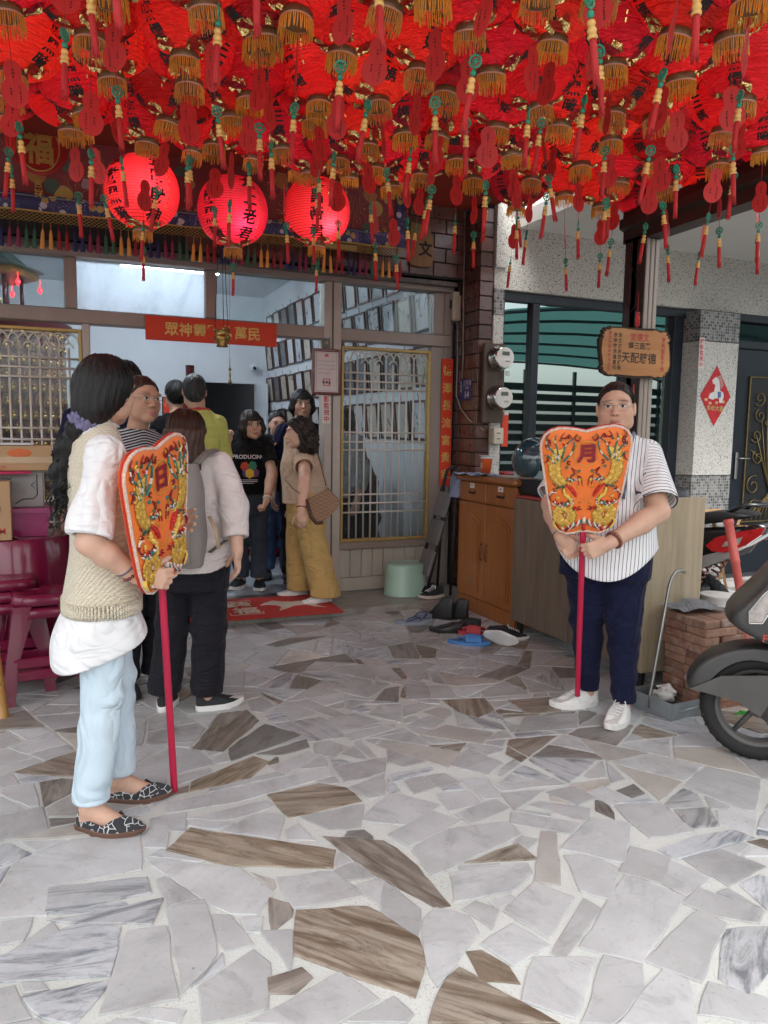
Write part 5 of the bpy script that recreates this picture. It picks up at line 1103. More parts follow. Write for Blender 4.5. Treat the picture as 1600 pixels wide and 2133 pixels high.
# ======== the men further in
pD = Person('dark haired man in navy shirt behind the woman with round glasses', (0.30, 4.85, 0), 15, 1.72, SK_C, 0.008)
pD.hc = pD.loc_of(at_d(262, 798, 4.7)); pD.body(feet=False)
pD.top(NAVY, [(0.85, 0, 0, 0.2, 0.14), (1.1, 0, 0, 0.2, 0.13), (1.35, 0, 0.01, 0.19, 0.11), (1.47, 0, 0.012, 0.085, 0.07)], 0.9, (0.066, 0.08, 0.07), lambda x, y, z: 0.88 - z + 0 * x + 0 * y, amp=0.008, seed=41, h=0.01)
pD.trousers(CHAR_CL, 0.92, [(0.7, 0, 0.01, 0.17, 0.125), (0.94, 0, 0, 0.17, 0.13)], 0.085, 0.08, 0.07, h=0.011)
for sd in 'RL': pD.shoe(sd, BLACK_MESH, BLACK_RUB, 0.26)
v = pD.hairvol((-0.13, -0.17, -0.13), (0.13, 0.13, 0.17), 0.005); pD.cap(v, 0.018, 0.8, 0.03); pD.strands(v, 0.003, 19, 20); pD.hair(v, HAIR_K)
pE = Person('grey haired man in yellow-green polo shirt seen from behind', (0.99, 5.62, 0.05), 12, 1.66, SK_C, 0.007)
pE.hc = pE.loc_of(at_d(405, 815, 5.45)); pE.hr = (6, -3, 0); pE.j['shL'][0] = 0.142; pE.j['shR'][0] = -0.142; pE.j['elR'] = np.array([-0.175, -0.07, 1.03]); pE.j['wrR'] = np.array([-0.12, -0.24, 1.08]); pE.body(feet=False)
pE.top(LIME, [(0.8, 0, 0, 0.175, 0.14), (1.0, 0, 0, 0.17, 0.13), (1.2, 0, 0, 0.168, 0.118), (1.31, 0, 0.01, 0.15, 0.098), (1.42, 0, 0.012, 0.08, 0.068)], 0.85, (0.056, 0.07, 0.07), lambda x, y, z: 0.82 - z + 0 * x + 0 * y, 0.05, 0.03, amp=0.009, seed=43, name='polo_shirt')
pE.trousers(CHAR_CL, 0.88, [(0.66, 0, 0.01, 0.17, 0.125), (0.9, 0, 0, 0.17, 0.13)], 0.085, 0.08, 0.07, h=0.011)
for sd in 'RL': pE.shoe(sd, BLACK_MESH, BLACK_RUB, 0.26)
v = pE.hairvol((-0.13, -0.17, -0.13), (0.13, 0.13, 0.16), 0.005); pE.cap(v, 0.008, 0.9, 0.02); pE.strands(v, 0.0016, 24, 22); pE.hair(v, HAIR_G)
mb = MB(); mb.tube([(0.075, -0.03, 1.405), (0.072, 0.05, 1.425), (0.0, 0.088, 1.43), (-0.072, 0.05, 1.425), (-0.075, -0.03, 1.405)], 0.011, 6); mb.build('red_lanyard', RED_CORD, pE.root, True)

# ======== the woman in the black printed tee
pF = Person('woman with short dark bob in black printed tee, one hand raised', (1.445, 6.02, 0.05), 186, 1.49, SK_C, 0.0055)
set_foot(pF, 'R', (1.44, 6.12), (1.28, 5.98)); set_foot(pF, 'L', (1.535, 6.06), (1.50, 5.84))
pF.hc = pF.loc_of(at_d(523, 885, 6.0)); pF.hr = (16, -2, -5)
pF.j['elR'] = pF.loc_of(at_d(470, 985, 5.95)); pF.j['wrR'] = pF.loc_of(at_d(474, 925, 5.85)); pF.hand['R'] = dict(d=pF.dir_of(CU + CR * 0.1), n=pF.dir_of(CR * 0.6 - CF * 0.4), curl=(45, 65, 40), t=pF.dir_of(-CF))
pF.j['elL'] = pF.loc_of(at_d(566, 985, 5.93)); pF.j['wrL'] = pF.loc_of(at_d(556, 1040, 5.78)); pF.hand['L'] = dict(d=pF.dir_of(-CU * 0.8 - CR * 0.25 - 0.2 * CF), n=pF.dir_of(-CR), curl=(65, 80, 50))
pF.body(feet=False, wide=1.0)
FR = [(0.74, 0, 0, 0.185, 0.145), (0.9, 0, 0, 0.18, 0.14), (1.05, 0, -0.005, 0.172, 0.132), (1.17, 0, 0.005, 0.165, 0.105), (1.26, 0, 0.012, 0.08, 0.066)]
tee = pF.top(BLACK_CL, FR, 0.75, (0.056, 0.066, 0.06), lambda x, y, z: 0.775 - z + 0 * x + 0 * y, 0.07, 0.0, amp=0.007, seed=51, name='tee', h=0.007)
pF.trousers(DENIM_G, 0.84, [(0.6, 0, 0.01, 0.16, 0.12), (0.74, 0, 0.012, 0.168, 0.135), (0.86, 0, 0, 0.155, 0.125)], 0.072, 0.066, 0.09, 0.008, 19, thigh=0.09, h=0.008)
for sd in 'RL': pF.shoe(sd, BLACK_MESH, WHITE_RUB, 0.24, False, 'trainer', None, thick=0.028)
v = pF.hairvol((-0.14, -0.18, -0.16), (0.14, 0.15, 0.16), 0.0048); pF.cap(v, 0.017, 0.35, 0.075)
for g in (-1, 1): v.chain([pF.hp(g * 0.075, 0.02, 0.03), pF.hp(g * 0.088, 0.028, -0.04), pF.hp(g * 0.08, 0.03, -0.1)], [0.03, 0.03, 0.016], 0.02)
v.ell(pF.hp(0, -0.04, -0.05), (0.092, 0.07, 0.075), 0.03, 'u', pF.headR())
def fF(x, y, z):
    X, Y, Z = pF.hgrid(x, y, z); return np.where(Z > 0.034, -0.02, np.maximum(np.minimum(0.06 - np.abs(X), Y - 0.01), -0.02))
v.cut(lambda x, y, z: fF(x, y, z), 0.004); pF.strands(v, 0.0015, 28); pF.hair(v, HAIR_D); pF.loose_strands(HAIR_D, 120, 8, None, 0, 0.2, 2 * PI - 0.2, 0.018)
PRINT_W = mat('white_print', (0.7, 0.7, 0.7), 0.8)
def torso_wrap(pf, rows, pts2, lift=0.008):
    A = np.array(sorted(rows)); o = []
    for x, z in pts2:
        cx, cy, rx, ry = [np.interp(z, A[:, 0], A[:, i]) for i in range(1, 5)]; y = cy - ry * max(0, 1 - (abs(x - cx) / rx) ** 2.3) ** (1 / 2.3) - lift - 0.004; o.append((x, y, z))
    return o
V, T = text2d('PRODUCING', 0.043, bold=0.02); MB().add(torso_wrap(pF, FR, [(-x - 0.012 if False else x - 0.012, y * 1.0 + 1.075) for x, y in V], 0.010), T).build('printed_word', PRINT_W, tee)
for (x0, z0, a0, r0), c in (((-0.045, 1.0, 2.3, 0.048), (0.6, 0.08, 0.03)), ((0.015, 1.005, 0.9, 0.048), (0.03, 0.25, 0.14)), ((-0.03, 0.95, 3.9, 0.05), (0.10, 0.05, 0.22)), ((0.035, 0.95, 5.6, 0.048), (0.16, 0.06, 0.14)), ((-0.008, 0.945, 4.7, 0.05), (0.75, 0.5, 0.05))):
    pl = [(x0 + r0 * math.cos(a) * 0.75, z0 + r0 * math.sin(a) * 0.8) for a in np.linspace(0, 2 * PI, 7)[:-1] + a0]; q = torso_wrap(pF, FR, pl, 0.009 if c[0] < 0.7 else 0.011); MB().add(q, [tuple(range(6))]).build('printed_patch', mat('print_%d' % int(c[0] * 1000), c, 0.8), tee)
for k, (L, z) in enumerate(((0.13, 0.895), (0.13, 0.882), (0.1, 0.869))):
    MB().add(torso_wrap(pF, FR, [(-0.075, z - 0.003), (-0.075 + L / 2, z - 0.003), (-0.075 + L, z - 0.003), (-0.075 + L, z + 0.002), (-0.075 + L / 2, z + 0.002), (-0.075, z + 0.002)], 0.009), [(0, 1, 4, 5), (1, 2, 3, 4)]).build('printed_line', PRINT_W, tee)
pF.band(RED_CORD, 'R', r=0.03, tr=0.003, frac=0.01); pF.band(RED_CORD, 'L', r=0.03, tr=0.003, frac=0.03); pF.band(PRINT_W, 'L', r=0.031, tr=0.004, frac=0.005)
mb = MB(); mb.tube([pF.hp(0.075, 0.03, -0.03), pF.hp(0.06, 0.06, -0.09), pF.hp(0, 0.085, -0.118), pF.hp(-0.06, 0.06, -0.09), pF.hp(-0.075, 0.03, -0.03)], 0.0025, 5); mb.build('mask_cord', mat('pinkish_cord', (0.6, 0.3, 0.27), 0.6), pF.root)

# ======== the woman in beige with the shoulder bag
pI = Person('curly haired woman in beige top and mustard trousers, leaning forward', (1.745, 5.47, 0.05), 274, 1.50, SK_C, 0.0055)
set_foot(pI, 'L', (1.92, 5.34), (1.69, 5.31)); set_foot(pI, 'R', (1.82, 5.63), (1.60, 5.64))
for q in ('neck',): pI.j[q] = np.array([0, -0.085, 1.215])
pI.j['shL'] = np.array([0.138, -0.045, 1.145]); pI.j['shR'] = np.array([-0.138, -0.045, 1.145]); pI.hc = pI.loc_of(at_d(622, 902, 5.42)); pI.hr = (-6, -4, 0)
pI.j['elL'] = pI.loc_of(at_d(635, 1000, 5.2)); pI.j['wrL'] = pI.loc_of(at_d(628, 1062, 5.12)); pI.hand['L'] = dict(d=pI.dir_of(-CU + CR * 0.1), n=pI.dir_of(CF * 0.8 - CR * 0.3), curl=(25, 35, 25), t=pI.dir_of(-CR))
pI.body(feet=False)
pI.top(BEIGE, [(0.66, 0, 0.02, 0.195, 0.185), (0.82, 0, 0.01, 0.18, 0.175), (0.98, 0, -0.02, 0.155, 0.16), (1.08, 0, -0.035, 0.16, 0.14), (1.16, 0, -0.05, 0.15, 0.105), (1.24, 0, -0.085, 0.075, 0.068)], 0.6, (0.06, 0.078, 0.06), lambda x, y, z: 0.745 - z + 0 * x, 0.05, 0.02, amp=0.007, seed=61, name='knit_top', h=0.0065, kz=(6, 20))
pI.trousers(TANP, 0.84, [(0.6, 0, 0.01, 0.165, 0.13), (0.72, 0, 0.02, 0.175, 0.155), (0.86, 0, 0.01, 0.16, 0.14)], 0.1, 0.112, 0.05, 0.009, 23, thigh=0.115, h=0.008, kz=(3, 9))
for sd in 'RL': pI.shoe(sd, WHITE_MESH, WHITE_RUB, 0.24, False, 'white_trainer', None, thick=0.026, topz=0.075)
v = pI.hairvol((-0.17, -0.2, -0.2), (0.17, 0.14, 0.17), 0.005); pI.cap(v, 0.016, 0.9, 0.025)
v.ell(pI.hp(0, -0.06, -0.05), (0.115, 0.085, 0.115), 0.03, 'u', pI.headR()); v.ell(pI.hp(0, -0.05, -0.11), (0.11, 0.08, 0.07), 0.03, 'u', pI.headR())
def fI(x, y, z):
    X, Y, Z = pI.hgrid(x, y, z); return (Y - (0.02 + 0.9 * np.maximum(Z, -0.015))) * 0.8
v.cut(fI); v.disp(lambda x, y, z: 0.006 * np.sin(110 * x + 3 * np.sin(60 * z)) * np.sin(95 * z + 50 * y) + 0.004 * np.sin(160 * y + 90 * z)); pI.hair(v, HAIR_D)
cu = MB()
for k in range(90):
    a = rr.uniform(0.4, 2 * PI - 0.4); z = rr.uniform(-0.14, 0.03); r = 0.1 + rr.uniform(0, 0.02); b = np.array([r * math.sin(a) * 1.05, -0.05 - 0.085 * math.cos(a + PI) * -1 if False else -0.05 + 0.09 * math.cos(a + PI) * 1.0, z])
    if b[1] > 0.0: continue
    L = rr.uniform(0.03, 0.07); ph = rr.uniform(0, 6.28); am = rr.uniform(0.006, 0.012)
    cu.tube([pI.hp(b[0] + am * math.sin(ph + 11 * s), b[1] + am * math.cos(ph + 11 * s), b[2] - L * s) for s in np.linspace(0, 1, 7)], [0.0045 * (1 - 0.6 * s) for s in np.linspace(0, 1, 7)], 4)
cu.build('curls', HAIR_D, pI.root, True)['kind'] = 'stuff'
pI.band(BEADM, 'L', r=0.029, tr=0.0055, frac=0.01, beads=14)

# ======== three women inside and one behind the glass door
def simple_woman(label, px, D, H, heading, hr, topm, legm, hairm, hairkind, seed, skin=SK_A, z0=0.05):
    hc = at_d(px[0], px[1], D); p = Person(label, (hc[0], hc[1], z0), heading, H, skin, 0.007)
    p.hc = np.array([0, -0.012, hc[2] - z0]); p.hr = hr; return p
pG = simple_woman('young woman in navy tee and blue jeans behind the beige top', (578, 885), 6.5, 1.47, 196, (12, 0, 0), NAVY, DENIM_B, HAIR_K, 'tied', 71)
pG.j['elR'] = np.array([-0.17, -0.08, 0.98]); pG.j['wrR'] = np.array([-0.1, -0.22, 1.12]); pG.hand['R'] = dict(d=(0.3, -0.1, 0.9), n=(0.3, 0.9, 0), curl=(50, 60, 40)); pG.body(feet=False, wide=0.95)
pG.top(NAVY, [(0.74, 0, 0, 0.17, 0.13), (1.0, 0, 0, 0.165, 0.12), (1.16, 0, 0.005, 0.155, 0.1), (1.25, 0, 0.012, 0.08, 0.066)], 0.7, (0.056, 0.066, 0.06), lambda x, y, z: 0.77 - z + 0 * x + 0 * y, amp=0.006, seed=71, h=0.009)
pG.trousers(DENIM_B, 0.83, [(0.6, 0, 0.01, 0.155, 0.115), (0.85, 0, 0, 0.15, 0.12)], 0.075, 0.065, 0.08, 0.01, 24, thigh=0.095, h=0.009)
for sd in 'RL': pG.shoe(sd, BLACK_MESH, BLACK_RUB, 0.235)
v = pG.hairvol((-0.13, -0.17, -0.13), (0.13, 0.13, 0.16), 0.005); pG.cap(v, 0.011, 0.95, -0.01, 0.003, 0.010); v.ell(pG.hp(0, -0.11, 0.0), (0.045, 0.04, 0.05), 0.02); pG.combed(v); pG.hair(v, HAIR_K)
def bob(p, m):
    v = p.hairvol((-0.14, -0.18, -0.16), (0.14, 0.15, 0.16), 0.0055); p.cap(v, 0.017, 0.35, 0.075)
    for g in (-1, 1): v.chain([p.hp(g * 0.075, 0.02, 0.03), p.hp(g * 0.086, 0.022, -0.04), p.hp(g * 0.08, 0.02, -0.08)], [0.03, 0.028, 0.014], 0.02)
    v.ell(p.hp(0, -0.04, -0.04), (0.09, 0.07, 0.075), 0.03, 'u', p.headR())
    def f(x, y, z):
        X, Y, Z = p.hgrid(x, y, z); return np.where(Z > 0.034, -0.02, np.maximum(np.minimum(0.06 - np.abs(X), Y - 0.01), -0.02))
    v.cut(f, 0.004); p.strands(v, 0.0016, 26); p.hair(v, m)
pH = simple_woman('woman with black fringe just inside the door post', (628, 842), 6.35, 1.60, 190, (6, 0, 0), NAVY, CHAR_CL, HAIR_K, 'bob', 72); pH.body(feet=False)
pH.top(NAVY, [(0.8, 0, 0, 0.175, 0.13), (1.08, 0, 0, 0.17, 0.12), (1.26, 0, 0.005, 0.16, 0.1), (1.36, 0, 0.012, 0.08, 0.066)], 0.8, (0.06, 0.07, 0.06), lambda x, y, z: 0.82 - z + 0 * x + 0 * y, amp=0.006, seed=72, h=0.01)
pH.trousers(CHAR_CL, 0.86, [(0.64, 0, 0.01, 0.16, 0.12), (0.88, 0, 0, 0.155, 0.12)], 0.08, 0.07, 0.07, h=0.011)
for sd in 'RL': pH.shoe(sd, BLACK_MESH, BLACK_RUB, 0.24)
bob(pH, HAIR_K)
pK = simple_woman('woman in grey top standing behind the glass door', (716, 878), 6.5, 1.5, 250, (0, 0, 0), GREYC, CHAR_CL, HAIR_K, 'bob', 73); pK.body(feet=False)
pK.top(GREYC, [(0.7, 0, 0, 0.18, 0.14), (1.0, 0, 0, 0.17, 0.12), (1.18, 0, 0.005, 0.16, 0.1), (1.275, 0, 0.012, 0.08, 0.066)], 1.6, (0.06, 0.07, 0.06), lambda x, y, z: 0.72 - z + 0 * x + 0 * y, amp=0.008, seed=73, h=0.01)
pK.trousers(CHAR_CL, 0.82, [(0.6, 0, 0.01, 0.16, 0.12), (0.84, 0, 0, 0.155, 0.12)], 0.08, 0.07, 0.07, h=0.011)
for sd in 'RL': pK.shoe(sd, BLACK_MESH, BLACK_RUB, 0.24)
bob(pK, HAIR_K)
pL = simple_woman('black haired person half hidden behind the man in yellow-green', (366, 822), 6.6, 1.66, 350, (0, 0, 0), BLACK_CL, CHAR_CL, HAIR_K, 'short', 74, SK_C); pL.h = 0.009; pL.body(feet=False)
pL.top(BLACK_CL, [(0.82, 0, 0, 0.18, 0.13), (1.1, 0, 0, 0.18, 0.12), (1.3, 0, 0.005, 0.17, 0.1), (1.41, 0, 0.012, 0.08, 0.066)], 0.8, (0.06, 0.07, 0.06), lambda x, y, z: 0.85 - z + 0 * x + 0 * y, amp=0.006, seed=74, h=0.011)
pL.trousers(CHAR_CL, 0.9, [(0.66, 0, 0.01, 0.16, 0.12), (0.92, 0, 0, 0.155, 0.12)], 0.08, 0.07, 0.07, h=0.011)
for sd in 'RL': pL.shoe(sd, BLACK_MESH, BLACK_RUB, 0.25)
v = pL.hairvol((-0.13, -0.17, -0.13), (0.13, 0.13, 0.16), 0.006); pL.cap(v, 0.014, 0.8, 0.03); pL.strands(v, 0.002, 20, 20); pL.hair(v, HAIR_K)
# ================================================================ lanterns
ZL = 2.65                                            # height of the lantern collars
def paper_mat(name, col, lit=False, crease=1.0):
    m = bpy.data.materials.new(name); t = NT(m); v = t.coord('Object', (1, 1, 1), True)
    s3 = t.n('SeparateXYZ', {0: t.n('TexCoord').outputs['Object']}).outputs
    n1 = t.noise(v, 6.0, 4.0); oi = t.n('ObjectInfo').outputs['Random']
    w = t.n('TexWave', {'Vector': t.coord('Object', (0.25, 0.25, 1.0), True), 'Scale': 24.0, 'Distortion': 8.0, 'Detail': 3.0, 'Detail Scale': 2.4, 'Detail Roughness': 0.65}, bands_direction='Z').outputs['Fac']
    rib = t.math('POWER', t.math('ABSOLUTE', t.math('SINE', t.math('MULTIPLY', s3[2], 225.0))), 0.25)
    c = t.ramp(n1, [(0.3, tuple(q * 0.84 for q in col)), (0.7, tuple(min(1, q * 1.08) for q in col))])
    c = t.n('HueSaturation', {'Color': c, 'Hue': t.math('MULTIPLY_ADD', oi, 0.016, 0.492), 'Value': t.math('MULTIPLY_ADD', oi, 0.3, 0.85)}).outputs[0]
    if lit: c = t.mix(t.math('LESS_THAN', rib, 0.72), c, tuple(q * 0.35 for q in col)); hgt = rib
    else: hgt = w
    nb = t.bump(hgt, 1.0 * crease if not lit else 0.25, 0.011)
    d = t.pbr(color=c, rough=0.5, spec=0.4, normal=nb); tl = t.n('BsdfTranslucent', {'Color': c, 'Normal': nb})
    mx = t.n('MixShader', {0: 0.5 if lit else 0.56, 1: d.outputs[0], 2: tl.outputs[0]})
    t.out(mx.outputs[0]); return m
PAPER = paper_mat('red_lantern_silk', (0.90, 0.036, 0.042)); PAPER_LIT = paper_mat('lit_lantern_silk', (0.82, 0.07, 0.06), True)
INK = mat('black_ink', (0.012, 0.01, 0.01), 0.7); FOIL = mat('gold_foil', (0.75, 0.56, 0.22), 0.16, 1.0, 0.1, 20.0, 0.9, 30.0, bdist=0.02); BAND = mat('bronze_band', (0.20, 0.12, 0.055), 0.4, 0.4, 0.2, 40.0)
PINKTRIM = mat('pale_braid', (0.62, 0.42, 0.34), 0.7); FRINGE = mat('orange_gold_fringe', (0.78, 0.33, 0.03), 0.55, var=0.25, vscale=90.0, sheen=0.3); TAGM = mat('red_tag_card', (0.56, 0.028, 0.026), 0.5, var=0.05, objvar=0.06); JADE = mat('jade_green_plastic', (0.015, 0.23, 0.135), 0.35, var=0.2); BEADW = mat('boxwood_bead', (0.72, 0.43, 0.13), 0.4, var=0.12, vscale=30.0); TASS = mat('red_tassel', (0.50, 0.016, 0.018), 0.6, var=0.2, vscale=120.0, stretch=(8, 8, 0.4), bump=0.8, bscale=60.0); STRING = mat('red_string', (0.4, 0.03, 0.03), 0.8); GOLDSEAM = mat('gold_seam', (0.8, 0.58, 0.2), 0.25, 0.9)
def body_profile(r, h, n=13, z0=0.028):
    P = []
    for i in range(n):
        a = -PI / 2 + PI * i / (n - 1); rr = max(r * math.cos(a) ** 0.78 if math.cos(a) > 1e-6 else 0, 0.05); P.append((rr, z0 + h * (0.5 + 0.5 * math.sin(a))))
    return P
def lantern_meshes(r, h, texts, wob=0.0, seed=0, mt=None, ch=0.058, lat0=0.55):
    R = np.random.RandomState(seed); out = {}
    prof = body_profile(r, h, 17); n = 40; rings = []
    ph = R.uniform(0, 6.28, 6)
    def rad(a, z): return 1 + wob * (math.sin(5 * a + ph[0] + 40 * z) + 0.7 * math.sin(9 * a + ph[1] - 55 * z) + 0.8 * math.sin(3 * a + ph[2] + 25 * z))
    for rr, z in prof: rings.append([(rr * rad(2 * PI * k / n, z) * math.cos(2 * PI * k / n), rr * rad(2 * PI * k / n, z) * math.sin(2 * PI * k / n), z + wob * 0.12 * math.sin(4 * 2 * PI * k / n + 30 * z + ph[3])) for k in range(n)])
    mb = MB(); mb.loft(rings, False); out['body'] = mb.mesh('lantern_body', mt, True)
    zc = 0.028 + h / 2
    pz = np.array([p[1] for p in prof]); pr_ = np.array([p[0] for p in prof])
    mb = MB()
    for tx, a0 in texts:
        V, T = text2d(tx, ch, True, 1.12, 0.03)
        # finer mesh so that the strokes follow the curve
        V = V * [0.95, 1.0]
        P3 = []
        arc = np.concatenate([[0], np.cumsum(np.hypot(np.diff(pr_), np.diff(pz)))]); mid = np.interp(zc, pz, arc) - (0.015 if r > 0.2 else 0.05)
        for x, y in V:
            s_ = mid + y; z = float(np.interp(s_, arc, pz)); rr = float(np.interp(s_, arc, pr_)); a = a0 + x / max(rr, 0.06); k = (rr + 0.0045) * rad(a, z); P3.append((k * math.cos(a), k * math.sin(a), z - (0.003 if z < zc - 0.05 else 0)))
        mb.add(P3, T)
    out['ink'] = mb.mesh('lettering', INK)
    mb = MB()
    for a0 in (0.35, 2.5, 4.4):
        for k in range(9):
            z0 = 0.028 + h * (0.2 + 0.06 * k); z1 = z0 + h * 0.035
            for _ in (0,):
                q = []
                for z in (z0, z1):
                    rr = float(np.interp(z, pz, pr_))
                    for da in (-0.016, 0.016): kk = (rr + 0.003) * rad(a0 + da, z); q.append((kk * math.cos(a0 + da), kk * math.sin(a0 + da), z))
                mb.add(q, [(0, 1, 3, 2)])
    out['seam'] = mb.mesh('gold_dashes', GOLDSEAM)
    return out
rs = np.random.RandomState(5)
mb = MB(); mb.lathe([(0.046, 0.0), (0.0515, 0.002), (0.0525, 0.026), (0.05, 0.03)], 24); mb.mi = 1
mb.lathe([(0.0535, 0.0), (0.0545, 0.003), (0.0535, 0.006)], 24, cap=False); COLLAR = mb.mesh('collar', [BAND, PINKTRIM], True)
mb = MB()
for k in range(46):
    a = 2 * PI * k / 46; L = rs.uniform(0.036, 0.05); x, y = 0.053 * math.cos(a), 0.053 * math.sin(a); sw = rs.uniform(-0.004, 0.004, 2); mb.tube([(x, y, 0.002), (x + 0.5 * sw[0], y + 0.5 * sw[1], -L * 0.5), (x + sw[0], y + sw[1], -L)], [0.0024, 0.0023, 0.0017], 3, False)
FRINGE_ME = mb.mesh('fringe', FRINGE)
def foil_leaf(seed):
    R = np.random.RandomState(seed); mb = MB(); N = 6; M = 5; V = []
    for i in range(N):
        u = i / (N - 1); w = 0.042 * math.sin(PI * (0.12 + 0.8 * u)) ** 0.7
        for j in range(M):
            s = j / (M - 1) * 2 - 1; V.append((0.05 + 0.062 * u + R.uniform(-0.004, 0.004), s * w, 0.03 + 0.026 * u + 0.012 * math.sin(3 * s + 5 * u) + R.uniform(-0.007, 0.007)))
    F = [(i * M + j, i * M + j + 1, (i + 1) * M + j + 1, (i + 1) * M + j) for i in range(N - 1) for j in range(M - 1)]
    mb.add(V, F); return mb.mesh('gold_leaf', FOIL)
FOILS = [foil_leaf(s) for s in range(4)]
def gourd(n=16):
    P = []
    for a in np.linspace(-0.62 * PI + PI * 0.12, PI + 0.62 * PI - PI * 0.12, 20): P.append((0.03 * math.cos(a), -0.028 + 0.028 * math.sin(a)))
    for a in np.linspace(PI * 0.72, 2 * PI + PI * 0.28, 24): P.append((0.044 * math.cos(a), -0.1 + 0.044 * math.sin(a)))
    return P
def gourd_mesh():
    mb = MB(); up = [(0.031 * math.cos(a), -0.031 + 0.031 * math.sin(a)) for a in np.linspace(-0.30, PI + 0.30, 18)]; lo = [(0.046 * math.cos(a), -0.098 + 0.046 * math.sin(a)) for a in np.linspace(PI - 0.95, 2 * PI + 0.95, 24)]
    P = up + lo; mb.prism(P, (0, 0, 0), (1, 0, 0), (0, 0, 1), 0.0006, 0.0006); return mb.mesh('gourd_tag', TAGM)
GOURD = gourd_mesh()
def scribble(seed):
    R = np.random.RandomState(seed); mb = MB()
    for x0, z0, n, s in ((0.0, -0.03, 3, 0.009), (-0.012, -0.085, 3, 0.008), (0.018, -0.078, 7, 0.0065)):
        for k in range(n):
            for q in range(4):
                c = np.array([x0 + R.uniform(-s, s) * 0.3, z0 - k * s * 1.15 + R.uniform(-s, s) * 0.3]); d = (R.uniform(0.25, 0.5) * s, 0.0008) if R.rand() < 0.6 else (0.0008, R.uniform(0.25, 0.45) * s)
                for yy in (-0.0011, 0.0011): mb.add([(c[0] - d[0], yy, c[1] - d[1]), (c[0] + d[0], yy, c[1] - d[1]), (c[0] + d[0], yy, c[1] + d[1]), (c[0] - d[0], yy, c[1] + d[1])], [(0, 1, 2, 3)])
    return mb.mesh('handwriting', INK)
SCRIB = [scribble(s) for s in range(4)]
mb = MB(); N = 20
for r0, r1 in ((0.013, 0.0175), (0.0, 0.004)):
    mb.loft([[(r * math.cos(2 * PI * k / N), y, r * math.sin(2 * PI * k / N)) for k in range(N)] for r, y in ((r1, -0.002), (r1, 0.002), (max(r0, 0.0005), 0.002), (max(r0, 0.0005), -0.002), (r1, -0.002))], False)
for k in range(4): a = PI * k / 4; mb.box((-0.0155, -0.0012, -0.0016), (0.0155, 0.0012, 0.0016), np.array([[math.cos(a), 0, -math.sin(a)], [0, 1, 0], [math.sin(a), 0, math.cos(a)]]))
mb.ell((0, 0, -0.0275), (0.0085, 0.0085, 0.009), 8, 6); COIN = mb.mesh('jade_charm', JADE, True)
mb = MB(); mb.lathe([(0.003, 0.0), (0.0085, -0.003), (0.0098, -0.008), (0.0085, -0.0125), (0.006, -0.014), (0.009, -0.017), (0.0112, -0.0225), (0.0095, -0.028), (0.0075, -0.0295), (0.0105, -0.032), (0.0118, -0.036), (0.011, -0.039)], 10); BEADS = mb.mesh('wood_beads', BEADW, True)
def tassel_mesh(seed, L=0.095, r=0.0085):
    R = np.random.RandomState(seed); mb = MB(); mb.lathe([(r * 0.75, 0), (r, -0.012), (r * 1.0, -L * 0.6), (r * 0.85, -L * 0.96)], 9)
    for k in range(16): a = 2 * PI * k / 16; q = r * R.uniform(0.6, 1.05); mb.tube([(q * math.cos(a), q * math.sin(a), -L * 0.8), (q * 1.1 * math.cos(a + 0.2), q * 1.1 * math.sin(a + 0.2), -L * R.uniform(0.95, 1.1))], [0.0018, 0.0009], 3, False)
    return mb.mesh('tassel', TASS, True)
TASSELS = [tassel_mesh(s) for s in range(2)]
mb = MB(); mb.tube([(0, 0, 0), (0, 0, -1)], 0.0012, 4, False); CORD = mb.mesh('string', STRING)
BODIES = [lantern_meshes(0.182, 0.325, [('驅散黑暗', 0.0), ('黑面三媽', 1.7), ('光明燦爛', 3.3), ('黑面三媽', 4.8)], 0.018, s, PAPER) for s in (1, 2, 3)]
LIT_TX = [[('五路財神', 0.0), ('驅散黑暗', -1.25)], [('太上老君', 0.0), ('驅散黑暗', -1.2)], [('文昌帝君', 0.0), ('驅散黑暗', -1.3)]]
def hang(root, dx, dy, z_tag, yaw, k, tagged=True):
    """a tag, its writing, jade charm, wooden beads and tassel on one red string"""
    d_tag = 0.145 if tagged else 0.0
    L = -z_tag; c = link('string', CORD, root, (dx, dy, 0)); c.scale = (1, 1, L + d_tag + 0.06 if tagged else L + 0.02)
    z = z_tag
    if tagged:
        g = link('gourd_tag', GOURD, root, (dx, dy, z), yaw); g.scale = (0.88, 1, 1); link('handwriting', SCRIB[k % 4], g)['kind'] = 'stuff'; z -= 0.145 + 0.045
    j = link('jade_charm', COIN, root, (dx, dy, z - 0.012), yaw + 0.8); link('wood_beads', BEADS, root, (dx, dy, z - 0.05), yaw); link('tassel', TASSELS[k % 2], root, (dx, dy, z - 0.087), yaw)
mb = MB(); mb.ell((0.02, 0, 0.17), (0.022, 0.022, 0.03), 8, 5); BULB_ME = mb.mesh('bulb', mat('warm_bulb', (1, 0.9, 0.8), 0.5, emit=(1.0, 0.42, 0.42), estr=8.5), True)
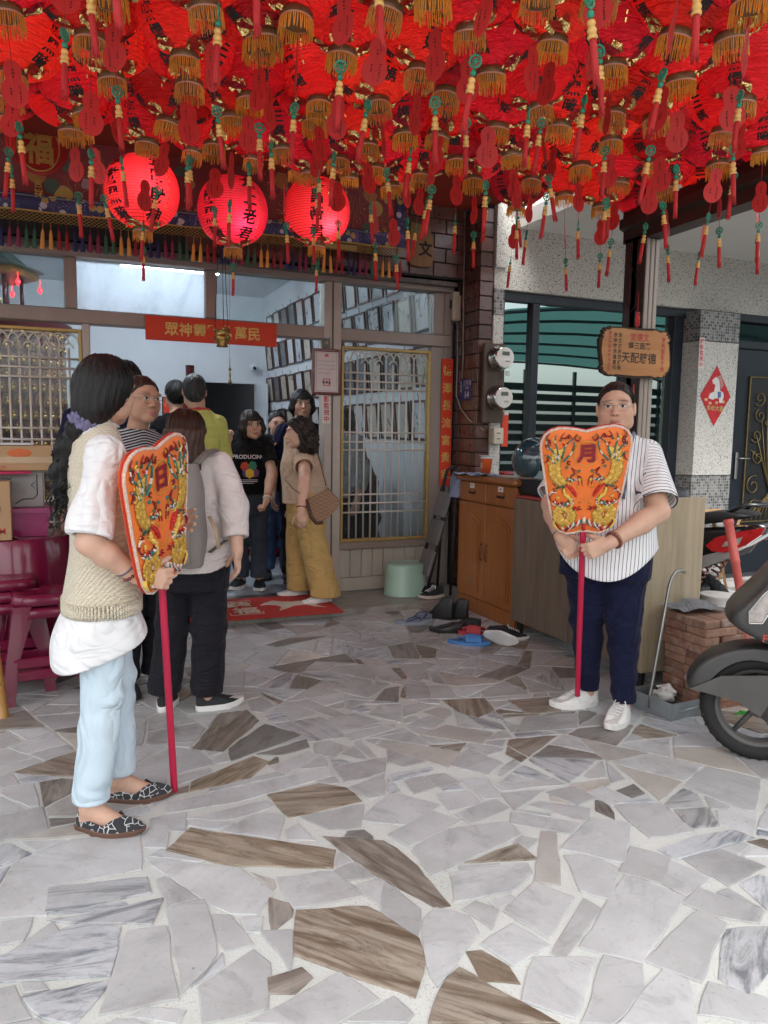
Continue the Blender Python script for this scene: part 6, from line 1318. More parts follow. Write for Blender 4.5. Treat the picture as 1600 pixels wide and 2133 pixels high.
def make_lantern(loc, rz, k, label, group, tags=((0.0, 0.0, -0.05),), scale=1.0, tilt=(0, 0)):
    t = thing('red_lantern', label, 'lantern', loc, 0.0, group); t.rotation_euler = (tilt[0], tilt[1], rz); t.scale = (scale,) * 3
    B = BODIES[k % len(BODIES)]; b = link('lantern_body', B['body'], t); link('lettering', B['ink'], b)['kind'] = 'stuff'; link('gold_dashes', B['seam'], b)['kind'] = 'stuff'
    link('collar', COLLAR, t); link('fringe', FRINGE_ME, t)
    if k % 8 != 3: link('bulb', BULB_ME, t)
    for q in range(4):
        if (k + q) % 5 not in (0, 2): link('gold_leaf', FOILS[(k + q) % 4], b, None, q * PI / 2 + 0.3 * (k % 3))
    for i, (dx, dy, z) in enumerate(tags): hang(t, dx, dy, z, rnd.uniform(0, PI), k + i)
    return t
COLL = []
for pts, ox in (('40,110 680,10 1270,80 560,270 80,490 60,620 1140,380 1170,550 690,510 530,710 440,825 1040,780 910,900 1600,290 1540,635 1440,750 1320,925', 0),
                ('260,140 80,270 810,90 1100,20 540,360 1330,220 1020,470 1460,480 400,660 760,665 1180,610 1495,810 370,770 930,850 1130,860 700,920 170,935 520,1010 1250,1010 740,1060 1030,1100 340,1085 840,1165 1350,1130 1590,970', 530),
                ('180,10 560,20 1480,50 1020,250 270,290 640,440 1370,270 1060,520 190,690 640,730 1440,650 310,800 910,755 630,890 60,980 1320,840 440,1050 900,1030 1570,950 140,1130 680,1140 340,1220 960,1180 1290,1040 1530,1100 45,1290 570,1290 840,1350 1230,1240', 1060)):
    for q in pts.split():
        a, b = map(float, q.split(',')); COLL.append((a / 2.963 + ox, b / 2.963))
LPOS = []
for x, y in COLL:
    p = on_z(x, y, ZL + rnd.uniform(-0.02, 0.02)); LPOS.append((p, (x, y)))
# the rows go on overhead towards the street
for y in np.arange(1.45, 2.35, 0.30):
    for x in np.arange(-0.2, 3.1, 0.31):
        p = np.array([x + rnd.uniform(-0.04, 0.04), y + rnd.uniform(-0.04, 0.04), ZL + rnd.uniform(-0.02, 0.02)])
        d = p - CAM; z = d @ CF
        py = 1066.5 - FPX * (d @ CU) / z if z > 0.1 else -9999
        if py < -25 and all(np.hypot(*(p - q)[:2]) > 0.25 for q, _ in LPOS): LPOS.append((p, None))
for y in np.arange(2.4, 4.9, 0.32):                   # and to the side beyond the left edge of the picture
    for x in np.arange(-0.75, -0.05, 0.32):
        p = np.array([x, y + rnd.uniform(-0.04, 0.04), ZL]); d = p - CAM; z = d @ CF; px = 800 + FPX * (d @ CR) / z
        if px < -60 and all(np.hypot(*(p - q)[:2]) > 0.25 for q, _ in LPOS): LPOS.append((p, None))
for k in range(9):                                   # a back row tucked up against the roof board
    LPOS.append((np.array([-0.45 + 0.31 * k + rnd.uniform(-0.04, 0.04), 4.42 + rnd.uniform(-0.06, 0.06), 2.84]), 'back'))
BACK = [i for i, (p, s) in enumerate(LPOS) if s == 'back']; vis = [i for i, (p, s) in enumerate(LPOS) if s and s != 'back']; order = sorted(vis, key=lambda i: (round(LPOS[i][1][1] / 74), LPOS[i][1][0])); rank = {}
ORD = ['first', 'second', 'third', 'fourth', 'fifth', 'sixth', 'seventh', 'eighth', 'ninth', 'tenth', 'eleventh', 'twelfth', 'thirteenth', 'fourteenth', 'fifteenth', 'sixteenth', 'seventeenth', 'eighteenth', 'nineteenth', 'twentieth']
rows = {}
for i in order: rows.setdefault(round(LPOS[i][1][1] / 74), []).append(i)
ROWN = ['top row at the frame edge', 'second row down', 'third row down', 'fourth row down', 'fifth row down', 'sixth row down', 'lowest row near the house front']
for ri, (rk, ids) in enumerate(sorted(rows.items())):
    for ci, i in enumerate(ids): rank[i] = 'crinkled red silk lantern, %s, %s from the left' % (ROWN[min(ri, 6)], ORD[min(ci, 19)])
for k, i in enumerate(BACK): rank[i] = 'crinkled red silk lantern tucked behind the glowing ones, %s from the left' % ORD[k]
for i, (p, s_) in enumerate(LPOS):
    lab = rank.get(i, 'crinkled red silk lantern hung overhead towards the street')
    tg = [(rnd.uniform(-0.01, 0.01), rnd.uniform(-0.01, 0.01), -rnd.uniform(0.045, 0.09))]
    if s_ == 'back': tg = []
    if i % 3 == 0: tg = [(0.0, 0.0, -rnd.uniform(0.12, 0.17))] if s_ != 'back' else []
    make_lantern(tuple(p), rnd.uniform(0, 2 * PI), i, lab, 'red lanterns hung under the canopy', tg, rnd.uniform(0.95, 1.05), (rnd.gauss(0, 0.09), rnd.gauss(0, 0.09)))
# ---- the three glowing lanterns in front of the altar cloth
for k, (px, py, lab) in enumerate(((296, 400, 'glowing red lantern lettered for the five road wealth god'), (485, 440, 'glowing red lantern between the two others over the doorway'), (660, 440, 'glowing red lantern by the door post, lettered black'))):
    c = on_y(px, py, 4.62); B = lantern_meshes(0.205, 0.385, LIT_TX[k], 0.0, 0, PAPER_LIT, 0.09)
    t = thing('glowing_lantern', lab, 'lantern', (c[0], c[1], c[2] - 0.22), 0.0, 'glowing lanterns')
    ang = math.atan2(-c[1], -c[0]); t.rotation_euler = (0, 0, ang + (0.42, 0.5, 0.0)[k])
    b = link('lantern_body', B['body'], t); link('lettering', B['ink'], b)['kind'] = 'stuff'; link('collar', COLLAR, t); link('fringe', FRINGE_ME, t); link('gold_dashes', B['seam'], b)
    for q in range(4): link('gold_leaf', FOILS[q], b, None, q * PI / 2 + 0.5)
    hang(t, 0, 0, -0.08, 0.4, k, False)
    mb = MB(); mb.tube([(0, 0, 0.40), (0, 0, 0.62)], 0.002, 4); mb.build('hanger', STRING, t)
    mb = MB(); bd_ = rotz(-t.rotation_euler.z) @ (unit(-c * [1, 1, 0]) * (0.105, 0.11, 0.105)[k] + CR * (0.025, 0.05, 0.06)[k]); mb.ell((bd_[0], bd_[1], (0.21, 0.14, 0.13)[k]), (0.026, 0.026, 0.032), 12, 8); mb.build('bulb', mat('lit_bulb', (1, 0.8, 0.8), 0.5, emit=(1.0, 0.26, 0.6), estr=26.0), t, True)

# ================================================================ embroidered altar cloth with net fringe
YV = 5.33
vx0, vz0 = -1.4, 2.62; vx1 = on_y(842, 500, YV)[0]
def vz(x): return 2.655 + 0.017 * (x + 0.24)
SILK = None
def brocade(name, base, cols, scale):
    m = bpy.data.materials.new(name); t = NT(m); v = t.coord('Object', rand=False)
    n0 = t.noise(v, 2.5, 3.0); vo = t.n('TexVoronoi', {'Vector': v, 'Scale': scale}); r = t.n('SeparateColor', {0: vo.outputs['Color']}).outputs[0]; dd = vo.outputs['Distance']
    w = t.n('TexWave', {'Vector': v, 'Scale': scale * 0.55, 'Distortion': 14.0, 'Detail': 2.0, 'Detail Scale': 1.4}).outputs['Fac']
    c = t.ramp(n0, [(0.3, tuple(q * 0.8 for q in base)), (0.7, base)])
    c = t.mix(t.math('MULTIPLY', t.math('LESS_THAN', t.math('ABSOLUTE', t.math('SUBTRACT', w, 0.5)), 0.045), t.math('GREATER_THAN', n0, 0.5)), c, cols[0])
    for k, col in enumerate(cols): c = t.mix(t.math('MULTIPLY', t.math('LESS_THAN', t.math('ABSOLUTE', t.math('SUBTRACT', r, 0.1 + 0.2 * k)), 0.045), t.math('LESS_THAN', dd, 0.5)), c, col)
    t.out(t.pbr(color=c, rough=0.55, sheen=0.3, normal=t.bump(t.noise(v, 200.0, 2.0), 0.3, 0.003)).outputs[0]); return m
CLOTH_R = brocade('red_brocade', (0.20, 0.012, 0.014), [(0.4, 0.27, 0.06), (0.34, 0.22, 0.22), (0.05, 0.08, 0.05), (0.35, 0.15, 0.03)], 9.0); CLOTH_B = brocade('blue_brocade', (0.018, 0.015, 0.10), [(0.45, 0.42, 0.5), (0.42, 0.28, 0.06), (0.5, 0.48, 0.5), (0.12, 0.05, 0.2)], 22.0)
cloth_t = thing('altar_cloth', 'embroidered red altar cloth with blue border and knotted tassel fringe', 'altar cloth')
N = 60
def strip(name, zt, zb, m, y=YV, amp=0.008, parent=cloth_t):
    top, bot, bk = [], [], []
    for i in range(N + 1):
        x = vx0 + (vx1 - vx0) * i / N; yy = y + amp * math.sin(9 * x) + amp * 0.6 * math.sin(23 * x + 1); top.append((x, yy, vz(x) + zt)); bot.append((x, yy - 0.004, vz(x) + zb))
    mb = MB(); mb.loft([top, bot, [(x, y_ + 0.006, z) for x, y_, z in bot], [(x, y_ + 0.006, z) for x, y_, z in top]], False, False); return mb.build(name, m, parent, True)
strip('red_field', 0.62, 0.10, CLOTH_R); strip('braid', 0.102, 0.085, mat('sage_braid', (0.18, 0.22, 0.17), 0.8), YV - 0.006); strip('blue_border', 0.086, 0.005, CLOTH_B, YV - 0.003); strip('gold_edge', 0.006, -0.004, mat('gold_braid', (0.5, 0.33, 0.07), 0.6), YV - 0.005)
strip('side_border', 0.1, 0.09, CLOTH_B, YV - 0.008); mb = MB(); mb.box((vx1 - 0.075, YV - 0.016, vz(vx1) + 0.0), (vx1, YV - 0.004, vz(vx1) + 0.6)); mb.build('blue_side_border', CLOTH_B, cloth_t)
cm_ = on_y(80, 308, YV); mb = MB(); mb.lathe([(0.165, 0), (0.165, 0.012), (0.15, 0.016)], 40, cm_ - [0, 0.004, 0], np.array([[1, 0, 0], [0, 0, -1], [0, 1, 0]])); md = mb.build('medallion', mat('scarlet_satin', (0.33, 0.015, 0.012), 0.5), cloth_t)
GOLDTH = mat('gold_thread', (0.5, 0.38, 0.10), 0.42, 0.35, 0.15, 60.0, 0.4, 200.0)
mb = MB(); mb.tube([cm_ + [0.118 * math.cos(a), -0.023, 0.142 * math.sin(a)] for a in np.linspace(0, 2 * PI, 41)], 0.005, 6, False); mb.build('gold_ring', GOLDTH, md, True)
put_text('luck_character', '福', 0.21, cm_ + [0, -0.0225, 0], (1, 0, 0), (0, 0, 1), GOLDTH, md, bold=0.03, sx=0.82)
put_text('gold_characters', '吉祥', 0.055, on_y(80, 392, YV - 0.014), (1, 0, 0), (0, 0, 1), GOLDTH, cloth_t, vertical=True, bold=0.02)
NET = mat('gold_net_cord', (0.42, 0.27, 0.05), 0.6); s_ = 0.03; x = vx0; k = 0
netmb = MB(); nx = int((vx1 - vx0) / s_)
for i in range(nx):
    xa = vx0 + i * s_
    for r in range(3):
        for sg in (1, -1): netmb.tube([(xa + (0 if sg > 0 else s_), YV - 0.008, vz(xa) - 0.004 - r * 0.02), (xa + (s_ if sg > 0 else 0), YV - 0.008, vz(xa) - 0.024 - r * 0.02)], 0.0016, 3, False)
no = netmb.build('knotted_net', NET, cloth_t); no['kind'] = 'stuff'
TC = [mat('tassel_' + n, c, 0.6, var=0.2, vscale=90.0, stretch=(8, 8, 0.5), bump=0.6, bscale=50.0) for n, c in (('orange', (0.75, 0.34, 0.06)), ('crimson', (0.30, 0.014, 0.018)), ('navy', (0.012, 0.014, 0.09)), ('magenta', (0.24, 0.02, 0.075)), ('green', (0.035, 0.12, 0.06)))]
TM = []
for m_ in TC:
    mb = MB(); mb.lathe([(0.004, 0), (0.0065, -0.008), (0.009, -0.02), (0.0145, -0.112), (0.0135, -0.118)], 10, sy=0.7); mb.tube([(0.0, 0, 0.045), (0, 0, 0)], 0.0016, 4); TM.append(mb.mesh('fringe_tassel', m_, True))
for i in range(int((vx1 - vx0) / 0.046)):
    xa = vx0 + 0.015 + i * 0.046; o = link('fringe_tassel', TM[(i // 2) % 5], cloth_t, (xa, YV - 0.01, vz(xa) - 0.105)); o.rotation_euler = (0, rnd.gauss(0, 0.03), 0)
mb = MB(); mb.box((on_y(660, 530, YV)[0], YV - 0.03, vz(1.5) - 0.05), (on_y(740, 535, YV)[0], YV - 0.026, vz(1.5) - 0.012)); mb.build('care_label', mat('olive_label', (0.3, 0.24, 0.07), 0.7), cloth_t)
# ================================================================ things people carry
ORANGE_SATIN = mat('orange_satin', (0.80, 0.17, 0.018), 0.38, var=0.08, vscale=9.0, bump=0.5, bscale=14.0, sheen=0.2, bdist=0.012)
EM = {n: mat('thread_' + n, c, 0.5, var=0.2, vscale=70.0, bump=0.4, bscale=220.0, metal=0.3 if n == 'gold' else 0.0) for n, c in (('gold', (0.66, 0.40, 0.07)), ('ochre', (0.42, 0.22, 0.03)), ('teal', (0.02, 0.20, 0.17)), ('wine', (0.22, 0.006, 0.02)), ('white', (0.72, 0.62, 0.55)), ('yellow', (0.78, 0.52, 0.10)), ('green', (0.02, 0.10, 0.07)), ('red', (0.55, 0.02, 0.02)))}
BRAID = mat('cream_braid', (0.66, 0.50, 0.42), 0.7, bump=0.8, bscale=120.0, var=0.3, vscale=120.0); POLE_RED = mat('crimson_wrapped_pole', (0.48, 0.012, 0.055), 0.42, var=0.08, bump=0.9, bscale=1.0); RED_EDGE = mat('red_fan_edge', (0.5, 0.03, 0.02), 0.6)
HALF = [(0, .965), (.10, .985), (.2, 1.0), (.30, 1.005), (.38, .99), (.45, .955), (.49, .90), (.50, .83), (.488, .74), (.465, .62), (.445, .5), (.415, .36), (.375, .2), (.335, .10), (.28, .035), (.2, .005), (.1, .012), (.05, .025)]
FW, FH = 0.358, 0.485
def fan(label, pole0, grip, normal, char, up0, top_len, pole_len):
    up = unit(up0); n = np.asarray(normal, float); n = unit(n - up * (n @ up)); rt = np.cross(up, n)
    r = thing('ceremonial_fan', label, 'fan', tuple(pole0)); R = np.stack([rt, -n, up], 1)   # local x right, y away, z up
    r.rotation_euler = Matrix(R.tolist()).to_euler()
    b0 = top_len                                      # height of the fan's foot along the pole
    out = [(x * FW, b0 + y * FH) for x, y in HALF] + [(-x * FW, b0 + y * FH) for x, y in HALF[::-1][:-1]]
    ctr = np.array([0, b0 + 0.5 * FH]); mb = MB(); rings = []
    for sc, yy in ((1.0, 0.011), (1.0, -0.009), (0.985, -0.012), (0.8, -0.0165), (0.45, -0.019), (0.05, -0.02)):
        rings.append([(ctr[0] + (x - ctr[0]) * sc, yy, ctr[1] + (z - ctr[1]) * sc) for x, z in out])
    mb.loft(rings, True); fp = autosmooth(mb.build('fan_panel', ORANGE_SATIN, r), 50)
    mb = MB(); mb.tube([(x, -0.010, z) for x, z in out + out[:1]], 0.0055, 6, False); mb.build('braided_edge', BRAID, fp, True)
    mb = MB(); mb.tube([(x * 1.005, 0.004, z) for x, z in out + out[:1]], 0.0045, 6, False); mb.build('red_piping', RED_EDGE, fp, True)
    M = {k: MB() for k in EM}
    F = lambda x, y, l=0.0: (x * FW, -0.0165 - l - 0.0035 * (1 - min(1, 4 * (x * x + (y - .5) ** 2 * 0.6))), b0 + y * FH)
    def rib(k, pts, w, l=0.002): M[k].tube([F(x, y, l) for x, y in pts], w, 6, True, 0.6)
    def curve(P, n=14):
        P = np.array(P, float); t = np.linspace(0, len(P) - 1, n); i = np.clip(t.astype(int), 0, len(P) - 2); f = (t - i)[:, None]
        p0 = P[np.clip(i - 1, 0, len(P) - 1)]; p1 = P[i]; p2 = P[i + 1]; p3 = P[np.clip(i + 2, 0, len(P) - 1)]
        return 0.5 * ((2 * p1) + (-p0 + p2) * f + (2 * p0 - 5 * p1 + 4 * p2 - p3) * f ** 2 + (-p0 + 3 * p1 - 3 * p2 + p3) * f ** 3)
    Rr = np.random.RandomState(4)
    for sg in (-1, 1):
        m_ = lambda P: [(sg * x, y) for x, y in P]
        for P, wd in (([(.30, .80), (.345, .70), (.335, .58), (.27, .50)], .052), ([(.27, .27), (.31, .2), (.25, .12), (.17, .13), (.15, .2), (.2, .25)], .040)):
            for i, (x, y) in enumerate(curve(m_(P), 17)):
                for q in (-1, 0, 1):
                    c = F(x + q * wd * 0.75 * (1 - 0.2 * (i % 2)), y + 0.012 * abs(q), 0.003); M['gold' if (i + q) % 3 else 'yellow'].ell(c, (0.0125, 0.0028, 0.0115), 8, 4); M['ochre'].tube([np.array(c) + [0.0125 * math.cos(a), -0.002, 0.0115 * math.sin(a)] for a in np.linspace(PI, 2 * PI, 7)], 0.0011, 4, False)
        for a, P in enumerate(([(.31, .72), (.36, .8), (.43, .86), (.44, .93)], [(.30, .74), (.32, .83), (.345, .9), (.33, .955)], [(.27, .74), (.24, .83), (.2, .88), (.13, .92)], [(.25, .71), (.17, .78), (.13, .86), (.15, .9)], [(.34, .7), (.41, .76), (.46, .77)])):
            C = curve(m_(P), 15)
            for i in range(14): rib(('teal', 'white', 'green', 'teal')[(i // 2 + a) % 4], [C[i], C[i + 1]], 0.0062 * (1.15 - i / 18))
        for P in ([(.40, .97), (.44, .93), (.40, .9), (.45, .86), (.42, .82)], [(.24, .97), (.28, .93), (.22, .92), (.19, .95), (.15, .9)], [(.1, .955), (.13, .92), (.09, .89), (.06, .93)], [(.1, .62), (.16, .65), (.12, .6), (.17, .56), (.13, .53)], [(.03, .48), (.05, .56), (.085, .56), (.07, .49)], [(.45, .78), (.42, .74), (.46, .7)], [(.36, .42), (.4, .39), (.38, .34)], [(.33, .12), (.36, .17), (.3, .08), (.26, .05)]):
            C = curve(m_(P), 12)
            for i in range(11): rib('wine', [C[i], C[i + 1]], 0.0042 * (1.25 - 0.8 * abs(i - 5) / 6))
        for k, P, w in (('red', [(.22, .50), (.17, .47), (.12, .42), (.10, .38)], .013), ('yellow', [(.24, .46), (.22, .40), (.17, .37), (.15, .32)], .014), ('white', [(.32, .42), (.37, .43), (.4, .40)], .006), ('teal', [(.2, .56), (.15, .53), (.11, .55)], .008), ('white', [(.17, .55), (.13, .52)], .006), ('wine', [(.36, .34), (.29, .31), (.24, .3)], .008), ('teal', [(.28, .28), (.2, .31), (.13, .36)], .008), ('green', [(.33, .46), (.27, .48), (.22, .49)], .007), ('gold', [(.13, .3), (.18, .27)], .011), ('white', [(.33, .3), (.37, .32)], .006), ('yellow', [(.3, .06), (.35, .12), (.33, .17)], .009), ('red', [(.1, .28), (.07, .24)], .006)):
            C = curve(m_(P), 9)
            for i in range(8):
                kk = k if k not in ('teal', 'wine') else (k, 'white', 'green' if k == 'teal' else 'red')[i % 3]; rib(kk, [C[i], C[i + 1]], w * (1.1 - 0.5 * abs(i - 3.5) / 4))
        if sg > 0: Rr = np.random.RandomState(4)
        else: Rr = np.random.RandomState(4)
        for k in range(95):
            x, y = Rr.uniform(.05, .43), Rr.uniform(.08, .93); a = Rr.uniform(0, 6.28); L = Rr.uniform(.018, .045); kd = ('gold', 'teal', 'wine', 'white', 'red', 'yellow', 'ochre', 'wine', 'green')[Rr.randint(9)]; w_ = Rr.uniform(.0022, .0048)
            if (x < .16 and .64 < y < .9) or x > .30 + .17 * y: continue
            rib(kd, [(sg * (x + L * s_ * math.cos(a + 1.2 * s_)), y + 0.8 * L * s_ * math.sin(a + 1.2 * s_)) for s_ in (-1, -.4, .2, .8)], w_)
        for i in range(6): a = sg * (0.06 + 0.035 * i); rib(('teal', 'white', 'red', 'teal', 'white', 'wine')[i], [(a * 0.9, .03 + .012 * (6 - i)), (a * 0.6, .085 + .01 * (6 - i))], .0085)
        for i in range(4): rib('white', [(sg * (.05 + .06 * i), .115 - .018 * i), (sg * (.06 + .065 * i), .155 - .025 * i)], .007)
    rib('white', [(0, .12), (0, .175)], .011); rib('red', [(0, .05), (0, .11)], .012)
    ringc = [(0 + .135 * math.cos(a), .775 + .112 * math.sin(a)) for a in np.linspace(0, 2 * PI, 33)]; rib('gold', ringc, .0028, .001)
    for k, mb_ in M.items():
        if mb_.v:
            e = mb_.build('embroidery', EM[k], fp, True); e['kind'] = 'stuff'
    put_text('character', char, 0.083, F(0, .775, .0045), (1, 0, 0), (0, 0, 1), EM['wine'], fp, bold=0.045)
    pm = MB(); L = pole_len; nz = int(L / 0.006); pm.loft([[(0.0125 * (1 + (0.05 if i % 2 else 0)) * math.cos(2 * PI * k / 10), 0.0125 * (1 + (0.05 if i % 2 else 0)) * math.sin(2 * PI * k / 10), L * i / nz) for k in range(10)] for i in range(nz + 1)]); po = pm.build('pole', POLE_RED, r, True)
    mb = MB(); mb.tube([(0, 0, -0.001), (0, 0, 0.012)], 0.0135, 10); mb.build('pole_cap', mat('worn_pole_end', (0.35, 0.03, 0.05), 0.6), po)
    return r
A_L = np.linalg.norm(A_GRIP - A_POLE0); J_L = np.linalg.norm(J_GRIP - J_POLE0)
fan('orange embroidered fan with the sun character held by the woman in the knit vest', A_POLE0, A_GRIP, (0.77, -0.64, 0), '日', A_UP, A_L + 0.02, A_L + 0.12)
fan('orange embroidered fan with the moon character held by the woman in stripes', J_POLE0, J_GRIP, unit(-CF * [1, 1, 0]) * 0.97 + unit(CR * [1, 1, 0]) * -0.12, '月', J_UP, J_L + 0.075, J_L + 0.12)
# ---- grey backpack
GREYP = mat('grey_nylon', (0.235, 0.215, 0.20), 0.75, var=0.08, bump=0.4, bscale=260.0); STRAPG = mat('taupe_webbing', (0.16, 0.145, 0.125), 0.8, bump=0.5, bscale=200.0)
bp = thing('backpack', 'grey nylon backpack worn by the woman in the pale blouse', 'backpack', tuple(pB.loc), pB.rz)
v = Vol((-0.22, 0.05, 0.68), (0.22, 0.42, 1.28), 0.006)
v.torso([(0.74, 0.01, 0.225, 0.135, 0.075), (0.80, 0.01, 0.23, 0.15, 0.088), (0.98, 0.01, 0.225, 0.145, 0.082), (1.10, 0.01, 0.205, 0.13, 0.066), (1.19, 0.01, 0.17, 0.1, 0.045)], 0.02, pw=2.8); v.disp(folds(77, 0.006, (8, 20), (8, 24))); v.build('pack_body', GREYP, bp, 0.01)
v = Vol((-0.2, 0.2, 0.70), (0.2, 0.45, 1.02), 0.006); v.torso([(0.76, 0.01, 0.29, 0.115, 0.05), (0.93, 0.01, 0.285, 0.115, 0.045)], 0.02, pw=3.5); v.disp(folds(78, 0.005)); pk = v.build('front_pocket', GREYP, bp, 0.01)
mb = MB(); mb.tube([(-0.1, 0.336, 0.935), (0.01, 0.343, 0.94), (0.12, 0.336, 0.935)], 0.004, 6); mb.build('zip', STRAPG, pk, True)
for s_ in (-1, 1):
    mb = MB(); mb.tube([(s_ * 0.08, 0.16, 1.19), (s_ * 0.105, 0.1, 1.235), (s_ * 0.115, 0.02, 1.245), (s_ * 0.115, -0.09, 1.19), (s_ * 0.12, -0.135, 1.05), (s_ * 0.17, -0.06, 0.9), (s_ * 0.19, 0.09, 0.84), (s_ * 0.15, 0.19, 0.8)], [0.026] * 5 + [0.014] * 3, 8, True, 0.35); mb.build('shoulder_strap', GREYP if s_ > 0 else STRAPG, bp, True)
mb = MB(); mb.tube([(-0.04, 0.18, 1.2), (-0.03, 0.2, 1.25), (0.05, 0.2, 1.25), (0.06, 0.18, 1.2)], 0.008, 6); mb.build('grab_loop', STRAPG, bp, True)
mb = MB(); mb.tube([(-0.15, 0.2, 0.96), (-0.19, 0.22, 0.9), (-0.2, 0.22, 0.82)], 0.012, 6, True, 0.3); mb.build('side_strap', mat('tan_strap', (0.4, 0.3, 0.2), 0.7), bp, True)
# ---- brown shoulder bag
def check_mat():
    m = bpy.data.materials.new('brown_check_canvas'); t = NT(m); c = t.n('TexChecker', {'Vector': t.n('TexCoord').outputs['Object'], 'Scale': 75.0, 'Color1': (0.20, 0.10, 0.05, 1), 'Color2': (0.29, 0.165, 0.09, 1)}).outputs[0]
    t.out(t.pbr(color=c, rough=0.55).outputs[0]); return m
LEATHER = mat('dark_brown_leather', (0.07, 0.025, 0.018), 0.45)
bc = at_d(675, 1048, 5.2); hb = thing('shoulder_bag', 'brown checked shoulder bag hanging at the hip of the beige clad woman', 'handbag', tuple(bc)); ux, uy = unit(CR * [1, 1, 0]), unit(-CF * [1, 1, 0])
PL = [(-0.115, 0.03), (-0.03, 0.07), (0.03, 0.105), (0.115, 0.02), (0.1, -0.03), (0.0, -0.125), (-0.045, -0.13), (-0.08, -0.09)]
mb = MB(); mb.prism([(x * 0.97, y) for x, y in PL], uy * 0.035, ux, (0, 0, 1), 0.03, 0.03); bo = mb.build('bag_body', check_mat(), hb)
mb = MB(); mb.tube([ux * x + uy * 0.066 + np.array([0, 0, y]) for x, y in PL[5:] + PL[:1]], 0.014, 6); mb.build('gusset', LEATHER, hb, True)
sh = pI.R @ np.array([-0.05, 0.02, 1.235]) + pI.loc - bc
mb = MB(); mb.tube([ux * 0.02 + uy * 0.035 + np.array([0, 0, 0.1]), ux * 0.0 + uy * 0.05 + np.array([0, 0, 0.19]), ux * -0.03 + uy * 0.03 + np.array([0, 0, 0.3]), ux * -0.075 + uy * 0.0 + np.array([0, 0, 0.42])], 0.007, 6, True, 0.4); mb.build('strap', LEATHER, hb, True)
mb = MB(); mb.tube([ux * -0.11 + uy * 0.035 + np.array([0, 0, 0.03]), ux * -0.2 + uy * 0.08 + np.array([0, 0, 0.1]), ux * -0.26 + uy * 0.05 + np.array([0, 0, 0.16])], 0.007, 6, True, 0.4); mb.build('strap', LEATHER, hb, True)
mb = MB(); mb.ell(ux * 0.02 + uy * 0.036 + np.array([0, 0, 0.112]), (0.012, 0.012, 0.014)); mb.ell(ux * -0.105 + uy * 0.036 + np.array([0, 0, 0.04]), (0.01,) * 3); mb.build('clasp', STEEL, hb, True)

# ================================================================ by the tiled pier: cabinets and what stands on them
OAK = None
def wood_mat(name, a, b, scale=(1, 1, 0.06), nscale=22.0, rough=0.45, coat=0.0):
    m = bpy.data.materials.new(name); t = NT(m); v = t.coord('Object', scale, True); n = t.noise(v, nscale, 8.0, 0.7, 0.5); n2 = t.noise(t.coord('Object', tuple(q if q < 1 else 0.5 for q in scale), True), 7.0, 3.0)
    c = t.mix(t.math('MULTIPLY', n2, 0.35), t.ramp(n, [(0.3, a), (0.7, b)]), tuple(q * 0.6 for q in a)); t.out(t.pbr(color=c, rough=rough, coat=coat, normal=t.bump(n, 0.15, 0.003)).outputs[0]); return m
ORWOOD = wood_mat('orange_lacquered_wood', (0.27, 0.085, 0.018), (0.38, 0.14, 0.035), coat=0.35); TAUPEW = wood_mat('grey_oak_laminate', (0.12, 0.095, 0.07), (0.25, 0.20, 0.145), nscale=26.0); PALEW = wood_mat('pale_oak_laminate', (0.33, 0.26, 0.165), (0.52, 0.43, 0.30), nscale=26.0); DARKGAP = mat('dark_gap', (0.015, 0.012, 0.01), 0.9)
X0 = 2.85
oc = thing('shoe_cabinet', 'orange lacquered wooden cabinet with two drawers and two arched doors', 'cabinet', (X0, 4.68, 0))
def cb(name, lo, hi, m, par, bev=0.004): mb = MB(); mb.box(lo, hi, bev=bev); return mb.build(name, m, par)
cb('carcass', (0.021, -0.385, 0.0), (0.265, 0.385, 0.985), ORWOOD, oc); cb('plinth', (0.012, -0.39, 0.0), (0.0205, 0.39, 0.115), ORWOOD, oc); cb('top_board', (-0.035, -0.41, 0.986), (0.268, 0.41, 1.03), ORWOOD, oc, 0.016)
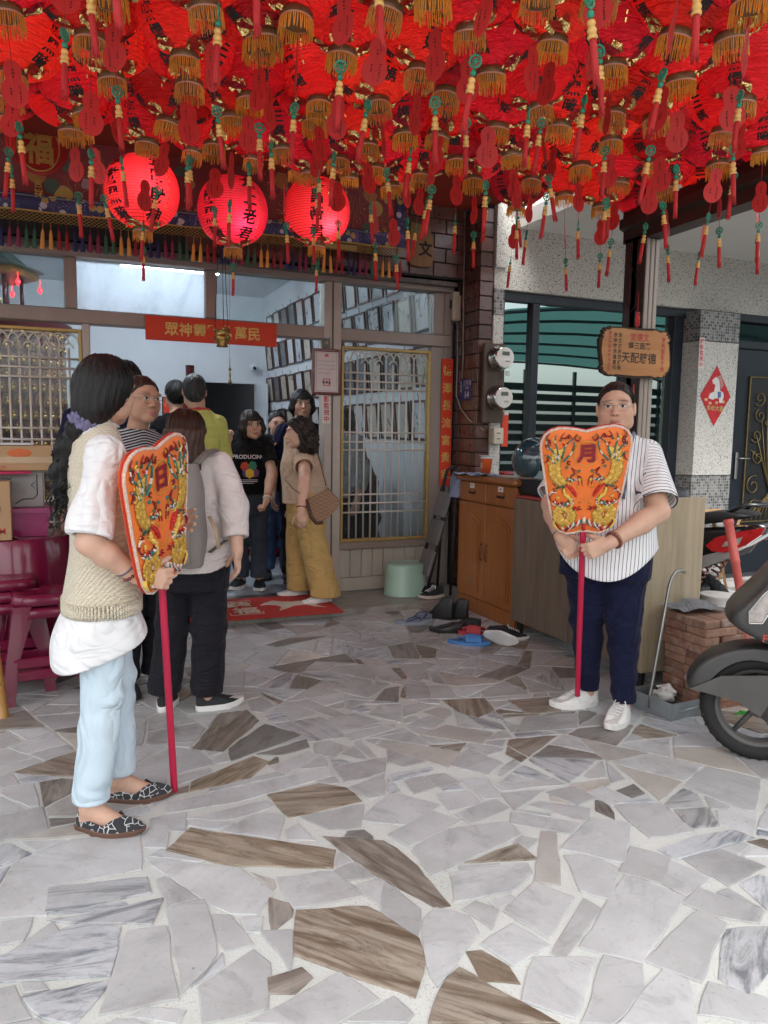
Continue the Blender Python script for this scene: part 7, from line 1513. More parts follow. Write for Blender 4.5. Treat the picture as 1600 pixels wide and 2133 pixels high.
for y0, y1 in ((-0.385, -0.004), (0.004, 0.385)):
    d = cb('drawer', (-0.004, y0, 0.835), (0.0205, y1, 0.978), ORWOOD, oc, 0.006); ym = (y0 + y1) / 2; cb('pull_recess', (-0.0065, ym - 0.05, 0.89), (-0.0045, ym + 0.05, 0.92), DARKGAP, d, 0); cb('pull', (-0.012, ym - 0.042, 0.907), (-0.006, ym + 0.042, 0.925), ORWOOD, d, 0.003)
    lb = cb('number_label', (-0.0065, ym - 0.03, 0.935), (-0.0045, ym + 0.03, 0.97), mat('white_label', (0.75, 0.75, 0.74), 0.6), d, 0); put_text('label_marks', '18' if y0 < 0 else '917', 0.028, (-0.0072, ym, 0.953), (0, -1, 0), (0, 0, 1), INK, lb, bold=0.03)
    dr = cb('door', (-0.004, y0, 0.122), (0.0205, y1, 0.826), ORWOOD, oc, 0.005); W = y1 - y0
    P = [(-W / 2 + 0.055, 0.18), (W / 2 - 0.055, 0.18)] + [(W / 2 - 0.055 - (W - 0.11) * k / 10, 0.70 + 0.055 * math.sin(PI * k / 10) ** 1.5) for k in range(11)]
    mb = MB(); mb.prism(P, (-0.0045, ym, 0), (0, -1, 0), (0, 0, 1), -0.006 + 0.012, 0.0); mb.prism([(x * 0.86, 0.43 + (z - 0.43) * 0.92) for x, z in P], (-0.0105, ym, 0), (0, -1, 0), (0, 0, 1), 0.006, 0.0); mb.build('raised_panel', ORWOOD, dr)
    mb = MB(); hy = y1 - 0.03 if y0 < 0 else y0 + 0.03; mb.tube([(-0.005, hy, 0.42), (-0.022, hy, 0.43), (-0.022, hy, 0.53), (-0.005, hy, 0.54)], 0.005, 6); mb.build('door_handle', mat('bronze_handle', (0.16, 0.06, 0.03), 0.35, 0.5), dr, True)
tc = thing('low_cabinet', 'grey oak laminate cabinet on legs behind the woman in stripes', 'cabinet', (2.80, 3.62, 0))
cb('carcass', (0.021, -0.585, 0.1), (0.37, 0.61, 0.92), TAUPEW, tc); cb('top_panel', (-0.004, -0.59, 0.921), (0.385, 0.614, 0.935), mat('red_top', (0.35, 0.05, 0.04), 0.5), tc)
for y0, y1 in ((-0.585, 0.005), (0.012, 0.61)):
    d = cb('door', (0.0, y0, 0.1), (0.0205, y1, 0.918), TAUPEW, tc, 0.003); cb('slot_handle', (-0.003, (0.06 if y0 > 0 else -0.06) - 0.018, 0.62), (-0.0005, (0.06 if y0 > 0 else -0.06) + 0.018, 0.76), DARKGAP, d, 0)
cb('end_panel', (0.0, -0.615, 0.1), (0.385, -0.587, 1.02), PALEW, tc, 0.002); cb('side_panel', (0.005, 0.611, 0.1), (0.37, 0.63, 0.935), TAUPEW, tc, 0.002)
for x, y in ((0.05, 0.58), (0.05, -0.56), (0.33, 0.58), (0.33, -0.56)): mb = MB(); mb.lathe([(0.018, 0), (0.026, 0.1)], 12, (x, y, 0)); mb.build('leg', BLACK_RUB, tc)
# blue cloth draped over the cabinet end
BLUEC = cloth('pale_blue_cloth', (0.30, 0.36, 0.52)); ct = MB(); rows_ = []
for i in range(13):
    u = i / 12; r_ = []
    for j in range(13):
        w = j / 12; y = 5.13 - 0.45 * w + 0.0; x = 2.80 + 0.2 * u; z = 1.037 + 0.004 * math.sin(20 * u + 9 * w) + (0.01 * math.sin(14 * w) if u < 0.2 else 0)
        if w < 0.12: z -= (0.12 - w) * 1.6; y = 5.10 + 0.012 * math.sin(9 * u)
        r_.append((x - (0.02 if u < 0.1 else 0), y, z))
    rows_.append(r_)
ct.loft(rows_, False, False); tag(ct.build('table_cloth', BLUEC, None, True), 'pale blue cloth lying over the orange cabinet top', 'cloth')
cp0 = on_x(1013, 985, 2.93); cu_ = thing('drink_cup', 'orange printed takeaway drink cup with lid and straw', 'cup', (2.93, cp0[1], 1.046)); mb = MB(); mb.lathe([(0.031, 0), (0.043, 0.105), (0.043, 0.108)], 20); cbd = mb.build('cup_body', mat('orange_cup', (0.66, 0.10, 0.012), 0.4), cu_, True)
mb = MB(); mb.lathe([(0.045, 0.106), (0.046, 0.113), (0.04, 0.118), (0.001, 0.119)], 20); mb.build('lid', mat('white_lid', (0.7, 0.7, 0.7), 0.3), cu_, True); put_text('cup_print', '茶', 0.045, (-0.0405, 0, 0.055), (0, -1, 0), (0, 0, 1), mat('cup_print_cream', (0.7, 0.5, 0.35), 0.5), cbd); mb = MB(); mb.tube([(-0.01, 0.085, 0.124), (0.0, -0.10, 0.126)], 0.005, 6); mb.build('straw', mat('white_straw', (0.7, 0.7, 0.72), 0.4), cu_, True)
mb = MB(); mb.box((-0.05, -0.03, 0), (0.05, 0.03, 0.028), bev=0.01); tag(mb.build('tissue_pack', mat('pink_pack', (0.5, 0.08, 0.1), 0.35), None, True, (2.93, 4.55, 1.047)), 'small pink pack lying beside the drink cup', 'pack')
hm = thing('motorcycle_helmet', 'dark teal open face motorcycle helmet on the cabinet', 'helmet', (2.95, 4.25, 1.04)); v = Vol((-0.18, -0.18, -0.13), (0.18, 0.18, 0.2), 0.006)
v.ell((0, 0, 0.02), (0.135, 0.15, 0.145), 0.01); v.cut(lambda x, y, z: -0.11 - z + 0 * x + 0 * y); v.ell((0, 0, -0.04), (0.115, 0.13, 0.12), 0.01, 's'); v.cut(lambda x, y, z: np.minimum(-x - 0.03, 0.045 - z) + 0 * y); ho = v.build('helmet_shell', mat('teal_gloss_paint', (0.015, 0.055, 0.07), 0.12, coat=0.8, var=0.1), hm, 0.01); ho.location = (0, 0, 0.11)
v = Vol((-0.18, -0.18, -0.13), (0.18, 0.18, 0.2), 0.006); v.ell((0, 0, 0.02), (0.147, 0.156, 0.15), 0.008); v.ell((0, 0, 0.02), (0.139, 0.149, 0.143), 0.008, 's'); v.cut(lambda x, y, z: np.maximum(np.maximum(x + 0.045, z - 0.075), -0.095 - z) + 0 * y); vs = v.build('visor', mat('smoky_visor', (0.03, 0.07, 0.085), 0.05, coat=1.0), hm, 0.01); vs.location = (0, 0, 0.11)
mb = MB(); mb.box((2.87, 4.05, 0.936), (3.02, 4.33, 1.035), bev=0.01); tag(mb.build('storage_box', BLACK_RUB, None), 'black box under the teal helmet', 'box')
v = Vol((-0.13, -0.14, 0), (0.13, 0.14, 0.17), 0.007); v.ell((0, 0, 0.06), (0.085, 0.1, 0.075), 0.01); v.disp(folds(91, 0.014, (30, 60), (30, 60))); v.cut(lambda x, y, z: 0.004 - z + 0 * x + 0 * y)
tag(v.build('plastic_bag', mat('printed_plastic', (0.42, 0.34, 0.33), 0.2, var=0.35, vscale=25.0, coat=0.6), None), 'crumpled translucent plastic bag on the low cabinet', 'plastic bag').location = (2.93, 3.98, 0.937)
v = Vol((-0.17, -0.2, 0), (0.17, 0.2, 0.2), 0.007); v.ell((0, 0, 0.06), (0.12, 0.15, 0.085), 0.01); v.disp(folds(92, 0.022, (25, 55), (25, 50))); v.cut(lambda x, y, z: 0.004 - z + 0 * x + 0 * y)
tag(v.build('black_bag', mat('black_nylon', (0.012, 0.012, 0.014), 0.4), None), 'black nylon bag on the end of the low cabinet', 'bag').location = (3.10, 3.22, 0.94)
# ---- electric meters on their board
mt = thing('meter_board', 'dark wooden board carrying two round electricity meters', 'meter board', (3.235, 5.235, 1.73)); cb('board', (-0.095, 0.012, -0.31), (0.095, 0.05, 0.31), wood_mat('dark_board', (0.05, 0.028, 0.018), (0.10, 0.06, 0.04)), mt)
cb('mounting_rail', (-0.02, 0.051, -0.25), (0.03, 0.089, 0.25), DARKGAP, mt)
CHROME = mat('meter_chrome', (0.5, 0.5, 0.48), 0.2, 1.0, 0.1); RY = np.array([[1, 0, 0], [0, 0, -1], [0, 1, 0.0]])
for z in (0.195, -0.115):
    mb = MB(); mb.lathe([(0.098, -0.012), (0.1, 0.0), (0.098, 0.012), (0.088, 0.02), (0.086, 0.075), (0.08, 0.09), (0.001, 0.095)], 28, (0.03, 0, z), RY); mo = mb.build('meter_dome', CHROME, mt, True)
    mb = MB(); mb.lathe([(0.078, 0.092), (0.078, 0.096), (0.001, 0.0975)], 28, (0.03, 0, z), RY); mb.build('meter_face', mat('meter_face', (0.62, 0.61, 0.57), 0.2, coat=0.6), mo)
    cb('display', (0.0, -0.1, z + 0.015), (0.065, -0.0982, z + 0.045), mat('lcd_grey', (0.10, 0.12, 0.11), 0.2), mo, 0); put_text('meter_marks', 'kWh', 0.02, (0.05, -0.0985, z - 0.03), (1, 0, 0), (0, 0, 1), INK, mo); cb('seal', (0.06, -0.06, z - 0.135), (0.1, -0.05, z - 0.1), mat('white_seal', (0.6, 0.6, 0.58), 0.5), mo)
sp = on_x(955, 640, 3.118); sw = thing('switch_box', 'cream fuse switch box on the tiled pier', 'switch box', (3.118, sp[1], sp[2])); cb('case', (-0.075, -0.055, -0.115), (-0.0005, 0.055, 0.115), mat('cream_plastic', (0.55, 0.50, 0.40), 0.45), sw, 0.008); cb('breaker', (-0.082, -0.022, -0.02), (-0.0755, 0.028, 0.05), BLACK_RUB, sw, 0.002)
ob = thing('outlet_box', 'cream outlet box under the meters', 'outlet box', (3.275, 5.245, 1.315)); cb('case', (-0.045, -0.03, -0.065), (0.045, 0.048, 0.065), mat('cream_plastic', (0.55, 0.50, 0.40), 0.45), ob, 0.006)
for z in (-0.025, 0.02): cb('socket_slot', (-0.02, -0.0325, z), (0.012, -0.0305, z + 0.006), DARKGAP, ob, 0)
ap = on_x(972, 812, 3.118); pl_ = thing('address_plate', 'blue enamel house number plate with 14', 'address plate', (3.118, ap[1], ap[2])); PW_ = mat('plate_white', (0.75, 0.76, 0.8), 0.5)
cb('plate', (-0.006, -0.075, -0.085), (-0.0005, 0.1, 0.085), mat('blue_enamel', (0.015, 0.04, 0.19), 0.3), pl_, 0.002); put_text('number', '14', 0.08, (-0.0072, -0.02, -0.04), (0, -1, 0), (0, 0, 1), PW_, pl_); put_text('street_name', '三多路', 0.045, (-0.0072, -0.02, 0.055), (0, -1, 0), (0, 0, 1), PW_, pl_, bold=0.0); put_text('lane_number', '1999', 0.03, (-0.0072, -0.02, 0.015), (0, -1, 0), (0, 0, 1), PW_, pl_, bold=0.0); put_text('ward_name', '九如里', 0.03, (-0.0072, 0.08, 0.03), (0, -1, 0), (0, 0, 1), PW_, pl_, vertical=True, bold=0.0)
CBL = mat('grey_cable', (0.35, 0.32, 0.28), 0.6)
for k, (pts, lab) in enumerate((([(-0.008, sp[1], sp[2] - 0.11), (-0.01, sp[1] - 0.03, sp[2] - 0.4), (-0.008, sp[1] - 0.02, sp[2] - 0.72), (-0.008, sp[1] - 0.1, sp[2] - 0.83), (-0.01, 5.4, 1.44), (0.06, 5.29, 1.36)], 'grey cable looping from the fuse box down to the outlet'), ([(-0.008, sp[1] - 0.09, 3.1), (-0.008, sp[1] - 0.1, 2.4), (-0.008, sp[1] - 0.12, 1.95), (-0.008, sp[1] - 0.11, 1.78)], 'thin grey cable running down to the house number plate'), ([(-0.012, 5.63, 3.3), (-0.012, 5.62, 2.8), (-0.012, 5.60, 2.45)], 'dark conduit in the corner above the fuse box'))):
    mb = MB(); mb.tube([(3.115 + x, y, z) for x, y, z in pts], 0.005 if k < 2 else 0.013, 6); tag(mb.build('wall_cable', CBL if k < 2 else DARKBR, None, True), lab, 'cable')
REDP = mat('red_paper', (0.62, 0.045, 0.012), 0.6, var=0.08); GOLDP = mat('gold_print', (0.66, 0.42, 0.12), 0.4, 0.4, 0.2, 40.0)
cy_ = on_y(944, 880, YF - 0.06); z1 = on_y(945, 748, YF - 0.06)[2]; z0 = on_y(938, 1012, YF - 0.06)[2]; cxm = 3.025
cpl = thing('door_couplet', 'tall red paper couplet with gold characters on the door frame', 'couplet', (cxm, YF - 0.058, (z0 + z1) / 2)); cb('paper', (-0.052, -0.004, -(z1 - z0) / 2), (0.052, -0.0005, (z1 - z0) / 2), REDP, cpl, 0); [put_text('couplet_character', ch_, 0.088, (0, -0.0052, (3 - i_) * 0.1426), (1, 0, 0), (0, 0, 1), GOLDP, cpl, bold=0.02) for i_, ch_ in enumerate('德澤長流富貴家')]
mb = MB(); mb.box((0, -0.003, -0.14), (0.06, 0, 0.14)); o = mb.build('red_slip', REDP, None); o.location = (3.345, 5.29, 1.37); tag(o, 'narrow red paper slip beside the outlet box', 'paper slip')
# ---- things on the aluminium front
fr_ = on_y(680, 775, YF - 0.09); ce = thing('framed_certificate', 'framed certificate in dark red wood on the door post', 'certificate', tuple(fr_)); fw, fh = 0.118, 0.175; DKRED = mat('dark_red_wood', (0.13, 0.012, 0.012), 0.25, coat=0.4)
for lo, hi in (((-fw, -0.012, -fh), (-fw + 0.022, 0.01, fh)), ((fw - 0.022, -0.012, -fh), (fw, 0.01, fh)), ((-fw + 0.022, -0.012, -fh), (fw - 0.022, 0.01, -fh + 0.022)), ((-fw + 0.022, -0.012, fh - 0.022), (fw - 0.022, 0.01, fh))): cb('frame', lo, hi, DKRED, ce, 0.005)
pg = cb('paper', (-fw + 0.02, -0.004, -fh + 0.02), (fw - 0.02, 0.004, fh - 0.02), mat('certificate_paper', (0.62, 0.54, 0.52), 0.3, var=0.04), ce, 0)
for k in range(4): cb('text_line', (-0.07, -0.0058, 0.08 - 0.03 * k), (0.07 if k < 3 else 0.02, -0.0046, 0.084 - 0.03 * k), mat('faint_ink', (0.36, 0.3, 0.3), 0.6), pg, 0)
for lo, hi in (((-0.028, -0.0058, -0.105), (0.028, -0.0046, -0.098)), ((-0.028, -0.0058, -0.056), (0.028, -0.0046, -0.049)), ((-0.028, -0.0058, -0.098), (-0.021, -0.0046, -0.056)), ((0.021, -0.0058, -0.098), (0.028, -0.0046, -0.056))): cb('red_seal', lo, hi, mat('seal_red', (0.55, 0.1, 0.1), 0.6), pg, 0)
put_text('signature', '林澤孟', 0.024, (0.0, -0.0062, -0.078), (1, 0, 0), (0, 0, 1), INK, pg); cb('flag', (-0.015, -0.0058, 0.115), (0.015, -0.0046, 0.135), mat('seal_red', (0.55, 0.1, 0.1), 0.6), pg, 0)
for lo, hi in (((-0.082, -0.0057, -0.145), (0.082, -0.0046, -0.142)), ((-0.082, -0.0057, 0.142), (0.082, -0.0046, 0.145)), ((-0.082, -0.0057, -0.142), (-0.079, -0.0046, 0.142)), ((0.079, -0.0057, -0.142), (0.082, -0.0046, 0.142))): cb('printed_border', lo, hi, mat('faint_ink', (0.36, 0.3, 0.3), 0.6), pg, 0)
STK = mat('sticker_white', (0.66, 0.60, 0.56), 0.5); STR = mat('sticker_red', (0.5, 0.04, 0.05), 0.5)
def sticker(p, w, h, label, nrm_axis=(1, 0, 0)):
    s = thing('warning_sticker', label, 'sticker', tuple(p)); cb('backing', (-w / 2, -0.002, -h / 2), (w / 2, -0.0002, h / 2), STK, s, 0); put_text('sticker_text', '錄影監視中', h / 5.6, (0, -0.003, 0), (1, 0, 0), (0, 0, 1), STR, s, vertical=True, pitch=1.06, bold=0.02)
sticker(on_y(680, 845, YF - 0.077), 0.062, 0.27, 'white sticker with red characters on the cream door post'); sticker(on_y(1461, 735, YN - 0.148), 0.058, 0.27, 'white sticker with red characters on the pebbledash pillar')
ph_ = on_y(679, 716, YF - 0.078); s = thing('photo_card', 'small green photo card above the certificate', 'photo', tuple(ph_)); cb('card', (-0.032, -0.003, -0.042), (0.032, 0, 0.042), mat('photo_green', (0.09, 0.11, 0.08), 0.3, var=0.5, vscale=30.0), s, 0); mb = MB(); mb.lathe([(0.012, 0), (0.001, 0.001)], 12, (0.008, -0.0032, 0.008), RY); mb.build('portrait', mat('portrait_skin', (0.4, 0.26, 0.16), 0.5), s)
bn0, bn1 = on_y(290, 681, YF - 0.1), on_y(587, 700, YF - 0.1); bz = (bn0[2] + bn1[2]) / 2; bn = thing('red_banner', 'red horizontal banner with seven gold characters over the doorway', 'banner', ((bn0[0] + bn1[0]) / 2, YF - 0.1, bz)); bw = (bn1[0] - bn0[0]) / 2; cb('board', (-bw, -0.006, -0.083), (bw, 0.006, 0.083), REDP, bn, 0); put_text('banner_characters', '眾神靈顯佑萬民', 0.098, (0, -0.0085, 0), (1, 0, 0), (0, 0, 1), GOLDP, bn, bold=0.02)
bo_ = bn.children[-1]; V0 = np.array([v_.co[:] for v_ in bo_.data.vertices]); bo_.scale = (2 * bw * 0.92 / (V0[:, 0].max() - V0[:, 0].min()), 1, 1)
ic = at_d(463, 703, 5.0); ib = thing('hanging_censer', 'small brass censer hanging on dark chains before the banner', 'censer', tuple(ic)); GBR = mat('dark_brass', (0.30, 0.19, 0.06), 0.25, 0.9, 0.3, 30.0)
mb = MB(); mb.lathe([(0.028, -0.062), (0.04, -0.06), (0.032, -0.045), (0.05, -0.02), (0.053, 0.005), (0.042, 0.025), (0.05, 0.04), (0.052, 0.046), (0.045, 0.045), (0.03, 0.02)], 24); mb.build('bowl', GBR, ib, True)
for a in (0.5, 2.6, 4.7):
    mb = MB(); mb.ell((0.05 * math.cos(a), 0.05 * math.sin(a), 0.05), (0.012, 0.012, 0.016)); mb.build('lug', GBR, ib, True); mb = MB(); mb.tube([(0.05 * math.cos(a), 0.05 * math.sin(a), 0.06), (0.02 * math.cos(a), 0.02 * math.sin(a), 0.62)], 0.0022, 4); mb.build('chain', BLACK_RUB, ib)
# ---- wooden plaque on the canopy post
pc_ = on_y(1323, 735, 3.585); PQ = thing('wooden_plaque', 'scorched edge wooden plaque with painted characters on the canopy post', 'plaque', tuple(pc_)); pw, phh = 0.265, 0.147; rr = random.Random(9)
outl = []
for k in range(72):
    a = 2 * PI * k / 72; x, z = math.copysign(abs(math.cos(a)) ** 0.32, math.cos(a)) * pw, math.copysign(abs(math.sin(a)) ** 0.32, math.sin(a)) * phh; q = 1 + rr.uniform(-0.03, 0.012) * (2.2 if k % 3 else 0.5); outl.append((x * q, z * (1 + rr.uniform(-0.05, 0.01))))
ux_, uy_ = np.array([1, 0, 0.0]), np.array([0, 0, 1.0])
mb = MB(); mb.prism(outl, (0, 0, 0), ux_, uy_, 0.008, 0.016); pqb = mb.build('scorched_edge', mat('burnt_wood', (0.03, 0.016, 0.008), 0.8, bump=0.6, bscale=60.0), PQ); mb = MB(); mb.prism([(x * 0.945 + rr.uniform(-0.006, 0.006), z * 0.93 + rr.uniform(-0.006, 0.004)) for x, z in outl], (0, -0.0081, 0), ux_, uy_, 0.004, 0.0); mb.build('face_board', wood_mat('honey_wood', (0.36, 0.15, 0.045), (0.50, 0.24, 0.085), (0.1, 1, 1), 14.0), PQ)
PR = mat('plaque_red', (0.33, 0.02, 0.02), 0.5)
for tx, sz, x, z, m_, vt in (('堂德文', 0.048, 0.02, 0.09, PR, 0), ('媽三面黑', 0.042, 0.02, 0.04, INK, 0), ('天配慈德', 0.066, 0.02, -0.03, INK, 0), ('恭祝聖誕千秋', 0.031, 0.2, 0.0, PR, 1), ('李文正許悠媛敬', 0.028, -0.125, 0.0, INK, 1), ('李瑋勝李嘉蓁叩', 0.028, -0.16, 0.0, INK, 1), ('歲次甲辰年梅月吉旦', 0.0235, -0.2, 0.0, PR, 1)): put_text('plaque_lettering', tx, sz, (x, -0.0128, z), ux_, uy_, m_, PQ, vertical=bool(vt), pitch=1.1, bold=0.015)
kn = on_y(1328, 665, 3.6); k_ = thing('chinese_knot', 'red knotted cord hanging on the canopy post above the plaque', 'knot', tuple(kn)); mb = MB()
for q in range(5): mb.tube([(0.012 * math.cos(a + q), 0.004 * math.sin(3 * a), 0.02 * math.sin(2 * a + q) + 0.01 * (q - 2)) for a in np.linspace(0, 2 * PI, 17)], 0.0035, 5, False)
mb.tube([(0, 0, 0.03), (0, 0, 0.16)], 0.002, 4); mb.build('knot_cord', RED_CORD, k_, True); mb = MB(); mb.tube([(0, 0, -0.03), (-0.004, 0, -0.09)], 0.003, 5); mb.build('tail', RED_CORD, k_, True)
k2 = on_y(1318, 850, 3.6); k_ = thing('red_tassel_cord', 'long red tassel hanging below the wooden plaque', 'tassel', tuple(k2)); mb = MB(); mb.tube([(0, 0, 0.14), (0, 0, 0.05), (0.004, 0, -0.08)], [0.003, 0.006, 0.008], 6); mb.build('cord', RED_CORD, k_, True); mb = MB(); mb.ell((0, 0, 0.06), (0.008, 0.008, 0.008)); mb.build('gold_bead', GOLDP, k_, True)
# ---- diamond new-year print and brown signboard
dm = on_y(1490, 825, YN - 0.148); d_ = thing('new_year_print', 'red diamond new year print with a white horse on the pebbledash pillar', 'poster', tuple(dm)); mb = MB(); mb.prism([(0, -0.27), (0.185, 0), (0, 0.27), (-0.185, 0)], (0, 0, 0), ux_, uy_, 0.002, 0.0); pr0 = mb.build('paper', mat('print_red', (0.45, 0.015, 0.02), 0.45, var=0.2, vscale=14.0), d_)
HORSE = [(-0.07, 0.02), (-0.02, 0.04), (-0.01, 0.1), (-0.04, 0.11), (-0.05, 0.14), (-0.01, 0.17), (0.03, 0.155), (0.045, 0.1), (0.05, 0.05), (0.09, 0.035), (0.1, 0.0), (0.08, -0.06), (0.05, -0.06), (0.045, -0.02), (0.0, -0.02), (-0.03, -0.035), (-0.085, -0.02)]
mb = MB(); mb.prism(HORSE, (0, -0.0021, 0), ux_, uy_, 0.002, 0.0); mb.build('horse', mat('print_white', (0.62, 0.6, 0.57), 0.5), pr0); mb = MB(); mb.prism([(0.02, 0.04), (0.06, 0.04), (0.065, -0.01), (0.03, -0.02)], (0, -0.0042, 0), ux_, uy_, 0.001, 0.0); mb.build('saddle', mat('print_blue', (0.06, 0.12, 0.3), 0.5), pr0); mb = MB(); mb.prism([(0.0, 0.17), (0.05, 0.19), (0.09, 0.1), (0.055, 0.06), (0.045, 0.13)], (0, -0.0042, 0), ux_, uy_, 0.001, 0.0); mb.build('mane', mat('print_pinkish', (0.42, 0.2, 0.18), 0.5), pr0)
put_text('print_characters', '馬年大吉', 0.052, (0, -0.0045, -0.11), ux_, uy_, mat('print_gold', (0.5, 0.36, 0.14), 0.4, 0.3), pr0, bold=0.03)
for x, z in ((-0.11, -0.035), (-0.06, -0.065), (0.02, -0.06), (0.1, -0.05)): mb = MB(); mb.lathe([(0.02, 0), (0.012, 0.003), (0.001, 0.004)], 8, (x, -0.002, z), RY, 1, 0.7); mb.build('blossom', mat('print_pale', (0.6, 0.35, 0.2), 0.5), pr0)
bs = on_y(878, 510, YT - 0.02); s = thing('signboard', 'honey brown wooden signboard with black character on the tiled fascia', 'sign', tuple(bs)); mb = MB(); mb.prism([(-0.1 + rr.uniform(-0.01, 0.01), -0.16), (0.0, -0.17), (0.09, -0.16), (0.105, -0.05), (0.09, 0.06), (0.05, 0.15), (-0.1, 0.16)], (0, 0, 0), ux_, uy_, 0.012, 0.006); mb.build('board', wood_mat('ochre_wood', (0.20, 0.085, 0.02), (0.31, 0.15, 0.04), (1, 1, 0.1), 12.0), s); put_text('sign_character', '文', 0.12, (0.03, -0.0135, -0.03), ux_, uy_, INK, s, bold=0.03)
# ================================================================ floor level by the entrance
class _Shoe: pass
SHOE_N = 0
def loose_shoe(label, p, heading, upper, sole, kind='shoe', tilt=0.0, scale=1.0, **kw):
    t = thing(kind, label, 'shoe', tuple(p), PI - math.radians(heading)); t.rotation_euler = (tilt, 0, PI - math.radians(heading)); t.scale = (scale,) * 3
    d = _Shoe(); d.j = {'anL': np.array([0, 0.0, 0.08]), 'toeL': 0.0}; d.root = t; Person.shoe(d, 'L', upper, sole, name='upper', **kw); return t
BLK_LE = mat('black_leather', (0.012, 0.012, 0.013), 0.4); CREAM_RUB = mat('cream_rubber', (0.62, 0.58, 0.5), 0.6)
loose_shoe('black trainer with cream sole standing behind its pair on the ledge', on_z(893, 1236, LEDGE), 265, BLACK_MESH, CREAM_RUB, 'trainer', lace=LACE_W); loose_shoe('black trainer with cream sole in front of its pair on the ledge', on_z(912, 1243, LEDGE), 262, BLACK_MESH, CREAM_RUB, 'trainer', lace=LACE_W)
loose_shoe('tall black ankle boot nearest the orange cabinet door', on_z(930, 1290), 330, BLK_LE, BLACK_RUB, 'boot', topz=0.16); loose_shoe('tall black ankle boot right beside its pair', on_z(962, 1290), 335, BLK_LE, BLACK_RUB, 'boot', topz=0.15)
loose_shoe('black low shoe lying among the pile by the cabinet', on_z(950, 1318), 300, BLK_LE, BLACK_RUB, topz=0.07); loose_shoe('black canvas shoe behind the red slipper', on_z(985, 1312), 310, BLACK_MESH, BLACK_RUB, topz=0.08)
t_ = loose_shoe('black trainer with white wavy sole lying on its side', on_z(1022, 1342), 140, BLACK_MESH, LACE_W, 'trainer', topz=0.09); t_.rotation_euler = (0.15, 1.1, t_.rotation_euler.z); t_.location.z = 0.05
loose_shoe('black trainer with white flash under the cabinet edge', on_z(1045, 1330), 120, BLACK_MESH, LACE_W, 'trainer', topz=0.085, lace=LACE_W)
def slipper(label, p, heading, m, strap, kind='slipper', wide=False, L=0.255):
    t = thing(kind, label, 'slipper', tuple(p), PI - math.radians(heading)); o = []
    for k in range(26):
        th = 2 * PI * k / 26; u = 0.5 - 0.5 * math.cos(th); o.append(((1 if th < PI else -1) * (0.034 + 0.012 * math.sin(u * PI * 0.8)) * math.sqrt(max(0, 1 - abs(2 * u - 1) ** 3)), -(u - 0.4) * L))
    mb = MB(); mb.loft([[(x * s, y * s, z + 0.008 * max(0, -y / L) ** 2 * 4) for x, y in o] for s, z in ((0.97, 0.0), (1.0, 0.006), (1.0, 0.02), (0.96, 0.024))]); autosmooth(mb.build('sole', m, t), 40)
    if wide:
        mb = MB(); mb.loft([[(x, y0 - 0.015 * abs(x) / 0.05, 0.018 + 0.05 * math.sqrt(max(0, 1 - (x / 0.052) ** 2))) for x in np.linspace(-0.05, 0.05, 11)] for y0 in (-0.1, -0.075, -0.03, 0.0)] , False, False); mb.build('upper_band', strap, t, True); mb = MB(); mb.tube([(-0.048, 0.0, 0.03), (-0.03, 0.03, 0.045), (0.0, -0.05, 0.066), (0.03, -0.1, 0.05)], 0.012, 6, True, 0.4); mb.build('cross_band', strap, t, True)
    else:
        mb = MB(); mb.tube([(-0.04, 0.02, 0.022), (-0.034, -0.03, 0.045), (0, -0.075, 0.05), (0.034, -0.03, 0.045), (0.04, 0.02, 0.022)], 0.008, 6, True, 0.5); mb.tube([(0, -0.075, 0.05), (0, -0.092, 0.022)], 0.005, 5); mb.build('strap', strap, t, True)
    return t
BLUEG = mat('blue_grey_foam', (0.22, 0.26, 0.31), 0.7); NAVYS = mat('navy_strap', (0.03, 0.05, 0.14), 0.5); BLUEF = mat('blue_foam', (0.055, 0.20, 0.48), 0.6); REDF = mat('red_foam', (0.45, 0.05, 0.06), 0.6)
slipper('grey flip flop with navy strap lying nearer the camera', on_z(852, 1300), 120, BLUEG, NAVYS, 'flip_flop'); slipper('grey flip flop with navy strap lying behind its pair', on_z(875, 1292), 60, BLUEG, NAVYS, 'flip_flop'); slipper('bright blue foam slide in front of the shoe pile', on_z(968, 1342), 130, BLUEF, BLUEF, 'slide', True, 0.28); slipper('red foam slipper half under the blue slide', on_z(975, 1322), 150, REDF, REDF, 'slide', True, 0.25)
# ---- mint plastic stool
MINT = mat('mint_plastic', (0.36, 0.55, 0.44), 0.32, var=0.05, rvar=0.05); ms = thing('plastic_stool', 'mint green round plastic stool on the ledge', 'stool', (2.57, 5.42, LEDGE), 0.15)
mb = MB(); mb.lathe([(0.165, 0.0), (0.163, 0.005), (0.158, 0.10), (0.156, 0.104), (0.15, 0.225), (0.142, 0.243), (0.125, 0.252), (0.115, 0.247), (0.02, 0.25), (0.018, 0.244), (0.001, 0.244)], 40, sx=1.08, sy=0.9); autosmooth(mb.build('seat_shell', MINT, ms), 35)
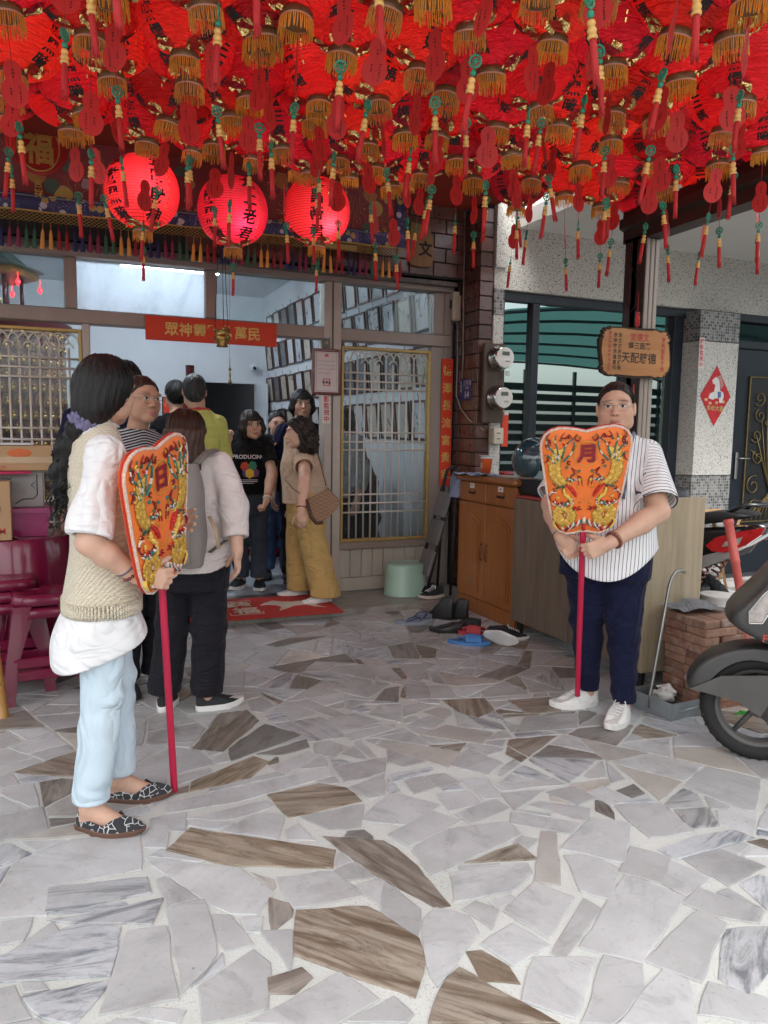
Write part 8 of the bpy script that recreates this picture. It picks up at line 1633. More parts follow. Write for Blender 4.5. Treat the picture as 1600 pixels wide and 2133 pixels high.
# ---- folded step ladder
ld = thing('step_ladder', 'folded black step ladder with grey treads in the corner', 'ladder', (2.86, 5.33, LEDGE), 0.0); LR = lambda z: -0.1 - 0.06 * z
for s_ in (-0.1, 0.13):
    mb = MB(); mb.tube([(-0.2 , s_ * 0.9, 0.0), (-0.05, s_ * 0.75, 0.55), (0.06, s_ * 0.6, 0.98), (0.1, s_ * 0.4, 1.02)], 0.014, 8); mb.build('rail', BLACK_RUB, ld, True); mb = MB(); mb.tube([(0.02, s_, 0.0), (0.05, s_ * 0.8, 0.85)], 0.011, 8); mb.build('rear_leg', BLACK_RUB, ld, True)
for z, x in ((0.26, -0.12), (0.50, -0.05), (0.72, 0.01)): mb = MB(); a = 1.12; mb.box((-0.012, -0.1, -0.1), (0.012, 0.1, 0.1), np.array([[math.cos(0.3), 0, math.sin(0.3)], [0, 1, 0], [-math.sin(0.3), 0, math.cos(0.3)]]), (x - 0.03, 0.0, z), bev=0.006); mb.build('tread', mat('grey_ribbed_tread', (0.16, 0.15, 0.145), 0.6), ld)
# ---- door mat
MATR = mat('red_mat_pile', (0.42, 0.028, 0.02), 0.95, var=0.18, vscale=30.0, bump=0.9, bscale=300.0); MATC = mat('mat_cream', (0.55, 0.46, 0.36), 0.9, bump=0.6, bscale=300.0)
dmx = thing('door_mat', 'red door mat with cream characters and galloping horse', 'mat', (1.22, 5.33, LEDGE), math.radians(-3)); mb = MB(); mb.box((-0.72, -0.32, 0), (0.68, 0.30, 0.011), bev=0.004); mb.build('pile', MATR, dmx)
for tx, x, y in (('踏', 0.0, 0.10), ('福', 0.02, -0.10)): put_text('mat_character', tx, 0.19, (x, y, 0.0122), (1, 0, 0), (0, 1, 0), MATC, dmx, bold=0.03)
HP = [(-0.25, 0.02), (-0.2, 0.08), (-0.12, 0.13), (-0.06, 0.09), (0.02, 0.07), (0.1, 0.08), (0.16, 0.05), (0.24, 0.1), (0.27, 0.05), (0.2, -0.01), (0.17, -0.06), (0.23, -0.13), (0.15, -0.09), (0.1, -0.03), (0.0, -0.04), (-0.05, -0.08), (-0.14, -0.14), (-0.1, -0.05), (-0.12, 0.0), (-0.18, 0.03)]
mb = MB(); mb.prism([(x * 0.95 + 0.38, y * 1.2) for x, y in HP], (0, 0, 0.011), (1, 0, 0), (0, 1, 0), 0.0015, 0.0); mb.build('horse_motif', MATC, dmx)
mb = MB(); mb.prism([(x * 0.6 - 0.5, y * 1.1) for x, y in HP], (0, 0, 0.011), (1, 0, 0), (0, 1, 0), 0.0015, 0.0); mb.build('horse_motif', MATC, dmx)
for pts in ([(-0.11, 0.21), (0.1, 0.21), (0.1, 0.16)], [(-0.1, -0.16), (-0.1, -0.215), (0.13, -0.215), (0.13, -0.16)]): mb = MB(); mb.tube([(x, y, 0.0118) for x, y in pts], 0.005, 4, True, 0.3); mb.build('mat_bracket', MATC, dmx)
# ================================================================ right edge: bricks, dustpan, bucket, scooters
BRK = [mat('red_brick_%d' % k, c, 0.85, var=0.3, vscale=22.0, bump=0.7, bscale=70.0, objvar=0.15, dirt=((0.5, 0.46, 0.42), 8.0, 0.50 + 0.05 * k)) for k, c in enumerate(((0.27, 0.135, 0.09), (0.33, 0.19, 0.13)))]
bk = thing('brick_stack', 'waist high stack of weathered red bricks beside the grey scooter', 'brick stack', (2.97, 2.79, 0))
bricks = []
for k, (lx, ly) in enumerate(((0.2, 0.135), (0.1, 0.135))): mb = MB(); mb.box((-lx / 2, -ly / 2, 0), (lx / 2, ly / 2, 0.0405), bev=0.005); bricks.append([mb.mesh('brick', m_) for m_ in BRK])
for c in range(11):
    for jy in (0, 1):
        xs_ = [(-0.09 + 0.1, 0), (-0.09 + 0.253, 1)] if (c + jy) % 2 else [(-0.09 + 0.05, 1), (-0.09 + 0.203, 0)]
        for x, kd in xs_:
            o = link('brick', bricks[kd][rnd.randrange(2)], bk, (x + rnd.uniform(-0.012, 0.006) - (0.012 if c > 6 else 0), -0.07 + 0.14 * jy + rnd.uniform(-0.004, 0.004), 0.0415 * c), rnd.uniform(-0.04, 0.04))
v = Vol((-0.2, -0.16, -0.06), (0.2, 0.16, 0.12), 0.005); v.ell((0, 0, 0.0), (0.13, 0.085, 0.035), 0.01); v.ell((0.03, 0.0, 0.03), (0.07, 0.05, 0.035), 0.03); v.cone((-0.1, -0.04, 0), (-0.14, -0.06, -0.02), 0.02, 0.015, 0.02); v.disp(folds(95, 0.022, (40, 90), (40, 90), 9)); v.disp(folds(96, 0.006, (120, 200), (100, 200), 9)); v.cut(lambda x, y, z: -0.004 - z + 0 * x + 0 * y)
_rg = MB(); _f = folds(95, 0.03, (5, 9), (16, 34), 9); _rows = []
for i in range(31):
    r_ = []
    for j in range(25):
        x, y = (i / 30 - 0.5) * 0.27 + 0.012 * math.sin(j * 0.9), (j / 24 - 0.5) * 0.21 + 0.014 * math.sin(i * 0.7); z = 0.014 + abs(float(_f(x, y, 0.0))) + 0.035 * math.exp(-((x - 0.03) ** 2 + y * y) / 0.005)
        ed = 0.0; r_.append((x + 0.6 * max(0, -x - 0.115), y + 0.5 * max(0, -y - 0.1), z - ed * 1.6))
    _rows.append(r_)
_rg.loft(_rows, False, False)
o = _rg.build('cleaning_rag', cloth('grey_terry', (0.21, 0.22, 0.235), bs=90.0, b=0.8), None, True); o.location = (2.985, 2.86, 0.458); tag(o, 'grey terry rag bunched on top of the bricks', 'rag')
bu = thing('bucket', 'small white lidded bucket behind the bricks', 'bucket', (3.33, 3.02, 0.30)); mb = MB(); mb.lathe([(0.07, 0), (0.088, 0.17), (0.094, 0.172), (0.094, 0.182), (0.082, 0.184), (0.001, 0.186)], 24); autosmooth(mb.build('tub', mat('white_plastic', (0.6, 0.59, 0.56), 0.4, dirt=((0.4, 0.36, 0.3), 9.0, 0.55)), bu), 40); mb = MB(); mb.tube([(0.085, -0.03, 0.15), (0.115, 0, 0.12), (0.085, 0.03, 0.15)], 0.006, 6); mb.build('grip', REDF, bu, True)
mb = MB(); mb.box((3.1, 2.85, 0.0), (3.6, 3.25, 0.298), bev=0.02); tag(mb.build('storage_crate', mat('grey_plastic', (0.19, 0.18, 0.165), 0.6), None), 'grey crate under the white bucket', 'crate')
pk0, pk1 = at_d(1517, 1082, 3.85), at_d(1545, 1250, 3.8); hn = thing('tool_handle', 'coral red hollow handle sticking up beside the bricks', 'handle', tuple(pk1)); mb = MB(); d0 = pk0 - pk1; mb.tube([d0 * t - np.array([0, 0, 0.25]) * (t < -0.1) for t in (-0.9, 0, 0.45, 0.46, 0.5, 0.51, 0.93, 0.95, 1.0)], [0.02, 0.021, 0.021, 0.0235, 0.0235, 0.022, 0.022, 0.026, 0.025], 12); mb.build('tube', mat('coral_plastic', (0.62, 0.12, 0.10), 0.4), hn, True)
dp_ = on_z(1400, 1478); DPM = mat('galvanised_sheet', (0.33, 0.36, 0.375), 0.38, 0.7, 0.15, 12.0); dpn = thing('dustpan', 'long handled galvanised dustpan with crumpled tissue', 'dustpan', (dp_[0], dp_[1] + 0.02, 0), math.radians(8))
mb = MB(); mb.box((-0.15, -0.13, 0.002), (0.15, 0.13, 0.006)); pan = mb.build('pan', DPM, dpn); mb = MB(); mb.prism([(-0.15, 0), (0.12, 0), (0.15, 0.012), (0.13, 0.075), (-0.15, 0.09)], (0, -0.13, 0), (1, 0, 0), (0, 0, 1), 0.002, 0.002); mb.build('near_wall', DPM, pan); mb = MB(); mb.prism([(-0.15, 0), (0.12, 0), (0.15, 0.012), (0.13, 0.075), (-0.15, 0.09)], (0, 0.13, 0), (1, 0, 0), (0, 0, 1), 0.002, 0.002); mb.build('far_wall', DPM, pan); mb = MB(); mb.box((-0.153, -0.132, 0.0), (-0.148, 0.132, 0.09)); mb.build('back_wall', DPM, pan); mb = MB(); mb.tube([(-0.09, -0.1328, 0.045), (0.08, -0.1328, 0.04)], 0.006, 6); mb.build('stiffening_rib', DPM, pan, True)
mb = MB(); mb.tube([(-0.15, 0, 0.03), (-0.148, 0, 0.1), (-0.05, 0.0, 0.62), (-0.035, 0.0, 0.66), (-0.01, 0.0, 0.685), (0.03, 0, 0.69), (0.06, 0.0, 0.68)], 0.0085, 10); mb.build('handle', STEEL, dpn, True)
v = Vol((-0.1, -0.1, -0.02), (0.1, 0.1, 0.12), 0.005); v.ell((0, 0, 0.03), (0.06, 0.045, 0.032), 0.01); v.ell((0.03, 0.01, 0.055), (0.03, 0.03, 0.03), 0.02); v.disp(folds(97, 0.028, (60, 130), (60, 130), 9)); v.disp(folds(98, 0.008, (150, 300), (150, 300), 9)); o = v.build('crumpled_tissue', mat('tissue_white', (0.75, 0.74, 0.72), 0.8), None); o.location = (dp_[0] - 0.0, dp_[1] + 0.06, 0.02); tag(o, 'crumpled white tissue lying in the dustpan', 'tissue')
# ---- the scooters
TYRE = mat('tyre_rubber', (0.01, 0.01, 0.011), 0.75, bump=0.3, bscale=80.0); DKGREY = mat('dark_grey_paint', (0.062, 0.061, 0.06), 0.36, 0.3, 0.12, dirt=((0.16, 0.15, 0.14), 5.0, 0.62)); MATGREY = mat('matt_grey_plastic', (0.075, 0.072, 0.068), 0.55, dirt=((0.2, 0.18, 0.16), 7.0, 0.6)); BLACKGL = mat('black_gloss', (0.01, 0.01, 0.011), 0.15, coat=0.6, dirt=((0.07, 0.065, 0.06), 6.0, 0.6)); LENS = mat('clear_lens', (0.35, 0.31, 0.29), 0.08, var=0.35, vscale=25.0, coat=1.0); REDLENS = mat('red_lens', (0.42, 0.012, 0.015), 0.1, coat=1.0, var=0.25, vscale=20.0)
def wheel(parent, c, R=0.225, w=0.05, disc=True):
    RX = np.array([[1, 0, 0], [0, 0, -1], [0, 1, 0.0]]); q = thing if False else None
    mb = MB(); r0 = R - 0.062; mb.lathe([(r0, -w * 0.7), (r0 + 0.02, -w), (R - 0.02, -w * 1.02), (R - 0.004, -w * 0.6), (R, 0), (R - 0.004, w * 0.6), (R - 0.02, w * 1.02), (r0 + 0.02, w), (r0, w * 0.7), (r0 - 0.004, 0), (r0, -w * 0.7)], 44, c, RX, cap=False); ty = mb.build('tyre', TYRE, parent, True)
    mb = MB()
    for k in range(36):
        a = 2 * PI * k / 36; u = np.array([math.cos(a), 0, math.sin(a)]); tt = np.array([-math.sin(a), 0, math.cos(a)])
        for sg in (-1, 1): mb.tube([np.array(c) + u * (R - 0.001) + np.array([0, sg * 0.012, 0]), np.array(c) + u * (R - 0.012) + tt * 0.022 + np.array([0, sg * w * 0.95, 0])], 0.0045, 4)
    tr = mb.build('tread_blocks', TYRE, ty); tr['kind'] = 'stuff'
    mb = MB(); mb.lathe([(r0 + 0.004, -w * 0.72), (r0 - 0.012, -w * 0.72), (r0 - 0.02, -w * 0.3), (r0 - 0.02, w * 0.3), (r0 - 0.012, w * 0.72), (r0 + 0.004, w * 0.72)], 40, c, RX, cap=False); rm = mb.build('rim', MATGREY, parent, True)
    for k in range(5):
        a = 2 * PI * k / 5 + 0.3; mb = MB(); mb.tube([c, np.array(c) + (r0 - 0.012) * np.array([math.cos(a), 0, math.sin(a)])], [0.022, 0.014], 8, True, 0.7); mb.build('spoke', MATGREY, rm, True)
    mb = MB(); mb.lathe([(0.035, -0.05), (0.035, 0.05)], 16, c, RX); mb.build('hub', MATGREY, rm)
def lofted(parent, name, m, secs, ang=50):
    mb = MB(); mb.loft(secs); return autosmooth(mb.build(name, m, parent), ang)
def scooter(label, loc, rz, paint, lower, front_detail, rear_detail):
    s = thing('motor_scooter', label, 'scooter', loc, rz)         # local +x is the front
    wheel(s, (0.0, 0, 0.225)); wheel(s, (-1.2, 0, 0.225))
    def sec(pts): return [np.array(p, float) for p in pts]
    def shell(prof, wd, n=14):
        P = np.array(prof, float); m_ = len(P); prof = []
        for i in range(m_):
            a, b, c, e = P[i - 1], P[i], P[(i + 1) % m_], P[(i + 2) % m_]
            for f in (0, 0.25, 0.5, 0.75): prof.append(tuple(0.5 * (2 * b + (c - a) * f + (2 * a - 5 * b + 4 * c - e) * f * f + (3 * b - a - 3 * c + e) * f ** 3)))
        # side outline rounded across y
        R_ = []
        for k in range(n + 1):
            a = -PI / 2 + PI * k / n; y = wd * math.sin(a); sc = 0.80 + 0.20 * math.cos(a) ** 0.6 if abs(math.cos(a)) > 1e-6 else 0.80; c = np.mean(prof, 0); R_.append([(c[0] + (x - c[0]) * sc, y, c[1] + (z - c[1]) * sc) for x, z in prof])
        return R_
    fen = [(0.27, 0.27), (0.28, 0.33), (0.22, 0.42), (0.1, 0.485), (-0.05, 0.50), (-0.2, 0.46), (-0.27, 0.40), (-0.27, 0.33), (-0.2, 0.36), (-0.1, 0.43), (0.05, 0.45), (0.16, 0.40), (0.24, 0.31)]
    lofted(s, 'front_fender', paint, shell(fen, 0.085))
    low = [(0.265, 0.29), (0.15, 0.36), (-0.02, 0.385), (-0.2, 0.36), (-0.24, 0.30), (-0.15, 0.24), (-0.06, 0.16), (-0.02, 0.2), (0.08, 0.26)]
    for sg in (-1, 1): mb = MB(); mb.prism([(x, z) for x, z in low], (0, sg * 0.088, 0), (1, 0, 0), (0, 0, 1), 0.006 if sg < 0 else 0.0, 0.0 if sg < 0 else 0.006); f2 = mb.build('fender_skirt', lower, s)
    for sg in (-1, 1):
        mb = MB(); mb.tube([(-0.02, sg * 0.075, 0.2), (-0.16, sg * 0.075, 0.5), (-0.26, sg * 0.06, 0.72)], [0.026, 0.026, 0.022], 10); mb.build('fork_leg', MATGREY, s, True)
        for bx, bz in ((-0.06, 0.30), (-0.1, 0.235)): mb = MB(); mb.lathe([(0.012, 0), (0.012, 0.008)], 8, (bx, sg * 0.098, bz), np.array([[1, 0, 0], [0, 0, -sg], [0, sg, 0.0]])); mb.build('bolt', BLACK_RUB, s)
    ap_ = [(0.03, 0.60), (0.075, 0.66), (0.02, 0.79), (-0.06, 0.93), (-0.16, 1.05), (-0.24, 1.06), (-0.23, 0.9), (-0.27, 0.65), (-0.35, 0.42), (-0.30, 0.36), (-0.2, 0.44), (-0.1, 0.53)]
    ap_ = [(x + 0.075 * math.exp(-((z - 0.62) / 0.16) ** 2), z - 0.03) for x, z in ap_]; lofted(s, 'front_apron', paint, shell(ap_, 0.19))
    ca_ = np.mean(ap_, 0); sq_ = lambda P, k: [(ca_[0] + (x + 0.055 - ca_[0]) * k, ca_[1] + (z - 0.05 - ca_[1]) * k) for x, z in P]
    for sg in (-1, 1):
        mb = MB(); pz = sq_([(0.045, 0.655), (0.05, 0.71), (-0.01, 0.80), (-0.075, 0.875), (-0.10, 0.86), (-0.06, 0.76), (-0.01, 0.66)], 0.84); mb.prism(pz, (0, sg * 0.172, 0), (1, 0, 0), (0, 0, 1), 0.02 if sg < 0 else 0.0, 0.0 if sg < 0 else 0.02); le = mb.build('turn_signal', LENS, s); mb = MB(); mb.tube([(x, sg * 0.193, z) for x, z in pz + pz[:1]], 0.005, 5, False); mb.build('bezel', CHROME, le, True)
        pnl = [(-0.05, 0.62), (-0.12, 0.82), (-0.19, 0.96), (-0.22, 0.9), (-0.24, 0.7), (-0.3, 0.5), (-0.22, 0.5)]; mb = MB(); mb.prism(sq_(pnl, 0.8), (0, sg * 0.187, 0), (1, 0, 0), (0, 0, 1), 0.012 if sg < 0 else 0.0, 0.0 if sg < 0 else 0.012); mb.build('side_panel', lower, s)
    put_text('badge', 'Fi', 0.045, (0.0, 0.192, 0.56), (-1, 0, 0), (0, 0, 1), mat('badge_red', (0.5, 0.05, 0.03), 0.4), s) if front_detail else None
    mb = MB(); mb.tube([(-0.2, -0.3, 1.04), (-0.2, -0.1, 1.03), (-0.17, 0, 1.06), (-0.2, 0.1, 1.03), (-0.2, 0.3, 1.04)], 0.016, 8); mb.build('handlebar', BLACK_RUB, s, True)
    lofted(s, 'floorboard', MATGREY, [[(-0.3, y, z) for y, z in ((-0.16, 0.24), (0.16, 0.24), (0.16, 0.3), (-0.16, 0.3))], [(-0.75, y, z) for y, z in ((-0.18, 0.25), (0.18, 0.25), (0.18, 0.32), (-0.18, 0.32))]])
    body = [(-0.72, 0.30), (-0.74, 0.60), (-0.82, 0.72), (-1.1, 0.74), (-1.5, 0.80), (-1.62, 0.84), (-1.66, 0.79), (-1.5, 0.66), (-1.3, 0.55), (-1.1, 0.46), (-0.9, 0.36)]; lofted(s, 'rear_body', paint, shell(body, 0.16))
    lowb = [(-0.95, 0.44), (-1.2, 0.56), (-1.5, 0.68), (-1.45, 0.60), (-1.2, 0.47), (-0.98, 0.38)]
    for sg in (-1, 1): mb = MB(); mb.prism(lowb, (0, sg * 0.165, 0), (1, 0, 0), (0, 0, 1), 0.012 if sg < 0 else 0.0, 0.0 if sg < 0 else 0.012); mb.build('lower_fairing', mat('grey_fairing', (0.24, 0.235, 0.225), 0.5), s)
    seat_ = [(-0.76, 0.74), (-0.78, 0.80), (-1.0, 0.81), (-1.12, 0.83), (-1.35, 0.88), (-1.5, 0.88), (-1.52, 0.85), (-1.2, 0.77), (-0.9, 0.73)]; lofted(s, 'seat', BLACK_RUB, shell(seat_, 0.15))
    mb = MB(); mb.tube([(-1.38, -0.13, 0.86), (-1.5, -0.13, 0.93), (-1.6, -0.06, 0.93), (-1.6, 0.06, 0.93), (-1.5, 0.13, 0.93), (-1.38, 0.13, 0.86)], 0.013, 8); mb.build('grab_rail', BLACKGL, s, True)
    for sg in (-1, 1):
        mb = MB(); tl_ = [(-1.3, 0.66), (-1.36, 0.72), (-1.5, 0.77), (-1.64, 0.81), (-1.62, 0.76), (-1.54, 0.69), (-1.42, 0.63), (-1.34, 0.63)]; mb.prism(tl_, (0, sg * 0.15, 0), (1, 0, 0), (0, 0, 1), 0.03 if sg < 0 else 0.0, 0.0 if sg < 0 else 0.03); tlo = mb.build('tail_light', REDLENS, s); mb = MB(); mb.prism([(-1.4, 0.665), (-1.42, 0.70), (-1.52, 0.74), (-1.5, 0.69)], (0, sg * 0.181, 0), (1, 0, 0), (0, 0, 1), 0.002, 0.002); mb.build('clear_insert', LENS, tlo)
    if rear_detail:
        mb = MB(); mb.prism([(-0.115, -0.065), (0.115, -0.065), (0.125, -0.05), (0.125, 0.05), (0.115, 0.065), (-0.115, 0.065), (-0.125, 0.05), (-0.125, -0.05)], (-1.66, 0, 0.62), (0, -1, 0), unit((-0.25, 0, 1)), 0.003, 0.0); npl = mb.build('number_plate', mat('plate_white_paint', (0.68, 0.68, 0.66), 0.4), s); nn = unit(np.cross((0, -1, 0), unit((-0.25, 0, 1)))); put_text('plate_numbers', 'L00', 0.075, np.array([-1.66, 0, 0.605]) + nn * 0.0045, (0, -1, 0), unit((-0.25, 0, 1)), INK, npl); put_text('plate_province', '台灣省', 0.032, np.array([-1.66, 0, 0.665]) + nn * 0.0045, (0, -1, 0), unit((-0.25, 0, 1)), INK, npl, bold=0.0)
        put_text('side_lettering', 'RX110', 0.045, (-1.05, -0.172, 0.62), (1, 0, 0), unit((0.15, 0, 1)), mat('silver_print', (0.4, 0.4, 0.42), 0.3, 0.6), s)
    for sg in (-1, 1):
        mb = MB(); q0, q1 = np.array([-1.18, sg * 0.14, 0.3]), np.array([-1.32, sg * 0.13, 0.58]); d = q1 - q0; u, w, dd = frame_of(d); mb.tube([q0 + d * t + 0.028 * (math.cos(2 * PI * 8 * t) * u + math.sin(2 * PI * 8 * t) * w) for t in np.linspace(0.05, 0.95, 120)], 0.0065, 5); mb.build('shock_spring', mat('rusty_spring', (0.16, 0.05, 0.04), 0.5), s, True)
    mb = MB(); mb.box((-1.3, -0.1, 0.2), (-0.8, 0.1, 0.42), bev=0.04); mb.build('engine', BLACKGL, s)
    return s
_wc = on_z(1578, 1470, 0.225)
scooter('dark grey scooter at the edge, front wheel and apron showing', (_wc[0], _wc[1], 0), math.radians(134), DKGREY, MATGREY, True, False)
_tl = at_d(1560, 1150, 4.75); _sa = math.radians(112)
scooter('black scooter parked behind the bricks with red tail light', (_tl[0] + 1.5 * math.cos(_sa), _tl[1] + 1.5 * math.sin(_sa), 0), _sa, BLACKGL, MATGREY, False, True)
mb = MB(); mb.prism([(-0.12, 0.0), (0.1, -0.03), (0.12, 0.01), (-0.05, 0.05)], at_d(1548, 1488, 3.7), (0.5, 0, 0), (0, 0, 0.5), 0.02, 0.0); tag(mb.build('snack_packet', mat('green_orange_packet', (0.05, 0.35, 0.05), 0.3, var=0.5, vscale=20.0), None), 'green packet on the ground behind the front wheel', 'packet')
wf = at_d(1490, 1068, 5.2); ws = thing('folding_stool', 'small wooden folding stool against the mosaic wall', 'stool', (wf[0], wf[1], 0)); PW2 = wood_mat('pine_wood', (0.36, 0.19, 0.075), (0.48, 0.28, 0.13))
cb('seat', (-0.15, -0.12, wf[2] - 0.01), (0.15, 0.12, wf[2] + 0.012), PW2, ws)
for sg in (-1, 1):
    for yy in (-0.1, 0.1): mb = MB(); mb.tube([(-0.13 * sg, yy, wf[2] - 0.01), (0.16 * sg, yy + 0.02, 0.0)], 0.012, 4); mb.build('leg', PW2, ws)
# ================================================================ left edge: stacked stools and boxes
MAROON = mat('maroon_plastic', (0.17, 0.008, 0.04), 0.2, var=0.06, rvar=0.06, coat=0.3)
def stool_meshes():
    out = {}
    H = 0.46; top = 0.135; bot = 0.205
    mb = MB(); n = 32
    sq = lambda r, a: r * (abs(math.cos(a)) ** 4 + abs(math.sin(a)) ** 4) ** -0.25
    rings = [[(sq(r, 2 * PI * k / n) * math.cos(2 * PI * k / n), sq(r, 2 * PI * k / n) * math.sin(2 * PI * k / n), z) for k in range(n)] for r, z in ((0.15, H - 0.05), (0.142, H - 0.012), (0.133, H - 0.002), (0.12, H), (0.1, H - 0.004), (0.03, H - 0.006), (0.001, H - 0.006))]
    mb.loft(rings, True); out['seat'] = mb.mesh('seat', MAROON, True)
    mb = MB(); c0, c1 = top * 0.98, bot
    def leg(z): t = 1 - z / H; return c0 + (c1 - c0) * t
    w = 0.045; R_ = []
    for z in (0.0, 0.2, H - 0.05):
        r = leg(z); ww = w * (1.25 if z < 0.01 else 1.0) if z < 0.3 else w * 1.8; R_.append([(r, r, z), (r - ww, r, z), (r - ww, r - 0.012, z), (r - 0.012, r - 0.012, z), (r - 0.012, r - ww, z), (r, r - ww, z)])
    mb.loft(R_, True); out['leg'] = mb.mesh('leg', MAROON)
    mb = MB(); z = 0.135; r = leg(z); mb.box((-r + 0.03, r - 0.014, z - 0.02), (r - 0.03, r - 0.002, z + 0.03), bev=0.006); out['rung'] = mb.mesh('rung', MAROON)
    return out
STM = stool_meshes()
def stool(loc, rz, label):
    t = thing('plastic_stool', label, 'stool', loc, rz, 'maroon stools'); link('seat', STM['seat'], t)
    for k in range(4): link('leg', STM['leg'], t, None, k * PI / 2); link('rung', STM['rung'], t, None, k * PI / 2)
    return t
_sc = (on_z(25, 1475) + on_z(160, 1455)) / 2
sx_, sy_ = _sc[0], _sc[1] + 0.2
for k in range(2): stool((sx_, sy_, 0.062 * k), 0.10, ['maroon plastic stool at the bottom of the near stack', 'maroon plastic stool on top of the near stack'][k])
def high_stool(loc, rz, label, k):
    t = thing('backed_stool', label, 'stool', loc, rz, 'maroon backed stools'); link('seat', STM['seat'], t, (0, 0, 0))
    for q in range(4): link('leg', STM['leg'], t, None, q * PI / 2); link('rung', STM['rung'], t, None, q * PI / 2)
    P = [(-0.15, 0.44), (-0.13, 0.56), (-0.08, 0.635), (0, 0.655), (0.08, 0.635), (0.13, 0.56), (0.15, 0.44)]; mb = MB(); mb.tube([(x, 0.14 + 0.1 * (z - 0.44), z) for x, z in P], 0.022, 8, True, 0.45); mb.build('back_hoop', MAROON, t, True)
    mb = MB(); mb.tube([(-0.12, 0.15, 0.53), (0, 0.16, 0.56), (0.12, 0.15, 0.53)], 0.018, 8, True, 0.45); mb.build('back_slat', MAROON, t, True); return t
bx_, by_ = sx_ - 0.17, sy_ + 0.14
for k in range(3): high_stool((bx_, by_ + 0.02 * k, 0.055 * k), 0.12, ['maroon backed stool lowest in the stack behind', 'maroon backed stool in the middle of the stack behind', 'maroon backed stool topmost of the stack behind'][k], k)
p_ = (sx_ - 0.12, sy_ + 0.55); tb = thing('round_table', 'maroon plastic table with boxes on it behind the stools', 'table', (p_[0], p_[1], 0)); mb = MB(); mb.lathe([(0.36, 0), (0.3, 0.55), (0.28, 0.70), (0.265, 0.735), (0.25, 0.74), (0.001, 0.738)], 40); autosmooth(mb.build('table_shell', MAROON, tb), 40)
CARD = mat('kraft_cardboard', (0.42, 0.27, 0.145), 0.8, var=0.06, vscale=4.0, bump=0.1, bscale=90.0); TAPE = mat('clear_tape', (0.5, 0.36, 0.22), 0.15, coat=0.5); REDINK = mat('box_red_ink', (0.45, 0.05, 0.03), 0.6)
PBIN = mat('magenta_plastic', (0.30, 0.012, 0.12), 0.3, coat=0.2); tz = 0.742
def wpt(x, y, Y): return on_y(x, y, Y)
YBX = p_[1] - 0.15
b0 = wpt(40, 1165, YBX); pb = thing('storage_bin', 'magenta plastic storage bin on the maroon table', 'bin', (b0[0] - 0.02, YBX + 0.12, tz)); mb = MB(); n = 4; mb.loft([[(x * s, y * s, z) for x, y in ((-0.19, -0.13), (0.19, -0.13), (0.19, 0.13), (-0.19, 0.13))] for s, z in ((0.86, 0.0), (0.97, 0.13), (1.04, 0.131), (1.05, 0.155), (0.99, 0.157))], True); mb.build('tub', PBIN, pb)
g0 = wpt(42, 1095, YBX); gb = thing('carton', 'grey printed carton with line drawing standing in the magenta bin', 'carton', (g0[0], YBX + 0.12, tz + 0.158)); cb('box', (-0.14, -0.08, 0), (0.12, 0.08, 0.2), mat('grey_carton', (0.33, 0.32, 0.31), 0.6), gb, 0.003); put_text('box_print', 'OX', 0.035, (-0.06, -0.0815, 0.15), ux_, uy_, INK, gb)
mb = MB(); mb.tube([(-0.02, -0.082, 0.02), (0.02, -0.082, 0.045), (0.07, -0.082, 0.045), (0.09, -0.082, 0.07), (0.09, -0.082, 0.18)], 0.0025, 4); mb.tube([(0.06, -0.082, 0.12), (0.09, -0.082, 0.09), (0.09, -0.082, 0.15), (0.06, -0.082, 0.12)], 0.002, 4); mb.build('line_drawing', INK, gb)
h0 = wpt(12, 1110, YBX - 0.1); hb_ = thing('carton', 'kraft carton with red lettering at the picture edge', 'carton', (h0[0] - 0.06, YBX - 0.05, tz)); cb('box', (-0.14, -0.07, 0), (0.09, 0.07, 0.31), CARD, hb_, 0.003); put_text('box_print', 'HM', 0.045, (0.03, -0.0715, 0.05), ux_, uy_, REDINK, hb_)
mb = MB(); mb.tube([(-0.04 + 0.075 * math.cos(a), -0.0715, 0.17 + 0.075 * math.sin(a)) for a in np.linspace(0, 2 * PI, 25)], 0.006, 4, False); mb.build('wreath_print', INK, hb_)
l0 = wpt(40, 1038, YBX); lb_ = thing('carton', 'long taped kraft carton lying on top of the others', 'carton', (l0[0] - 0.05, YBX + 0.08, tz + 0.36)); cb('box', (-0.28, -0.09, 0), (0.22, 0.09, 0.135), CARD, lb_, 0.003); cb('tape', (-0.28, -0.0925, 0.04), (0.221, -0.0905, 0.075), TAPE, lb_, 0); put_text('box_print', '97.00', 0.022, (-0.03, -0.0935, 0.02), ux_, uy_, REDINK, lb_); mb = MB()
mb.lathe([(0.06, 0), (0.05, 0.001)], 20, (0.06, -0.0908, 0.095), RY, 1, 0.4); mb.build('oval_print', mat('orange_print', (0.55, 0.13, 0.03), 0.6), lb_)
mb = MB(); mb.box((-0.1, -0.06, 0), (0.1, 0.06, 0.012)); o = mb.build('pink_folder', mat('pink_card', (0.5, 0.02, 0.1), 0.5), None); o.location = (g0[0] - 0.05, YBX + 0.0, tz + 0.345); o.rotation_euler = (0.0, 0.0, 0.3); tag(o, 'pink folder slipped under the long carton', 'folder')
tr_ = thing('wire_tray', 'white wire tray holding a dark cap on the long carton', 'tray', (l0[0] - 0.12, YBX + 0.06, tz + 0.497)); mb = MB()
mb = MB(); mb.box((-0.2, -0.08, 0), (0.2, 0.08, 0.012), bev=0.004); mb.build('tray_base', mat('white_wire', (0.6, 0.6, 0.6), 0.4), tr_); mb = MB(); mb.tube([(-0.2, -0.085, 0.04), (0.2, -0.085, 0.03), (0.2, 0.085, 0.03)], 0.006, 6); mb.build('tray_rim', mat('white_wire', (0.6, 0.6, 0.6), 0.4), tr_, True)
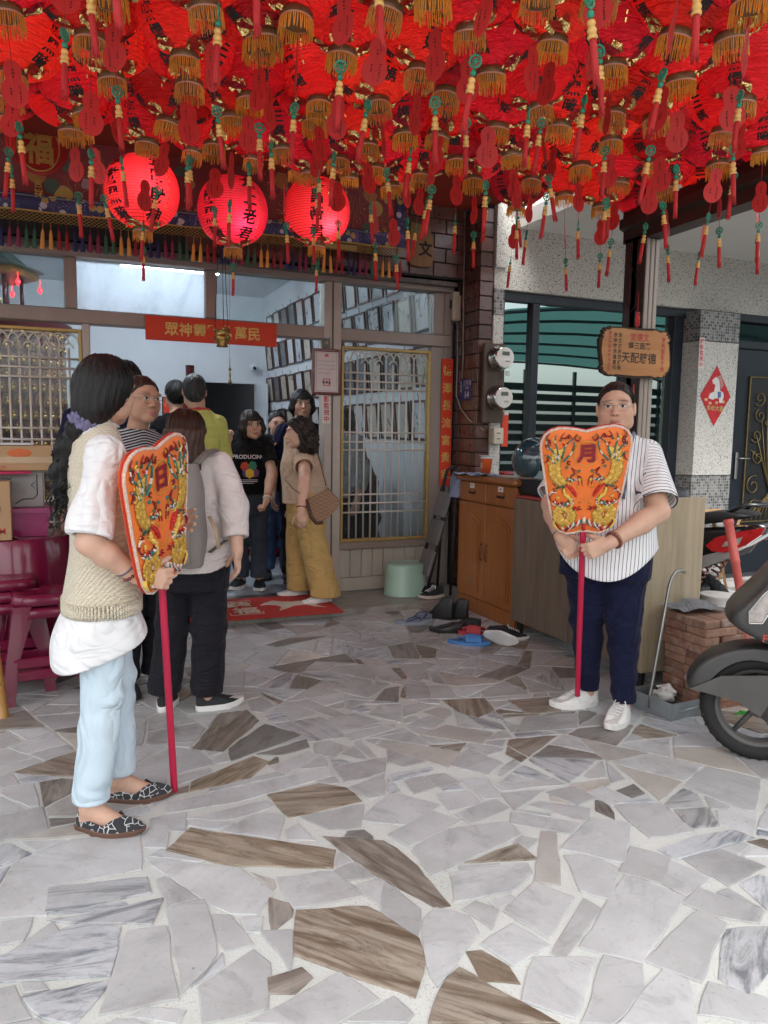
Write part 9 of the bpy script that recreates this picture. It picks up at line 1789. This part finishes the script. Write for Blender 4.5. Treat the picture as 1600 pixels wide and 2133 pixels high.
v = Vol((-0.2, -0.12, 0), (0.16, 0.12, 0.14), 0.007); v.ell((-0.04, 0, 0.02), (0.1, 0.08, 0.07), 0.02); v.disp(folds(99, 0.012)); v.cut(lambda x, y, z: 0.004 - z + 0 * x + 0 * y); o = v.build('baseball_hat', BLACK_CL, None); o.location = (l0[0] - 0.14, YBX + 0.06, tz + 0.505); tag(o, 'dark cap lying in the white wire tray', 'cap')
bm0, bm1 = on_z(5, 1495), at_d(-30, 1290, 3.4); bmb = thing('bamboo_pole', 'thick bamboo pole leaning at the picture edge', 'pole', tuple(bm0)); d = np.array([-0.12, 0.05, 1.3]); mb = MB(); L_ = []; rr_ = []
for k in range(8):
    for q, r in ((0.0, 0.031), (0.02, 0.034), (0.05, 0.03), (0.9, 0.03)): L_.append(d * (k + q) / 8); rr_.append(r)
mb.tube(L_, rr_, 14); mb.build('culm', mat('bamboo', (0.42, 0.22, 0.06), 0.4, var=0.2, stretch=(1, 1, 0.1)), bmb, True)
# ================================================================ inside the hall
def print_mat(k):
    m = bpy.data.materials.new('ink_print_%d' % k); t = NT(m); v = t.coord('Object', (1, 1, 1), True); n = t.noise(v, 7.0, 5.0, 0.6, 1.5); n2 = t.noise(v, 11.0, 4.0, 0.7, 2.5)
    base = [(0.66, 0.66, 0.68), (0.58, 0.53, 0.44), (0.64, 0.62, 0.60), (0.12, 0.13, 0.16), (0.55, 0.58, 0.62)][k]; ink = [(0.05, 0.05, 0.06), (0.10, 0.07, 0.05), (0.06, 0.06, 0.07), (0.40, 0.33, 0.18), (0.04, 0.05, 0.08)][k]; acc = [(0.45, 0.04, 0.03), (0.25, 0.08, 0.05), (0.04, 0.22, 0.07), (0.35, 0.2, 0.08), (0.06, 0.12, 0.3)][k]
    c = t.mix(t.ramp(n, [(0.58, (0, 0, 0)), (0.63, (1, 1, 1))]), base, ink); c = t.mix(t.ramp(n2, [(0.66, (0, 0, 0)), (0.69, (1, 1, 1))]), c, acc); t.out(t.pbr(color=c, rough=0.35).outputs[0]); return m
PM = [print_mat(k) for k in range(5)]; FRM = mat('dark_brown_frame', (0.06, 0.024, 0.015), 0.4)
mb = MB(); w, h = 0.155, 0.18
for lo, hi in (((-0.02, -w, -h), (0, -w + 0.022, h)), ((-0.02, w - 0.022, -h), (0, w, h)), ((-0.02, -w + 0.022, -h), (0, w - 0.022, -h + 0.022)), ((-0.02, -w + 0.022, h - 0.022), (0, w - 0.022, h))): mb.box(lo, hi)
FRME = mb.mesh('frame', FRM); mb = MB(); mb.box((-0.008, -w + 0.02, -h + 0.02), (-0.002, w - 0.02, h - 0.02)); PRME = [mb.mesh('print', m_) for m_ in PM]; mb = MB(); mb.tube([(-0.008, 0, h), (-0.012, -0.012, h + 0.03), (-0.012, 0.0, h + 0.045), (-0.004, 0.012, h + 0.06)], 0.004, 5); HKME = mb.mesh('hook', mat('grey_hook', (0.25, 0.25, 0.26), 0.4), True)
RN = ['uppermost row', 'second row', 'third row', 'lowest row']; ORD2 = ORD
for r, zc in enumerate((2.83, 2.39, 1.91, 1.44)):
    for k in range(15):
        y = 6.12 + 0.365 * k + (0.05 if r % 2 else 0)
        t = thing('wall_picture', 'dark framed ink picture on the inner wall, %s, %s from the glass front' % (RN[r], ORD2[k]), 'picture', (XR - 0.012, y, zc + rnd.uniform(-0.01, 0.01)), 0.0, 'framed pictures on the inner wall'); t.rotation_euler = (rnd.uniform(-0.02, 0.02), -0.10, 0)
        link('frame', FRME, t); link('print', PRME[rnd.randrange(5) if r < 2 else rnd.choice((0, 1, 3, 1))], t); link('hook', HKME, t)
cc = on_y(530, 765, YB - 0.1); c_ = thing('security_camera', 'white dome camera on the back wall beside the doorway', 'camera', tuple(cc)); mb = MB(); mb.ell((0, 0, 0), (0.07, 0.07, 0.065)); mb.build('housing', WALLP, c_, True); mb = MB(); mb.ell((-0.01, -0.055, -0.015), (0.028, 0.02, 0.028)); mb.build('lens', BLACK_RUB, c_, True)
bl = at_d(479, 775, 8.0); c_ = thing('hanging_bell', 'small brass bell ornament hanging before the dark doorway', 'bell', tuple(bl)); mb = MB(); mb.lathe([(0.022, -0.13), (0.016, -0.09), (0.008, -0.07), (0.012, -0.03), (0.004, 0.0), (0.018, 0.03), (0.004, 0.05), (0.003, 0.14)], 10); mb.build('bell_body', GBR, c_, True); mb = MB(); mb.tube([(0, 0, 0.14), (0, 0, ZC - bl[2])], 0.0015, 4); mb.build('cord', BLACK_RUB, c_)
vs_ = on_y(396, 790, YB - 0.2); c_ = thing('dark_vase', 'tall dark red cylinder vase near the back wall', 'vase', (vs_[0], vs_[1], vs_[2] - 0.3)); mb = MB(); mb.lathe([(0.07, 0), (0.08, 0.1), (0.06, 0.2), (0.065, 0.5), (0.068, 0.5)], 16); mb.build('vase_body', DKRED, c_, True); cb('stand', (-0.15, -0.15, -vs_[2] + 0.35), (0.15, 0.15, -0.002), DKRED, c_)
rp = at_d(352, 850, 6.9); c_ = thing('red_notice', 'red framed notice held up behind the round glasses woman', 'notice', tuple(rp)); cb('frame', (-0.06, -0.01, -0.1), (0.1, 0.01, 0.1), BLACK_RUB, c_); cb('paper', (-0.05, -0.013, -0.09), (0.09, -0.0105, 0.09), REDP, c_, 0)
# folding table and stools inside
it = thing('altar_table', 'wooden table with dark stools deep in the hall', 'table', (2.3, 8.3, LEDGE)); cb('table_top', (-0.5, -0.8, 0.7), (0.45, 0.8, 0.75), ORWOOD, it)
for x in (-0.45, 0.4):
    for y in (-0.75, 0.75): cb('leg', (x - 0.03, y - 0.03, 0), (x + 0.03, y + 0.03, 0.699), ORWOOD, it)
for k, (x, y) in enumerate(((1.95, 7.2), (2.35, 7.15))): stool((x, y, LEDGE), 0.2, ['maroon stool inside the hall, nearer the doorway middle', 'maroon stool inside the hall, nearer the pictures'][k])
ur = thing('incense_urn', 'large dark urn and stacked goods behind the grille door', 'urn', (2.55, 6.75, LEDGE)); v = Vol((-0.4, -0.4, 0), (0.4, 0.4, 1.2), 0.012); v.torso([(0.0, 0, 0, 0.3, 0.3), (0.5, 0, 0, 0.33, 0.33), (0.9, 0, 0, 0.3, 0.3), (1.08, 0, 0, 0.15, 0.15)], 0.02); v.disp(folds(101, 0.02)); v.build('covered_urn', mat('black_cover', (0.02, 0.02, 0.022), 0.7), ur, 0.02)
# ---- pagoda of votive lights behind the left grille
tw = thing('votive_tower', 'round maroon tower of gold votive niches behind the left grille', 'votive tower', (-0.42, 7.15, LEDGE)); MAR = mat('maroon_lacquer', (0.10, 0.028, 0.035), 0.35); NGOLD = mat('niche_gold', (0.42, 0.27, 0.07), 0.3, 0.8, 0.2, 40.0)
mb = MB(); mb.lathe([(0.62, 0), (0.58, 0.3), (0.56, 2.0), (0.6, 2.06), (0.62, 2.12)], 48); autosmooth(mb.build('drum', MAR, tw), 30)
mb = MB(); mb.prism([(-0.038, -0.045), (0.038, -0.045), (0.038, 0.0), (0.03, 0.025), (0.016, 0.042), (0, 0.055), (-0.016, 0.042), (-0.03, 0.025), (-0.038, 0.0)], (0, 0, 0), (1, 0, 0), (0, 0, 1), 0.012, 0.0); NI = mb.mesh('niche', mat('niche_brown', (0.16, 0.075, 0.05), 0.3)); mb = MB(); mb.ell((0, -0.02, -0.02), (0.02, 0.012, 0.02), 8, 6); mb.ell((0, -0.022, 0.012), (0.01, 0.01, 0.013), 8, 6); FI = mb.mesh('figurine', NGOLD, True)
for r in range(17):
    for k in range(14):
        a = -PI / 2 + (k - 5) * 0.142 + 0.07 * (r % 2); z = 0.30 + r * 0.108; rad_ = 0.572 if z > 0.3 else 0.6
        n_ = link('niche', NI, tw, (rad_ * math.cos(a), rad_ * math.sin(a), z), a + PI / 2); link('figurine', FI, n_)
mb = MB(); mb.lathe([(0.3, 2.13), (0.3, 2.2), (0.29, 2.22), (0.001, 2.22)], 32); mb.build('gallery', NGOLD, tw, True)
mb = MB(); mb.lathe([(0.42, 2.55), (0.40, 2.565), (0.28, 2.61), (0.15, 2.72), (0.04, 2.85)], 6, sx=1.0, sy=1.0); mb.build('pagoda_roof', mat('jade_roof', (0.05, 0.12, 0.10), 0.4), tw); mb = MB(); mb.lathe([(0.36, 2.49), (0.38, 2.52), (0.36, 2.548)], 6); mb.build('eaves', mat('gold_eaves', (0.35, 0.2, 0.06), 0.4, 0.4), tw)
for k in range(6): a = 2 * PI * k / 6; mb = MB(); mb.tube([(0.24 * math.cos(a), 0.24 * math.sin(a), 2.2), (0.24 * math.cos(a), 0.24 * math.sin(a), 2.5)], 0.016, 8); mb.build('column', MAR, tw, True)
mb = MB(); mb.ell((0, -0.05, 2.30), (0.09, 0.08, 0.085)); mb.ell((0, -0.05, 2.41), (0.04, 0.04, 0.05)); mb.build('buddha_figure', NGOLD, tw, True)
HEART = mat('lit_heart_bulb', (0.8, 0.02, 0.03), 0.3, emit=(1.0, 0.02, 0.03), estr=2.5)
for k in range(6): a = 2 * PI * k / 6 + 0.1; mb = MB(); mb.lathe([(0.002, -0.05), (0.014, -0.03), (0.02, -0.012), (0.012, 0.0), (0.004, 0.01), (0.003, 0.06)], 10, (0.38 * math.cos(a), 0.38 * math.sin(a), 2.44)); mb.build('heart_bulb', HEART, tw, True)
if _tob.name in COL.objects: COL.objects.unlink(_tob)
bpy.data.objects.remove(_tob)
